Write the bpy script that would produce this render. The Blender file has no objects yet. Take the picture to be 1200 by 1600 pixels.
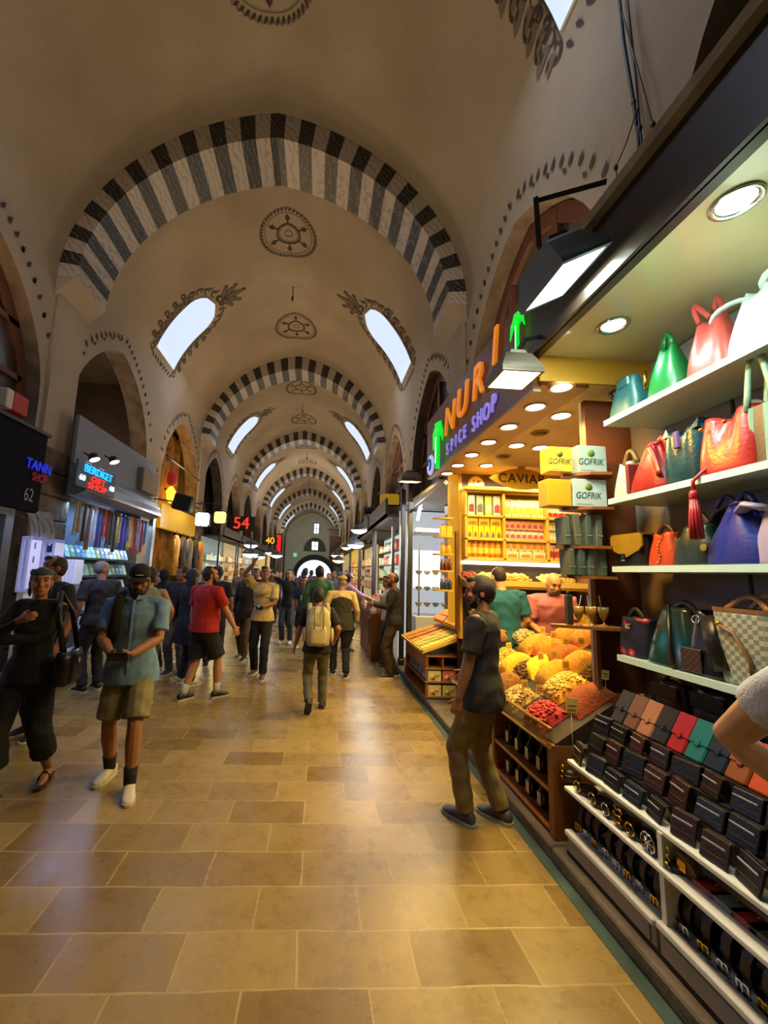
import bpy, math, random
from mathutils import Vector, Matrix
random.seed(7)
SC = bpy.context.scene
COL = SC.collection
R = math.radians
PI = math.pi
V = Vector
# ---------------------------------------------------------------- camera model
F_PX, PPX, PPY, ROLL, CAMZ = 620.0, 530.0, 810.0, R(2.0), 1.70
def unroll(x, y):
    x -= PPX; y -= PPY; c, s = math.cos(ROLL), math.sin(ROLL)
    return x*c + y*s, -x*s + y*c
_vx, _vy = unroll(495, 893)
TH = math.atan2(_vy, F_PX); PS = math.atan2(-_vx*math.cos(TH), F_PX)
st, ct, sp, cp = math.sin(TH), math.cos(TH), math.sin(PS), math.cos(PS)
FW, RT, UP = V((sp*ct, cp*ct, st)), V((cp, -sp, 0)), V((-sp*st, -cp*st, ct))
def ray(x, y):
    a, b = unroll(x, y)
    return FW*F_PX + RT*a - UP*b
def atX(x, y, X):
    d = ray(x, y); t = X/d[0]; return V((X, t*d[1], CAMZ+t*d[2]))
def atY(x, y, Y):
    d = ray(x, y); t = Y/d[1]; return V((t*d[0], Y, CAMZ+t*d[2]))
def atZ(x, y, Z):
    d = ray(x, y); t = (Z-CAMZ)/d[2]; return V((t*d[0], t*d[1], Z))
def atP(x, y, p0, n):
    d = ray(x, y); o = V((0, 0, CAMZ)); t = (V(p0)-o).dot(n)/d.dot(n); return o+d*t
cam = bpy.data.cameras.new('camera'); cam_o = bpy.data.objects.new('camera', cam); COL.objects.link(cam_o)
c_, s_ = math.cos(ROLL), math.sin(ROLL)
_r = RT*c_ + UP*s_; _u = RT*(-s_) + UP*c_
cam_o.matrix_world = Matrix(((_r[0], _u[0], -FW[0], 0), (_r[1], _u[1], -FW[1], 0), (_r[2], _u[2], -FW[2], CAMZ), (0, 0, 0, 1)))
cam.sensor_fit = 'AUTO'; cam.sensor_width = 36; cam.lens = F_PX/1600*36
cam.shift_x = (600-PPX)/1600; cam.shift_y = (PPY-800)/1600
cam.clip_start = 0.05; cam.clip_end = 200
SC.camera = cam_o
SC.view_settings.view_transform = 'Standard'
SC.cycles.use_denoising = True
SC.cycles.max_bounces = 6; SC.cycles.diffuse_bounces = 3; SC.cycles.glossy_bounces = 3
SC.cycles.transmission_bounces = 4; SC.cycles.transparent_max_bounces = 6
SC.cycles.sample_clamp_indirect = 4; SC.cycles.caustics_reflective = False; SC.cycles.caustics_refractive = False
# ---------------------------------------------------------------- colours, materials
def C(h):
    if not isinstance(h, str): return tuple(h)+(1,) if len(h) == 3 else tuple(h)
    h = h.lstrip('#'); o = []
    for i in (0, 2, 4):
        v = int(h[i:i+2], 16)/255
        o.append(v/12.92 if v <= .04045 else ((v+.055)/1.055)**2.4)
    return tuple(o)+(1,)
MATS = {}
def M(name, col='#888888', rough=.6, metal=0, noise=0, ns=6, bump=0, bs=None, em=None, es=0, trans=0, alpha=1, spec=.5, coat=0, col2=None):
    if name in MATS: return MATS[name]
    m = bpy.data.materials.new(name); m.use_nodes = True; MATS[name] = m
    nt = m.node_tree; N = nt.nodes; L = nt.links; b = N['Principled BSDF']
    b.inputs['Base Color'].default_value = C(col); b.inputs['Roughness'].default_value = rough
    b.inputs['Metallic'].default_value = metal; b.inputs['Specular IOR Level'].default_value = spec
    b.inputs['Transmission Weight'].default_value = trans; b.inputs['Alpha'].default_value = alpha
    b.inputs['Coat Weight'].default_value = coat
    if em is not None:
        b.inputs['Emission Color'].default_value = C(em); b.inputs['Emission Strength'].default_value = es
    if noise or bump:
        tc = N.new('ShaderNodeTexCoord'); nz = N.new('ShaderNodeTexNoise'); nz.inputs['Scale'].default_value = ns
        nz.inputs['Detail'].default_value = 5; L.new(tc.outputs['Object'], nz.inputs['Vector'])
        if noise:
            mx = N.new('ShaderNodeMix'); mx.data_type = 'RGBA'
            c1 = C(col); c2 = C(col2) if col2 else tuple(v*(1-noise) for v in c1[:3])+(1,)
            cr = N.new('ShaderNodeValToRGB'); cr.color_ramp.elements[0].position = .35; cr.color_ramp.elements[1].position = .68
            L.new(nz.outputs['Fac'], cr.inputs['Fac']); L.new(cr.outputs['Color'], mx.inputs['Factor'])
            mx.inputs['A'].default_value = c1; mx.inputs['B'].default_value = c2
            L.new(mx.outputs['Result'], b.inputs['Base Color'])
        if bump:
            n2 = nz
            if bs:
                n2 = N.new('ShaderNodeTexNoise'); n2.inputs['Scale'].default_value = bs; n2.inputs['Detail'].default_value = 4; L.new(tc.outputs['Object'], n2.inputs['Vector'])
            bp = N.new('ShaderNodeBump'); bp.inputs['Strength'].default_value = bump; bp.inputs['Distance'].default_value = .02
            L.new(n2.outputs['Fac'], bp.inputs['Height']); L.new(bp.outputs['Normal'], b.inputs['Normal'])
    return m
def E(name, col, s): return M(name, '#000000', em=col, es=s)
TMP = bpy.data.scenes.new('bench')
def evaluated_mesh(o):
    """Mesh of a temporary object with its modifiers applied, worked out in an empty side scene."""
    TMP.collection.objects.link(o); vl = TMP.view_layers[0]; vl.update(); dg = vl.depsgraph
    me = bpy.data.meshes.new_from_object(o.evaluated_get(dg)); TMP.collection.objects.unlink(o); bpy.data.objects.remove(o); return me
# ---------------------------------------------------------------- mesh building
WM = {}
class MB:
    def __init__(s): s.v = []; s.f = []; s.m = []; s.s = []
    def add(s, vs, fs, mi=0, sm=False):
        b = len(s.v); s.v.extend(V(p) for p in vs)
        for f in fs: s.f.append([b+i for i in f]); s.m.append(mi); s.s.append(sm)
        return s
    def box(s, x0, x1, y0, y1, z0, z1, mi=0, rot=None, piv=None):
        vs = [V((x, y, z)) for z in (z0, z1) for y in (y0, y1) for x in (x0, x1)]
        if rot is not None:
            c = V(piv) if piv is not None else V(((x0+x1)/2, (y0+y1)/2, (z0+z1)/2)); vs = [c+rot@(p-c) for p in vs]
        return s.add(vs, [(0, 2, 3, 1), (4, 5, 7, 6), (0, 1, 5, 4), (2, 6, 7, 3), (0, 4, 6, 2), (1, 3, 7, 5)], mi)
    def bbox(s, x0, x1, y0, y1, z0, z1, b=.01, mi=0, rot=None):
        # box with chamfered edges: three stacked rings top and bottom
        c = V(((x0+x1)/2, (y0+y1)/2, (z0+z1)/2)); hx, hy, hz = (x1-x0)/2, (y1-y0)/2, (z1-z0)/2; b = min(b, hx*.9, hy*.9, hz*.9)
        def rg(i, z): return [V((x, y, z)) for x, y in ((-hx+i+b, -hy+i), (hx-i-b, -hy+i), (hx-i, -hy+i+b), (hx-i, hy-i-b), (hx-i-b, hy-i), (-hx+i+b, hy-i), (-hx+i, hy-i-b), (-hx+i, -hy+i+b))]
        rs = [rg(b*.7, -hz), rg(0, -hz+b), rg(0, hz-b), rg(b*.7, hz)]
        if rot is not None: rs = [[rot@p for p in r] for r in rs]
        return s.loft([[c+p for p in r] for r in rs], mi, False)
    def loft(s, rings, mi=0, sm=True, cap=True, closed=True):
        n = len(rings[0]); b = len(s.v)
        for r in rings: s.v.extend(V(p) for p in r)
        for i in range(len(rings)-1):
            for j in range(n if closed else n-1):
                k = (j+1) % n
                s.f.append([b+i*n+j, b+i*n+k, b+(i+1)*n+k, b+(i+1)*n+j]); s.m.append(mi); s.s.append(sm)
        if cap and closed:
            s.f.append([b+j for j in reversed(range(n))]); s.m.append(mi); s.s.append(False)
            s.f.append([b+(len(rings)-1)*n+j for j in range(n)]); s.m.append(mi); s.s.append(False)
        return s
    def tube(s, pts, r, n=8, mi=0, cap=True, sx=1, round_=False):
        pts = [V(p) for p in pts]; rs = r if isinstance(r, (list, tuple)) else [r]*len(pts)
        if round_:
            d0 = (pts[0]-pts[1]).normalized(); d1 = (pts[-1]-pts[-2]).normalized()
            pts = [pts[0]+d0*rs[0]*.9, pts[0]+d0*rs[0]*.5]+pts+[pts[-1]+d1*rs[-1]*.5, pts[-1]+d1*rs[-1]*.9]
            rs = [rs[0]*.35, rs[0]*.85]+list(rs)+[rs[-1]*.85, rs[-1]*.35]
        rings = []; u = None
        for i, p in enumerate(pts):
            d = (pts[min(i+1, len(pts)-1)]-pts[max(i-1, 0)])
            if d.length < 1e-9: d = V((0, 0, 1))
            d.normalize()
            if u is None:
                a = V((1, 0, 0)) if abs(d.x) < .8 else V((0, 1, 0)); u = (a-d*a.dot(d)).normalized()
            else:
                u = u-d*u.dot(d); u = u.normalized() if u.length > 1e-6 else d.orthogonal().normalized()
            w = d.cross(u)
            rings.append([p+(u*math.cos(t)*sx+w*math.sin(t))*rs[i] for t in (2*PI*k/n for k in range(n))])
        return s.loft(rings, mi, n > 4, cap)
    def lathe(s, prof, c=(0, 0, 0), n=20, mi=0, mat=None, sm=True, cap=True):
        mat = mat or Matrix.Identity(3); c = V(c)
        return s.loft([[c+mat@V((r*math.cos(t), r*math.sin(t), z)) for t in (2*PI*k/n for k in range(n))] for r, z in prof], mi, sm, cap)
    def ell(s, c, rx, ry=None, rz=None, nu=12, nv=8, mi=0, mat=None, sm=True):
        ry = rx if ry is None else ry; rz = rx if rz is None else rz; c = V(c); rs = []
        for i in range(nv+1):
            a = -PI/2+PI*i/nv; a = max(-PI/2+.05, min(PI/2-.05, a))
            r = [V((rx*math.cos(a)*math.cos(t), ry*math.cos(a)*math.sin(t), rz*math.sin(a))) for t in (2*PI*k/nu for k in range(nu))]
            rs.append([c+(mat@p if mat is not None else p) for p in r])
        return s.loft(rs, mi, sm)
    def prism(s, poly, o, u, v, th, mi=0):
        # polygon (2-D points) in the plane o + a*u + b*v, thickened along u x v by th (centred on nothing: from 0 to th)
        o, u, v = V(o), V(u), V(v); w = u.cross(v).normalized()*th
        a = [o+u*x+v*y for x, y in poly]; n = len(a)
        s.add(a+[p+w for p in a], [list(reversed(range(n))), list(range(n, 2*n))]+[(i, (i+1) % n, n+(i+1) % n, n+i) for i in range(n)], mi)
        return s
    def quad(s, a, b, c, d, mi=0): return s.add([a, b, c, d], [(0, 1, 2, 3)], mi)
    def grid(s, fn, us, vs, mi=0, sm=True):
        b = len(s.v); nv = len(vs)
        for u in us:
            for v in vs: s.v.append(V(fn(u, v)))
        for i in range(len(us)-1):
            for j in range(nv-1):
                s.f.append([b+i*nv+j, b+(i+1)*nv+j, b+(i+1)*nv+j+1, b+i*nv+j+1]); s.m.append(mi); s.s.append(sm)
        return s
    def mesh(s, name, mats, inv=None):
        me = bpy.data.meshes.new(name)
        vs = [tuple(inv@p) for p in s.v] if inv is not None else [tuple(p) for p in s.v]
        me.from_pydata(vs, [], s.f)
        for m in (mats if isinstance(mats, (list, tuple)) else [mats]): me.materials.append(m)
        me.polygons.foreach_set('material_index', s.m); me.polygons.foreach_set('use_smooth', s.s); me.update()
        return me
    def build(s, name, mats, parent=None, at=None, local=False):
        """World-space vertices (or, with local, the parent's space) become one linked object."""
        pw = WM.get(parent.name, Matrix.Identity(4)) if parent is not None else Matrix.Identity(4)
        w = pw if at is None else Matrix.Translation(V(at))
        o = bpy.data.objects.new(name, s.mesh(name, mats, None if local else w.inverted()))
        COL.objects.link(o)
        if parent is not None: o.parent = parent
        elif at is not None: o.location = at
        WM[o.name] = w
        return o
def tag(o, label=None, cat=None, group=None, kind=None):
    if label: o['label'] = label
    if cat: o['category'] = cat
    if group: o['group'] = group
    if kind: o['kind'] = kind
    return o
def thing(name, label, cat, loc=(0, 0, 0), rz=0, group=None):
    o = bpy.data.objects.new(name, None); COL.objects.link(o); o.empty_display_size = .1
    o.location = loc; o.rotation_euler = (0, 0, rz); WM[o.name] = Matrix.Translation(V(loc)) @ Matrix.Rotation(rz, 4, 'Z')
    return tag(o, label, cat, group)
def copy_tree(o, parent=None):
    c = o.copy(); COL.objects.link(c)
    if parent is not None: c.parent = parent
    for ch in list(o.children): copy_tree(ch, c)
    return c
def dup(o, loc, rz=None, label=None, group=None, scale=None):
    c = copy_tree(o); c.location = loc
    if rz is not None: c.rotation_euler = (0, 0, rz)
    if scale: c.scale = scale
    if label: c['label'] = label
    if group: c['group'] = group
    return c
def text(name, body, size, m, o, u, v, parent=None, ext=.004, align='CENTER', bevel=0, shear=0, spacing=1, sx=1):
    """Lettering whose baseline runs along u and whose height runs along v, starting/centred at the world point o."""
    cu = bpy.data.curves.new(name, 'FONT'); cu.body = body; cu.size = size; cu.extrude = ext; cu.align_x = align; cu.align_y = 'CENTER'
    cu.bevel_depth = bevel; cu.shear = shear; cu.space_character = spacing; cu.materials.append(m)
    f = bpy.data.objects.new(name, cu); me = evaluated_mesh(f); bpy.data.curves.remove(cu)
    me.name = name; t = bpy.data.objects.new(name, me); COL.objects.link(t)
    u, v = V(u).normalized(), V(v).normalized(); w = u.cross(v); o = V(o)
    mw = Matrix(((u.x, v.x, w.x, o.x), (u.y, v.y, w.y, o.y), (u.z, v.z, w.z, o.z), (0, 0, 0, 1)))
    if parent is not None:
        t.parent = parent; mw = WM[parent.name].inverted() @ mw
    t.matrix_local = mw @ Matrix.Diagonal((sx, 1, 1, 1))
    return t
def light(kind, loc, power, col, size=.2, to=None, spot=None, sizey=None, name=None, blend=.5):
    l = bpy.data.lights.new(name or kind.lower()+'_lamp', kind); l.energy = power; l.color = C(col)[:3]
    if kind == 'AREA':
        l.size = size
        if sizey: l.shape = 'RECTANGLE'; l.size_y = sizey
    else: l.shadow_soft_size = size
    if kind == 'SPOT': l.spot_size = R(spot or 90); l.spot_blend = blend
    o = bpy.data.objects.new(l.name, l); COL.objects.link(o); o.location = loc
    if to is not None:
        o.rotation_euler = (V(to)-V(loc)).to_track_quat('-Z', 'Y').to_euler()
    return o
# ================================================================ the hall
XC, HA, ZS, RISE = -1.06, 3.53, 6.5, 3.6
XL, XR = XC-HA, XC+HA
PITCH, RIB0, RIBD = 8.4, 6.35, .92
YB, YE = -4.5, 57.0
def shp(t): t = min(1, abs(t)); return .85*math.sqrt(max(0, 1-t*t))+.15*(1-t)
def vault(u): return ZS+RISE*shp(u/HA)
# arc-length table of the half profile, from the apex down to the springing
_tab = [(0, 0, ZS+RISE)]
for i in range(1, 401):
    ph = PI/2*i/400; u = HA*math.sin(ph); z = vault(u); p = _tab[-1]; _tab.append((p[0]+math.hypot(u-p[1], z-p[2]), u, z))
SMAX = _tab[-1][0]
def vpt(s, y, off=.012):
    """Point on the vault: s = signed arc length from the ridge, y along the hall; off = inwards."""
    a = min(abs(s), SMAX-1e-6); lo, hi = 0, 400
    while hi-lo > 1:
        mid = (lo+hi)//2
        if _tab[mid][0] <= a: lo = mid
        else: hi = mid
    A, B = _tab[lo], _tab[hi]; k = (a-A[0])/(B[0]-A[0]); u = A[1]+(B[1]-A[1])*k; z = A[2]+(B[2]-A[2])*k
    du, dz = B[1]-A[1], B[2]-A[2]; l = math.hypot(du, dz); nu, nz = dz/l, -du/l
    sg = 1 if s >= 0 else -1
    if abs(s) > SMAX: return V((XC+sg*(HA-off), y, ZS-(abs(s)-SMAX)))
    return V((XC+sg*(u+nu*off), y, z+nz*off))
def plaster():
    m = M('old cream plaster', '#a5947a', rough=.9); nt = m.node_tree; N, L = nt.nodes, nt.links; b = N['Principled BSDF']
    tc = N.new('ShaderNodeTexCoord'); n1 = N.new('ShaderNodeTexNoise'); n1.inputs['Scale'].default_value = .55; n1.inputs['Detail'].default_value = 6
    n2 = N.new('ShaderNodeTexNoise'); n2.inputs['Scale'].default_value = 14; n2.inputs['Detail'].default_value = 4
    L.new(tc.outputs['Object'], n1.inputs['Vector']); L.new(tc.outputs['Object'], n2.inputs['Vector'])
    cr = N.new('ShaderNodeValToRGB'); e = cr.color_ramp.elements; e[0].position = .3; e[0].color = C('#8f7f68'); e[1].position = .7; e[1].color = C('#a6977f')
    L.new(n1.outputs['Fac'], cr.inputs['Fac']); mx = N.new('ShaderNodeMix'); mx.data_type = 'RGBA'; mx.blend_type = 'MULTIPLY'; mx.inputs['Factor'].default_value = .25
    L.new(cr.outputs['Color'], mx.inputs['A']); L.new(n2.outputs['Color'], mx.inputs['B']); L.new(mx.outputs['Result'], b.inputs['Base Color'])
    bp = N.new('ShaderNodeBump'); bp.inputs['Strength'].default_value = .15; bp.inputs['Distance'].default_value = .02; L.new(n2.outputs['Fac'], bp.inputs['Height']); L.new(bp.outputs['Normal'], b.inputs['Normal'])
    return m
PLAS = plaster()
def marble(name, base, vein, sc=5):
    m = M(name, base, rough=.45); nt = m.node_tree; N, L = nt.nodes, nt.links; b = N['Principled BSDF']
    tc = N.new('ShaderNodeTexCoord'); mp = N.new('ShaderNodeMapping'); mp.inputs['Rotation'].default_value = (.5, .6, .4); L.new(tc.outputs['Object'], mp.inputs['Vector'])
    w = N.new('ShaderNodeTexWave'); w.inputs['Scale'].default_value = sc; w.inputs['Distortion'].default_value = 9; w.inputs['Detail'].default_value = 4; w.inputs['Detail Scale'].default_value = 1.6
    L.new(mp.outputs['Vector'], w.inputs['Vector']); cr = N.new('ShaderNodeValToRGB'); e = cr.color_ramp.elements
    e[0].position = .72; e[0].color = C(base); e[1].position = 1; e[1].color = C(vein); L.new(w.outputs['Fac'], cr.inputs['Fac']); L.new(cr.outputs['Color'], b.inputs['Base Color'])
    return m
MB_D = marble('dark veined marble', '#1a1b19', '#4e4b42', 4); MB_L = marble('pale veined marble', '#a09689', '#857a6f', 3)
STONE = M('weathered brown stone', '#6d5b47', rough=.95, noise=.55, ns=3.5, bump=.9, bs=9)
PAINT = M('painted brown-black ornament', '#3a3026', rough=.9, noise=.25, ns=9)
PAINT2 = M('painted grey-brown shading', '#665848', rough=.9)
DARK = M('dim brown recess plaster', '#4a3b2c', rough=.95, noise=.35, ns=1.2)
# ceiling vault
mb = MB(); us = [-HA+2*HA*(.5-.5*math.cos(PI*i/56)) for i in range(57)]
mb.grid(lambda y, u: V((XC+u, y, vault(u))), [YB+(YE-YB)*i/40 for i in range(41)], us)
ceil = tag(mb.build('ceiling', PLAS), kind='structure')
# side walls with a row of pointed arches
AHW, ASP, AAP = 1.67, 4.3, 6.46
ARCH = [RIB0+4.55+PITCH*k+d for k in range(-1, 6) for d in (-2.18, 2.18)]
ARCH[0] = .75
def arch_z(dy): t = abs(dy)/AHW; return ASP+(AAP-ASP)*(.8*math.sqrt(max(0, 1-t*t))+.2*(1-t))
def side_wall(name, X, sg):
    mb = MB(); y = YB
    for a in ARCH:
        y0, y1 = a-AHW, a+AHW
        mb.quad((X, y, 0), (X, y0, 0), (X, y0, ZS), (X, y, ZS))
        n = 20; ys = [a-AHW*math.cos(PI*i/n) for i in range(n+1)]
        for i in range(n):
            za, zb = arch_z(ys[i]-a), arch_z(ys[i+1]-a)
            mb.quad((X, ys[i], za), (X, ys[i+1], zb), (X, ys[i+1], ZS), (X, ys[i], ZS))
        d = sg*.42; prof = [(y0, 0)]+[(q, arch_z(q-a)) for q in ys]+[(y1, 0)]
        for (ya, za), (yb, zb) in zip(prof, prof[1:]): mb.quad((X, ya, za), (X+d, ya, za), (X+d, yb, zb), (X, yb, zb), 1)
        y = y1
    mb.quad((X, y, 0), (X, YE, 0), (X, YE, ZS), (X, y, ZS))
    return tag(mb.build(name, [PLAS, STONE]), kind='structure')
wl = side_wall('wall_left', XL, -1); wr = side_wall('wall_right', XR, 1)
# the dim rooms behind the arches: one back wall each side, floors and lids
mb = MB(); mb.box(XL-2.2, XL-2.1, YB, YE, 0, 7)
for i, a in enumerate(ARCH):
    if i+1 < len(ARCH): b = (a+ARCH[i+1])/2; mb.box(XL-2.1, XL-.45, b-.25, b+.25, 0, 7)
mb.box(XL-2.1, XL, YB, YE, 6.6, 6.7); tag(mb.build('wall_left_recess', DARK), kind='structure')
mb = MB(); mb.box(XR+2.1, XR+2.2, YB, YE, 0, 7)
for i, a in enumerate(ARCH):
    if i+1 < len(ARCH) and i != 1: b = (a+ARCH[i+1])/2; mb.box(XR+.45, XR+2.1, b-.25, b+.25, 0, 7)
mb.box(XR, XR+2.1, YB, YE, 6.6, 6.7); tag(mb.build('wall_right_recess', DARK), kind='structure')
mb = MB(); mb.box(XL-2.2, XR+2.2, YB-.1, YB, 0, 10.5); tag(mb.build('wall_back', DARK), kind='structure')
# striped ribs
HI, RI = 3.2, 3.07
def rib(k):
    y0 = RIB0+PITCH*k; y1 = y0+RIBD; mb = MB(); n = 39
    def at(i):
        ph = PI*i/n; c = -math.cos(ph); return (XC+HI*c, ZS+RI*shp(c)), (XC+(HA-.005)*c, ZS+(RISE-.005)*shp(c))
    for i in range(n):
        (xa, za), (xA, zA) = at(i); (xb, zb), (xB, zB) = at(i+1); (xm, zm), (xM, zM) = at(i+.5); mi = 1 if i % 2 == 1 else 0
        for p, q, P, Q in (((xa, za), (xm, zm), (xA, zA), (xM, zM)), ((xm, zm), (xb, zb), (xM, zM), (xB, zB))):
            for yy in (y0, y1): mb.quad((p[0], yy, p[1]), (q[0], yy, q[1]), (Q[0], yy, Q[1]), (P[0], yy, P[1]), mi)
            mb.quad((p[0], y0, p[1]), (q[0], y0, q[1]), (q[0], y1, q[1]), (p[0], y1, p[1]), mi)
    for sg in (-1, 1):
        a, b = XC+sg*HI, XC+sg*(HA-.005); tri = lambda y: [(a, y, ZS), (b, y, ZS), (b, y, ZS-.32)]
        mb.add(tri(y0)+tri(y1), [(0, 1, 2), (3, 5, 4), (0, 2, 5, 3), (0, 3, 4, 1)], 2)
    tag(mb.build('ceiling_rib', [MB_L, MB_D, PLAS]), kind='structure')
for k in range(-1, 6): rib(k)
# flat plaster piers under the ribs, stone below
for sg in (-1, 1):
    for k in range(-1, 6):
        y0 = RIB0+PITCH*k+.1; X = XC+sg*HA; mb = MB()
        xa, xb = sorted((X, X-sg*.06)); mb.box(xa, xb, y0, y0+RIBD-.2, 3.6, ZS+.05, 0)
        xa, xb = sorted((X, X-sg*.12))
        for j in range(9): e = .03*random.random(); mb.bbox(xa, xb, y0-.1-e, y0+RIBD-.1+e, .4*j, .4*j+.385, .02, 1)
        tag(mb.build('wall_'+('left' if sg < 0 else 'right')+'_pier', [PLAS, STONE]), kind='structure')
# end wall
EW = M('pale grey-green plaster', '#b0ac98', rough=.9, noise=.18, ns=.8)
mb = MB(); n = 40; mb.add([(XC-HA, YE, 0)]+[(XC-HA*math.cos(PI*i/n), YE, vault(HA*math.cos(PI*i/n))) for i in range(n+1)]+[(XC+HA, YE, 0)], [list(range(n+3))])
tag(mb.build('wall_end', EW), kind='structure')
# floor
def floor_mat():
    m = M('worn limestone slabs', '#a8864c', rough=.3); nt = m.node_tree; N, L = nt.nodes, nt.links; b = N['Principled BSDF']
    tc = N.new('ShaderNodeTexCoord'); nz0 = N.new('ShaderNodeTexNoise'); nz0.inputs['Scale'].default_value = 2.2; L.new(tc.outputs['Object'], nz0.inputs['Vector'])
    vm = N.new('ShaderNodeVectorMath'); vm.operation = 'MULTIPLY_ADD'; vm.inputs[1].default_value = (.03, .03, 0); L.new(nz0.outputs['Color'], vm.inputs[0]); L.new(tc.outputs['Object'], vm.inputs[2])
    br = N.new('ShaderNodeTexBrick'); br.offset = .42; br.inputs['Scale'].default_value = 1; br.inputs['Brick Width'].default_value = .52; br.inputs['Row Height'].default_value = .27
    br.inputs['Mortar Size'].default_value = .006; br.inputs['Mortar Smooth'].default_value = .3; br.inputs['Bias'].default_value = 0
    br.inputs['Color1'].default_value = C('#9f8650'); br.inputs['Color2'].default_value = C('#7a6132'); br.inputs['Mortar'].default_value = C('#a8925e')
    L.new(vm.outputs['Vector'], br.inputs['Vector'])
    n1 = N.new('ShaderNodeTexNoise'); n1.inputs['Scale'].default_value = 6.5; n1.inputs['Detail'].default_value = 8; n1.inputs['Roughness'].default_value = .72; L.new(tc.outputs['Object'], n1.inputs['Vector'])
    cr = N.new('ShaderNodeValToRGB'); e = cr.color_ramp.elements; e[0].position = .25; e[0].color = (.66, .62, .56, 1); e[1].position = .72; e[1].color = (1, 1, 1, 1); L.new(n1.outputs['Fac'], cr.inputs['Fac'])
    mx = N.new('ShaderNodeMix'); mx.data_type = 'RGBA'; mx.blend_type = 'MULTIPLY'; mx.inputs['Factor'].default_value = .8
    L.new(br.outputs['Color'], mx.inputs['A']); L.new(cr.outputs['Color'], mx.inputs['B']); L.new(mx.outputs['Result'], b.inputs['Base Color'])
    mr = N.new('ShaderNodeMapRange'); mr.inputs['From Min'].default_value = .3; mr.inputs['From Max'].default_value = .7; mr.inputs['To Min'].default_value = .22; mr.inputs['To Max'].default_value = .36
    L.new(n1.outputs['Fac'], mr.inputs['Value']); L.new(mr.outputs['Result'], b.inputs['Roughness'])
    ad = N.new('ShaderNodeMath'); ad.operation = 'MULTIPLY_ADD'; ad.inputs[1].default_value = -.6; L.new(br.outputs['Fac'], ad.inputs[0]); L.new(n1.outputs['Fac'], ad.inputs[2])
    bp = N.new('ShaderNodeBump'); bp.inputs['Strength'].default_value = .22; bp.inputs['Distance'].default_value = .01; L.new(ad.outputs['Value'], bp.inputs['Height']); L.new(bp.outputs['Normal'], b.inputs['Normal'])
    return m
mb = MB(); mb.quad((XL-2.2, YB, 0), (XR+2.2, YB, 0), (XR+2.2, YE+6, 0), (XL-2.2, YE+6, 0)); tag(mb.build('floor', floor_mat()), kind='structure')
GUT = M('gutter strip with painted shade', '#3d5450', rough=.45, noise=.4, ns=5, bump=.3)  # gutter strip: shadow and teal reflection put into its colour
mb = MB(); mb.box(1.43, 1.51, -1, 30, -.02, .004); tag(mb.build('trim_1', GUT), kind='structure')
CONC = M('grey worn concrete', '#6e6254', rough=.8, noise=.45, ns=5, bump=.5, bs=20)
mb = MB(); y = -1.0
while y < 30: mb.bbox(1.50, XR+2.0, y+.003, y+1.197, 0, .085, .012); y += 1.2
tag(mb.build('floor_plinth_right', CONC), kind='structure')
mb = MB(); y = .5
while y < 50: mb.bbox(XL-2.0, -4.2, y+.003, y+1.197, 0, .085, .012); y += 1.2
tag(mb.build('floor_plinth_left', CONC), kind='structure')
# ---------------------------------------------------------------- skylights and painted ornament
SKY = E('bright skylight glass', '#dcebff', 1.0); SKYD = M('skylight reveal', '#c8ccd0', rough=.7)
S0, S1 = 3.02, 4.55        # arc length of the arched top's centre and of the sill
def opoly(side, w, s_top, s_bot, yc, n=12):
    """Outline of an arched window laid on the vault: list of (s, y)."""
    pts = [(s_bot, yc-w), (s_bot, yc+w), (s_top, yc+w)]
    pts += [(s_top-w*1.1*math.sin(PI*i/n), yc+w*math.cos(PI*i/n)) for i in range(1, n)]+[(s_top, yc-w)]
    return [(side*s, y) for s, y in pts]
def ribbon(mb, pts, w, mi=0, off=.014, taper=True):
    """A flat painted stroke along the (s, y) points."""
    n = len(pts)
    if n < 2: return
    L_, R_ = [], []
    for i, (s, y) in enumerate(pts):
        a, b = pts[max(0, i-1)], pts[min(n-1, i+1)]; ds, dy = b[0]-a[0], b[1]-a[1]; l = math.hypot(ds, dy) or 1
        k = w*(math.sin(PI*(.12+.82*i/(n-1))) if taper else 1)/2
        L_.append(vpt(s-dy/l*k, y+ds/l*k, off)); R_.append(vpt(s+dy/l*k, y-ds/l*k, off))
    for i in range(n-1): mb.quad(L_[i], L_[i+1], R_[i+1], R_[i], mi)
def leaf(mb, s, y, ang, ln, w, mi=0, off=.014):
    ca, sa = math.cos(ang), math.sin(ang)
    q = [(0, 0), (.3, .5), (.6, .42), (1, 0), (.6, -.42), (.3, -.5)]
    mb.add([vpt(s+ln*a*ca-w*b*sa, y+ln*a*sa+w*b*ca, off) for a, b in q], [(0, 1, 2, 3, 4, 5)], mi)
def spiral(s, y, a0, r0, turns, sg, n=18):
    out = []
    for i in range(n):
        t = i/(n-1); r = r0*(1-.82*t); a = a0+sg*turns*2*PI*t; out.append((s+r*math.cos(a), y+r*math.sin(a)))
    return out
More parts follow.
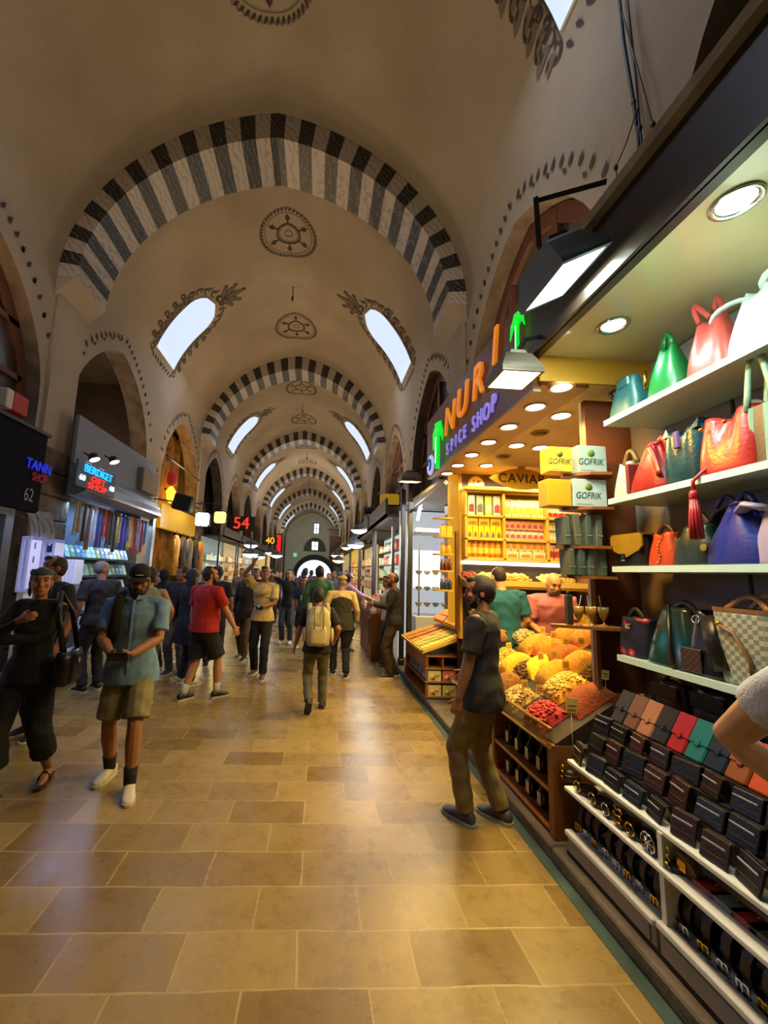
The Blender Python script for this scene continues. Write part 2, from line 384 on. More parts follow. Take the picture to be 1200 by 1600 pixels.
def skylight(k, side):
    yc = RIB0+4.2+PITCH*k+(.53 if k < 0 else 0); w = .62
    pl = opoly(side, w, S0+.05, S1, yc)
    # long cells so that the pane follows the curve of the vault
    mb = MB(); nn = 14
    rows = []
    for i in range(nn+1):
        s = S1+(S0+.05-w*1.1-S1)*i/nn
        hw = w if s >= S0+.05 else w*math.sqrt(max(0, 1-((S0+.05-s)/(w*1.1))**2))
        rows.append([vpt(side*s, yc-hw+2*hw*j/4, .03) for j in range(5)])
    for a, b in zip(rows, rows[1:]):
        for j in range(4): mb.quad(a[j], a[j+1], b[j+1], b[j])
    o = tag(mb.build('window_skylight', SKY), kind='structure')
    fr = MB(); m = len(pl)
    for i in range(m):
        (a, b), (c, d) = pl[i], pl[(i+1) % m]; nseg = max(1, int(math.hypot(c-a, d-b)/.2))
        for q in range(nseg):
            f0, f1 = q/nseg, (q+1)/nseg
            p0, p1 = (a+(c-a)*f0, b+(d-b)*f0), (a+(c-a)*f1, b+(d-b)*f1)
            fr.quad(vpt(*p0, .03), vpt(*p1, .03), vpt(*p1, 0), vpt(*p0, 0))
    fr.build('reveal', SKYD, o)
    if k > 3: return
    mb = MB()
    for sd in (-1, 1):                           # scrolls up both flanks
        s = S1+.05; i = 0
        while s > S0-.1:
            big = .12+.05*(i % 3 == 1)
            if i % 2 and S0-.1 < s < S1-.1:
                ribbon(mb, [(side*a, b) for a, b in spiral(s-.05, yc+sd*(w+.31), -PI/2*sd, .11, .9, -sd)], .04); leaf(mb, side*(s-.02), yc+sd*(w+.26), side*sd*1.1, .22, .11, 1)
            y = yc+sd*(w+.12+.03*(i % 2))
            ribbon(mb, [(side*a, b) for a, b in spiral(s, y, PI/2*sd, big, .9, sd if i % 2 else -sd)], .045)
            leaf(mb, side*(s-.04), y+sd*.06, side*sd*.9, .2, .1, 1); leaf(mb, side*(s+.05), y+sd*.02, side*sd*2.2, .16, .09, 1); leaf(mb, side*(s-.02), y+sd*.1, side*sd*1.3, .12, .045, 0, .016)
            s -= .155; i += 1
        ribbon(mb, [(side*(S1+.1-(S1-S0+.2)*t/10), yc+sd*(w+.05)) for t in range(11)], .03, 1, .013, False)
        for i in range(5):
            a = PI/2*(i+.5)/5; ss, yy = S0-(w+.16)*1.05*math.sin(a), yc+sd*(w+.16)*math.cos(a)
            ribbon(mb, [(side*p, q) for p, q in spiral(ss, yy, a, .12, .9, sd)], .045)
            leaf(mb, side*ss, yy, PI+side*0 if side > 0 else 0, .2, .09, 1)
    top = S0-w*1.1-.14                            # crest: tie and palmette
    mb2 = [(side*(top+.06), yc-.16), (side*(top-.06), yc-.16), (side*(top-.06), yc+.16), (side*(top+.06), yc+.16)]
    for a, b in zip(mb2, mb2[1:]+mb2[:1]): ribbon(mb, [a, b], .03, 0, .015, False)
    for j, (a, ln) in enumerate(((-1.05, .4), (-.52, .55), (0, .68), (.52, .55), (1.05, .4))):
        ca, sa = math.cos(a), math.sin(a)
        q = [(side*(top-.08-ln*t*ca), yc+ln*t*sa) for t in (0, .25, .5, .75, 1)]
        ribbon(mb, q, .19, 1, .013)
        for e in (-1, 1): ribbon(mb, [(p[0]+side*e*.075*math.sin(PI*i/4)*sa, p[1]+e*.075*math.sin(PI*i/4)*ca) for i, p in enumerate(q)], .024)
        ribbon(mb, [(side*x, y) for x, y in spiral(top-.08-ln*ca, yc+ln*sa, 0, .07, .8, 1 if a > 0 else -1)], .035)
    for j in range(9): leaf(mb, side*(S1+.16), yc-w+2*w*j/8, side*.5*(1 if j < 4 else -1) if side > 0 else PI-.5*(1 if j < 4 else -1), .14, .06)
    tag(mb.build('ceiling_ornament', [PAINT, PAINT2]), kind='structure')
for k in range(-1, 6):
    for sd in (-1, 1): skylight(k, sd)
def medallion(yc, r):
    mb = MB()
    for i in range(46):
        a = 2*PI*i/46; leaf(mb, r*.9*math.cos(a), yc+r*.9*math.sin(a), a+.6, r*.17, r*.07); leaf(mb, r*.93*math.cos(a+.05), yc+r*.93*math.sin(a+.05), a-.6, r*.14, r*.05, 1)
    ci = lambda q: [(q*r*math.cos(2*PI*i/40), yc+q*r*math.sin(2*PI*i/40)) for i in range(41)]
    ribbon(mb, ci(.84), r*.02, 1, .014, False); ribbon(mb, ci(.40), r*.055, 0, .014, False); ribbon(mb, ci(.13), r*.03, 1, .014, False); ribbon(mb, ci(.33), r*.02, 1, .014, False)
    for i in range(6):
        a = PI/6+2*PI*i/6; leaf(mb, r*.52*math.cos(a), yc+r*.52*math.sin(a), a, r*.26, r*.17)
        ribbon(mb, [(q*r*math.cos(a), yc+q*r*math.sin(a)) for q in (.4, .5, .6)], r*.05, 0, .014, False)
    tag(mb.build('ceiling_medallion', [PAINT, PAINT2]), kind='structure')
for k in range(-1, 4):
    for d in (-1.9, 1.9): medallion(RIB0+4.55+PITCH*k+d, .72)
# leaf dashes over every arch
def garland(a, sg):
    mb = MB(); n = 26
    for i in range(n+1):
        t = -1.02+2.04*i/n; dy = t*(AHW+.22); h = ASP+(AAP+.26-ASP)*(.8*math.sqrt(max(0, 1-min(1, t*t)))+.2*(1-abs(t)))
        s = sg*(SMAX+ZS-h); leaf(mb, s, a+dy, (PI if sg > 0 else 0)+(.5 if t < 0 else -.5)*sg, .15, .07)
        if i % 2: leaf(mb, s, a+dy+.05, (PI if sg > 0 else 0)-(.5 if t < 0 else -.5)*sg, .11, .05)
    tag(mb.build('wall_'+('left' if sg < 0 else 'right')+'_ornament', PAINT), kind='structure')
for i, a in enumerate(ARCH[:8]):
    for sg in (-1, 1):
        if i or sg < 0: garland(a, sg)
# little hooks hanging from the crown
BLK = M('black painted iron', '#17140f', rough=.5)
for k in range(0, 4):
    y = RIB0+4.55+PITCH*k; z = ZS+RISE; o = thing('ceiling_hook', 'short black iron hook hanging from the vault crown, '+('nearest the first striped arch', 'beyond the second striped arch', 'beyond the third striped arch', 'beyond the fourth striped arch')[k], 'hook', (XC, y, z-.5))
    mb = MB(); mb.tube([(XC, y, z), (XC, y, z-.32)], .014, 6); mb.build('rod', BLK, o)
    mb = MB(); mb.lathe([(.01, 0), (.035, -.04), (.03, -.1), (.004, -.2)], (XC, y, z-.3), 8); mb.build('finial', BLK, o)
# end wall windows and doorway
def end_thing():
    wht = E('daylight pane', '#dfe9ff', 3)
    fr = M('grey window frame', '#5d5f5a')
    for nm, zc, w, h in (('window_1', atY(492, 826, YE).z, .75, 1.5), ('window_2', atY(490, 853, YE).z, .95, 1.25)):
        xc = -.3 if nm == 'window_1' else -.42
        mb = MB(); mb.box(xc-w/2, xc+w/2, YE-.04, YE-.02, zc-h/2, zc+h/2); o = tag(mb.build(nm, wht), kind='structure')
        mb = MB()
        for dx in (-w/2, 0, w/2): mb.box(xc+dx-.05, xc+dx+.05, YE-.1, YE-.03, zc-h/2, zc+h/2)
        for dz in (-h/2, 0, h/2): mb.box(xc-w/2, xc+w/2, YE-.1, YE-.03, zc+dz-.05, zc+dz+.05)
        if nm == 'window_2':
            pts = [(xc-1.6, zc-.8), (xc+1.6, zc-.8)]+[(xc+1.6*math.cos(PI*i/12), zc-.7+1.9*math.sin(PI*i/12)) for i in range(13)]
            m2 = MB(); m2.prism(pts, (0, YE-.015, 0), (1, 0, 0), (0, 0, 1), .01); m2.build('recess', M('shadowed alcove', '#4c4c3c', rough=.9), o)
        mb.build('window_frame', fr, o)
    xc = -.35; zt = 3.4; w = 2.4
    def ar(q, zz): return [(xc-w*q, 0), (xc+w*q, 0)]+[(xc+w*q*math.cos(PI*i/16), 1.1+zz*math.sin(PI*i/16)) for i in range(17)]
    mb = MB(); mb.prism(ar(1.28, 3.0), (0, YE-.01, 0), (1, 0, 0), (0, 0, 1), .02); o = tag(mb.build('door_1', M('dark stone door arch', '#2b2c2c', rough=.9)), kind='structure')
    mb = MB(); mb.prism(ar(1, 2.2), (0, YE-.05, 0), (1, 0, 0), (0, 0, 1), .02); mb.build('daylight', E('street daylight', '#cdd8ff', 3.2), o)
    mb = MB()
    for i in range(7): x = xc-w+2*w*(i+.5)/7; mb.box(x-.14, x+.14, YE-.12, YE-.09, 0, 1.0+.5*random.random())
    mb.build('railing', M('dim street shapes', '#70708a'), o)
end_thing()
# ---------------------------------------------------------------- light
w = bpy.data.worlds.new('dim_world'); SC.world = w; w.use_nodes = True
w.node_tree.nodes['Background'].inputs['Color'].default_value = C('#b8a890'); w.node_tree.nodes['Background'].inputs['Strength'].default_value = .02
# added fill uplights for the glow of the shop lamps, thrown up at the vault and over the floor
for k in range(-1, 6):
    y = 2.2+PITCH*k
    light('AREA', (2.3, y+2, 4.4), 88 if k > 0 else 60, '#ffe2ba', 1.5, (XC-1, y+2, 9), name='shop_glow_fill', sizey=.5)
    light('AREA', (-4.4, y+2, 4.4), 78 if k > 0 else 48, '#ffdcae', 1.5, (XC+1, y+2, 9), name='shop_glow_fill', sizey=.5)
    light('AREA', (-3.4, y+1.1, 7.9), 40, '#cfe0ff', .9, (-1, y+1.1, 0), name='skylight_lamp')
    light('AREA', (1.3, y+1.1, 7.9), 40, '#cfe0ff', .9, (-1, y+1.1, 0), name='skylight_lamp')
light('AREA', (XC, 46, 5), 260, '#f6fff4', 3, (XC, 57, 4), name='end_wall_fill')  # unseen fill added to brighten the end wall
light('AREA', (XC, 30, 6), 120, '#fff0dc', 3, (XC, 30, 10), name='far_vault_fill')  # unseen fill high in the hall, lifts the far vault
light('AREA', (XL-.9, 9.2, 3.4), 45, '#ffe0bc', .8, (XL-1.2, 8.4, 6), name='alcove_fill')  # unseen fill added to lighten the alcove plaster
# ================================================================ the leather-goods stall (near right)
ORD = 'first second third fourth fifth sixth seventh eighth ninth tenth eleventh twelfth thirteenth fourteenth fifteenth sixteenth seventeenth eighteenth nineteenth twentieth twenty-first twenty-second twenty-third twenty-fourth twenty-fifth twenty-sixth twenty-seventh twenty-eighth twenty-ninth thirtieth'.split()
WHT = M('white laminate', '#dde3e0', rough=.35); WHTD = M('grey-white board', '#8e8784', rough=.6, noise=.12, ns=2)
WOODD = M('dark brown wood', '#4a2a14', rough=.5, noise=.4, ns=4, bump=.1); WOODM = M('orange brown wood', '#8a5423', rough=.45, noise=.3, ns=5, bump=.08)
GOLD = M('polished gold metal', '#d9a83c', rough=.2, metal=1); CHR = M('chrome', '#d8d8d8', rough=.12, metal=1)
BY0, BY1 = .55, 2.58
st_ = thing('bag_stall', 'bag stall shell: dark fascia, glossy cream soffit and pale back panel behind the handbag shelves', 'shop stall', (1.95, 1.6, 0))
mb = MB(); mb.box(2.36, 2.40, BY0-.8, 2.84, .9, 3.28); mb.build('back_panel', M('pale lilac panel', '#9a918e', rough=.55), st_)
mb = MB(); mb.box(1.5, 2.42, BY0-1.4, BY1, 3.29, 3.33); mb.build('soffit', M('glossy cream soffit', '#d6cca2', rough=.2, coat=.4, noise=.12, ns=2), st_)
mb = MB(); mb.box(1.47, 1.53, BY0-1.4, BY1, 3.27, 3.66, 0); mb.box(1.45, 1.48, BY0-1.4, BY1, 3.27, 3.34, 0); mb.build('fascia', M('dark bronze fascia', '#2e2219', rough=.35, metal=.3, noise=.4, ns=3), st_)
mb = MB(); mb.box(1.53, 2.36, BY1+.0, BY1+.02, 3.1, 3.29); mb.build('end_closure', M('amber closing board', '#c8902a', rough=.5), st_)
mb = MB(); mb.box(1.42, 1.49, BY0-1.4, BY1+.02, 3.66, 3.72); mb.build('fascia_batten', M('raw wood batten', '#7d6748', rough=.8, noise=.4, ns=8), st_)
mb = MB(); mb.box(2.0, 2.355, 2.8, 2.84, .93, 3.08); mb.build('side_panel', M('dark red-brown panel', '#7d4220', rough=.5, noise=.3, ns=2), st_)
mb = MB(); mb.box(2.354, 2.36, 2.05, 2.065, 1.0, 3.2); mb.build('panel_seam', M('shadow gap', '#2a2524'), st_)
for px, py, nm in ((1150, 315, 'round chrome recessed downlight over the white and yellow handbags'), (958, 508, 'round chrome recessed downlight where the cream soffit meets the spice shop')):
    p = atZ(px, py, 3.29); o = thing('recessed_downlight', nm, 'downlight', p)
    mb = MB(); mb.lathe([(.062, .0), (.084, -.002), (.09, -.008), (.082, -.014), (.064, -.006), (.06, .0)], p, 28, cap=False); mb.build('trim_ring', CHR, o)
    mb = MB(); mb.lathe([(.062, -.004), (.05, -.014), (.03, -.02), (.004, -.022)], p, 24); mb.build('lens', E('downlight lens', '#eafff8', 9), o)
    light('SPOT', p-V((0, 0, .06)), 15, '#e6fff2', .06, p-V((.1, 0, 3)), 150, name='downlight_lamp')
# ------------------------------------------------ wall shelves
SHZ = (1.24, 1.80, 2.25, 2.80)
for i, z in enumerate(SHZ):
    nm = ('lowest white wall shelf, carrying the chequered tote', 'second white wall shelf up, carrying the blue drawstring bag', 'third white wall shelf up, carrying the striped tote', 'topmost white wall shelf, carrying the green and coral bags')[i]
    o = thing('display_shelf', nm, 'shelf', (2.15, 1.5, z))
    mb = MB(); mb.bbox(1.95, 2.35, BY0-.6, BY1-.045, z-.035, z, .004); mb.build('board', M('shelf board aqua-white', '#b9d4cf', rough=.3), o)
    mb = MB(); mb.box(1.943, 1.949, BY0-.6, BY1-.045, z-.036, z+.001); mb.build('front_edge', M('pale aqua edge strip', '#c9ece6', rough=.25), o)
# ------------------------------------------------ handbags
def leather(h, n=.25, rough=.38): return M('leather '+h, h, rough=rough, noise=n, ns=7, bump=.12, bs=60)
def sup(t, w, d, e=3.0):
    c, s = math.cos(t), math.sin(t); return (w/2*abs(c)**(2/e)*(1 if c >= 0 else -1), d/2*abs(s)**(2/e)*(1 if s >= 0 else -1))
def bag_body(o, mat, w, d, h, wt, dt, cleft=0, pleats=0, name='body', e0=3.2, e1=2.4, belly=.06, n=48, lean=0, open_=True, m2=None):
    rings = []
    prof = [(0, .93), (.012, .98), (.05, 1.0)]+[(t/12, 1) for t in range(1, 13)]
    for t, k in prof:
        ww = (w+(wt-w)*t**1.2)*k*(1+belly*math.sin(PI*min(1, t*1.3))); dd = (d+(dt-d)*t**1.1)*k*(1+belly*math.sin(PI*t)); r = []
        for j in range(n):
            a = 2*PI*j/n; x, y = sup(a, ww, dd, e0+(e1-e0)*t)
            if pleats: q = 1+.16*t**2*math.cos(pleats*a); x *= q; y *= q
            if cleft: y *= 1-cleft*t**1.5*math.exp(-(x/(.16*w))**2)
            zz = h*t
            if cleft: zz -= .10*h*t**6*math.exp(-(x/(.13*w))**2)
            r.append((x+lean*t, y, zz))
        rings.append(r)
    if open_:
        tp = rings[-1]; cx = sum(p[0] for p in tp)/n
        rings.append([(cx+(p[0]-cx)*.86, p[1]*.8, p[2]-.004) for p in tp]); rings.append([(cx+(p[0]-cx)*.8, p[1]*.7, p[2]-.05) for p in tp])
    mb = MB(); mb.loft(rings, 0, True); return mb.build(name, mat, o, local=True)
def arc(p0, p1, h, n=12, side=V((0, 0, 0))):
    p0, p1 = V(p0), V(p1); return [p0.lerp(p1, i/n)+(V((0, 0, h))+side)*math.sin(PI*i/n) for i in range(n+1)]
def strap(o, pts, r, mat, name='handle', sx=1.8): mb = MB(); mb.tube(pts, r, 8, sx=sx); return mb.build(name, mat, o, local=True)
def bag(label, px, py, z, kind='handbag', X=2.06, rz=-PI/2, cat='handbag'):
    y = atX(px, py, X-.075).y
    return thing(kind, label, cat, (X, y, z+.001), rz)
# top shelf
o = bag('teal grained leather bag with a dark loop handle, far end of the top shelf', 968, 640, SHZ[3]); m = leather('#1f5a5c')
bag_body(o, m, .27, .16, .27, .15, .08, .3, 0); strap(o, arc((-.07, 0, .24), (-.16, .02, .2), .03, side=V((-.06, 0, 0))), .008, BLK); mb = MB(); mb.bbox(-.055, .055, -.05, -.03, .2, .27, .01); mb.build('flap', m, o, local=True)
o = bag('bright green leather bag with a tall single strap, second on the top shelf', 1030, 600, SHZ[3]); m = leather('#0c7a3a')
bag_body(o, m, .25, .17, .33, .09, .07, .75); strap(o, [(-.03, 0, .3), (-.025, 0, .36), (.0, 0, .4), (.02, .0, .36), (.03, .0, .3)], .011, m, 'strap'); mb = MB(); mb.tube([(-.12, -.05, .1), (-.125, -.05, .22)], .012, 8); mb.build('zip_pull', GOLD, o, local=True)
o = bag('coral pink bucket bag with two thin loop handles on the top shelf', 1097, 560, SHZ[3]); m = leather('#d5524a')
bag_body(o, m, .25, .17, .33, .13, .08, .7); strap(o, arc((-.04, -.03, .31), (.02, -.03, .31), .12, side=V((-.05, 0, 0))), .008, m); strap(o, arc((-.02, .03, .31), (.04, .03, .31), .13), .008, m)
o = bag('glossy white leather bag with wide round handles on the top shelf', 1170, 515, SHZ[3]); m = leather('#cfe3da', .1, .3)
bag_body(o, m, .28, .17, .33, .10, .08, .8); strap(o, [(-.02, 0, .27)]+[(-.12+.1*math.cos(a), -.05*math.sin(a), .27+.03*math.sin(a)) for a in [PI*2*i/14 for i in range(1, 14)]]+[(-.02, 0, .28)], .008, m); strap(o, [(.02, 0, .29)]+[(.13+.11*math.cos(a+PI), -.05*math.sin(a), .31+.03*math.sin(a)) for a in [PI*2*i/14 for i in range(1, 14)]]+[(.02, 0, .29)], .008, m)
o = bag('yellow handbag at the near end of the top shelf, mostly out of view', 1278, 440, SHZ[3]); m = leather('#c8b616'); bag_body(o, m, .26, .16, .33, .2, .1, .2); strap(o, arc((-.06, 0, .3), (.06, 0, .3), .09), .008, m)
# third shelf
o = bag('slim pale blue and tan bag at the far end of the third shelf', 965, 765, SHZ[2]); m = leather('#9fb9b8', .1); bag_body(o, m, .13, .15, .25, .09, .06, .5); strap(o, arc((-.03, 0, .22), (.06, .03, .24), .1), .009, leather('#6b5a2a')); mb = MB(); mb.bbox(.05, .075, -.06, .06, .02, .22, .008); mb.build('gusset', leather('#7a2a2a'), o, local=True)
o = bag('dark red drawstring bag with knotted straps on the third shelf', 1010, 755, SHZ[2]); m = leather('#8d1418'); bag_body(o, m, .29, .2, .3, .07, .07, 0, 6, belly=.12); mb = MB(); mb.ell((0, 0, .3), .045, .035, .022); mb.build('knot', m, o, local=True); strap(o, arc((.0, -.04, .28), (.11, -.09, .08), .02), .01, m, 'strap'); strap(o, arc((.02, 0, .29), (.09, 0, .22), .07), .01, m)
o = bag('dark teal metallic tote with a purple clasp tab on the third shelf', 1062, 745, SHZ[2]); m = leather('#15414a', .5, .25); bag_body(o, m, .25, .15, .31, .24, .13, .35); mb = MB(); mb.bbox(-.02, .02, -.085, -.07, .2, .3, .008); mb.build('clasp_tab', leather('#5b4a86'), o, local=True)
for s in (-1, 1): mb = MB(); mb.add([(s*.11, -.06, .29), (s*.06, -.06, .29), (s*.1, -.04, .35), (s*.11, .06, .29), (s*.06, .06, .29), (s*.1, .04, .35)], [(0, 1, 2), (3, 5, 4), (0, 2, 5, 3), (1, 4, 5, 2), (0, 3, 4, 1)]); mb.build('corner_flap', m, o, local=True)
o = bag('large coral red bucket bag with dark handle and round studs on the third shelf', 1133, 730, SHZ[2]); m = leather('#c8322a', .2, .33); bag_body(o, m, .3, .2, .31, .26, .13, .85, 0, belly=.05); strap(o, arc((-.05, .05, .29), (.12, .05, .29), .06), .012, BLK)
for x in (-.09, .03): mb = MB(); mb.ell((x, -.088, .25), .011); mb.build('stud', GOLD, o, local=True)
o = bag('pale green and brown striped tote on the third shelf', 1196, 700, SHZ[2]); ma, m2 = leather('#8fb79c', .1), leather('#5f4a3a')
mb = MB(); n = 40
for t0, t1 in ((0, .05), (.05, .25), (.25, .5), (.5, .75), (.75, 1)):
    def rr(t): return [(sup(2*PI*j/n, .24-.05*t, .14-.02*t, 3.5)[0]*(1+.02*math.cos(12*2*PI*j/n)), sup(2*PI*j/n, .24-.05*t, .14-.02*t, 3.5)[1]*(1+.08*math.cos(12*2*PI*j/n)), .28*t) for j in range(n)]
    a, b = rr(t0), rr(t1)
    for j in range(n): mb.add([a[j], a[(j+1) % n], b[(j+1) % n], b[j]], [(0, 1, 2, 3)], 0 if (j//2) % 2 else 1)
mb.add(rr(0)+[(0, 0, 0)], [tuple(reversed(range(n)))]); mb.build('body', [ma, m2], o, local=True)
for y in (-.05, .05): strap(o, arc((-.08, y, .27), (.04, y, .27), .3), .009, ma)
# red tassel hanging off the third shelf
p = atX(1087, 770, 1.93); o = thing('tassel_charm', 'long red leather tassel hanging over the edge of the third shelf', 'tassel', p); m = leather('#b3202a')
mb = MB(); mb.tube([(p.x+.13, p.y-.06, SHZ[2]+.12), (p.x+.02, p.y-.02, SHZ[2]+.02), (p.x-.01, p.y, SHZ[2]-.02), (p.x-.012, p.y, SHZ[2]-.08)], .009, 6); mb.build('cord', m, o)
mb = MB(); mb.lathe([(.012, .0), (.02, -.015), (.02, -.045), (.016, -.05)], (p.x-.012, p.y, SHZ[2]-.07), 12); mb.build('cap', m, o)
for i in range(11):
    a = 2*PI*i/11; mb = MB(); b = V((p.x-.012, p.y, SHZ[2]-.11)); mb.tube([b+V((.012*math.cos(a), .012*math.sin(a), 0)), b+V((.02*math.cos(a), .022*math.sin(a), -.1)), b+V((.022*math.cos(a), .026*math.sin(a), -.21))], .007, 5); mb.build('fringe_strand', m, o)
# second shelf
o = bag('black satchel with a mustard yellow flap and silver clasp on the second shelf', 978, 885, SHZ[1]); mk, my = leather('#171310'), leather('#9c7d1e'); bag_body(o, mk, .24, .12, .2, .22, .1, 0, open_=False, e1=3.2)
mb = MB(); mb.prism([(-.13, .2), (-.13, .13), (-.1, .1), (0, .06), (.1, .1), (.13, .13), (.13, .2)], (0, -.07, 0), (1, 0, 0), (0, 0, 1), -.012); mb.box(-.12, .12, -.07, .05, .2, .21); mb.build('flap', my, o, local=True); mb = MB(); mb.bbox(-.016, .016, -.1, -.082, .035, .085, .005); mb.build('clasp', CHR, o, local=True)
o = bag('small orange-red bucket bag with gold stud trim on the second shelf', 1025, 882, SHZ[1]); m = leather('#c4441a'); bag_body(o, m, .19, .13, .2, .12, .08, .2, 0)
for t in range(9): mb = MB(); mb.ell((.01+.012*math.sin(t), -.072+.004*t*.8, .02+.02*t), .006, nu=8, nv=5); mb.build('stud', GOLD, o, local=True)
strap(o, arc((-.05, 0, .19), (.05, 0, .19), .05), .009, leather('#3a1208'))
o = bag('dark green leather bag with black handle ring on the second shelf', 1078, 880, SHZ[1]); m = leather('#142a20'); bag_body(o, m, .25, .16, .22, .14, .1, .4, belly=.14); strap(o, arc((-.06, 0, .2), (.05, 0, .21), .07), .013, BLK); mb = MB(); mb.bbox(-.125, -.09, -.05, .05, .02, .16, .015); mb.build('side_gusset', leather('#6e6a3c'), o, local=True)
o = bag('royal blue drawstring bag with a tied bow top on the second shelf', 1143, 868, SHZ[1]); m = leather('#16258f', .2, .45); bag_body(o, m, .3, .19, .29, .08, .07, 0, 5, belly=.12); mb = MB()
mb.ell((0, 0, .3), .05, .04, .02)
for s in (-1, 1): mb.tube(arc((0, -.02, .3), (s*.09, -.03, .29), .05), .014, 8, sx=.6)
mb.build('bow', m, o, local=True); strap(o, arc((-.12, .03, .1), (-.05, .03, .3), .05, side=V((-.07, 0, 0))), .03, leather('#101018'), 'shoulder_strap', .4)
mb = MB(); mb.lathe([(.018, 0), (.018, .008)], (-.125, -.08, .09), 12, mat=Matrix.Rotation(R(90), 3, 'X')); mb.build('medal', GOLD, o, local=True)
o = bag('lavender bag with a thick pale handle at the near end of the second shelf', 1208, 860, SHZ[1]); m = leather('#a397b8', .1); bag_body(o, m, .22, .16, .26, .12, .09, .3); strap(o, [(-.02, -.05, .25), (-.1, -.07, .28), (-.14, -.05, .26), (-.13, .02, .27), (-.03, .05, .27)], .016, m)
# lowest shelf
def floral():
    m = M('navy floral cloth', '#0d1226', rough=.6); nt = m.node_tree; N, L = nt.nodes, nt.links; b = N['Principled BSDF']
    tc = N.new('ShaderNodeTexCoord'); v = N.new('ShaderNodeTexVoronoi'); v.inputs['Scale'].default_value = 13; v.inputs['Randomness'].default_value = .9; L.new(tc.outputs['Object'], v.inputs['Vector'])
    cr = N.new('ShaderNodeValToRGB'); e = cr.color_ramp.elements; e[0].position = 0; e[0].color = C('#e6b8b0'); e[1].position = .42; e[1].color = C('#0d1226'); x = e.new(.18); x.color = C('#b3131f'); x = e.new(.33); x.color = C('#8a1620'); x = e.new(.36); x.color = C('#12182c')
    L.new(v.outputs['Distance'], cr.inputs['Fac']); L.new(cr.outputs['Color'], b.inputs['Base Color']); return m
def checker(name, a, b_, sc):
    m = M(name, a, rough=.5); nt = m.node_tree; N, L = nt.nodes, nt.links; b = N['Principled BSDF']
    tc = N.new('ShaderNodeTexCoord'); k = N.new('ShaderNodeTexChecker'); k.inputs['Scale'].default_value = sc; k.inputs['Color1'].default_value = C(a); k.inputs['Color2'].default_value = C(b_)
    mp = N.new('ShaderNodeMapping'); mp.inputs['Location'].default_value = (.013, .2137, .017); L.new(tc.outputs['Object'], mp.inputs['Vector']); L.new(mp.outputs['Vector'], k.inputs['Vector']); L.new(k.outputs['Color'], b.inputs['Base Color']); return m
o = bag('navy handbag with red and pink flower print on the lowest shelf', 985, 1030, SHZ[0]); bag_body(o, floral(), .22, .16, .24, .2, .12, 0, e1=3); strap(o, arc((-.06, -.02, .23), (.06, -.02, .23), .06), .009, BLK); mb = MB(); mb.bbox(-.02, .02, -.085, -.07, .17, .2, .004); mb.build('clasp', CHR, o, local=True)
o = bag('shiny teal triangular tote with a centre seam on the lowest shelf', 1046, 1040, SHZ[0]); m = M('teal metallic hide', '#0c5a5a', rough=.18, metal=.6, noise=.75, ns=9, col2='#4a3a26'); bag_body(o, m, .36, .2, .33, .16, .07, .0, belly=.02, e1=3)
mb = MB(); mb.tube([(-.02, -.04, .34), (.03, -.09, .14), (.06, -.103, .0)], .009, 6); mb.build('seam_piping', leather('#1d1a14'), o, local=True); strap(o, arc((-.03, .01, .32), (.12, .01, .28), .05), .012, leather('#15201c'))
o = bag('black bucket bag with chrome ring and brown patterned base on the lowest shelf', 1103, 1052, SHZ[0]); bag_body(o, leather('#0f0c0b', .3, .3), .24, .18, .33, .16, .1, .4, belly=.1); mb = MB(); mb.lathe([(.02, -.004), (.026, 0), (.02, .004), (.016, 0), (.02, -.004)], (-.03, -.075, .28), 14, mat=Matrix.Rotation(R(80), 3, 'X'), cap=False); mb.build('ring', CHR, o, local=True); strap(o, [(.02, -.06, .3), (.06, -.1, .2), (.1, -.09, .05)], .012, leather('#1c1512'), 'strap', 3)
mb = MB(); mb.bbox(-.115, -.0, -.098, -.085, .01, .13, .004); mb.build('base_patch', checker('brown monogram patch', '#2c1b10', '#4d3621', 60), o, local=True)
o = bag('tall cream and blue-grey chequered tote with tan drawcord on the lowest shelf', 1168, 1062, SHZ[0]); bag_body(o, checker('cream and slate check', '#b5b59c', '#76857f', 46), .27, .17, .35, .3, .17, 0, e0=4, e1=5, belly=.02)
mt = leather('#8a6236'); mb = MB(); r0 = [(*sup(2*PI*j/40, .304, .174, 5), .335) for j in range(40)]; r1 = [(*sup(2*PI*j/40, .306, .176, 5), .355) for j in range(40)]; mb.loft([r0, r1], 0, True, False); mb.build('rim', mt, o, local=True)
strap(o, arc((-.1, -.05, .34), (.1, -.05, .34), .07, side=V((0, .03, 0))), .008, mt); strap(o, arc((-.08, .06, .34), (.12, .06, .34), .08), .008, mt); strap(o, [(-.09, -.095, .27), (-.02, -.1, .24), (.04, -.098, .13), (.05, -.1, .02)], .006, mt, 'drawcord'); mb = MB(); mb.ell((-.095, -.093, .275), .013); mb.build('eyelet', GOLD, o, local=True)
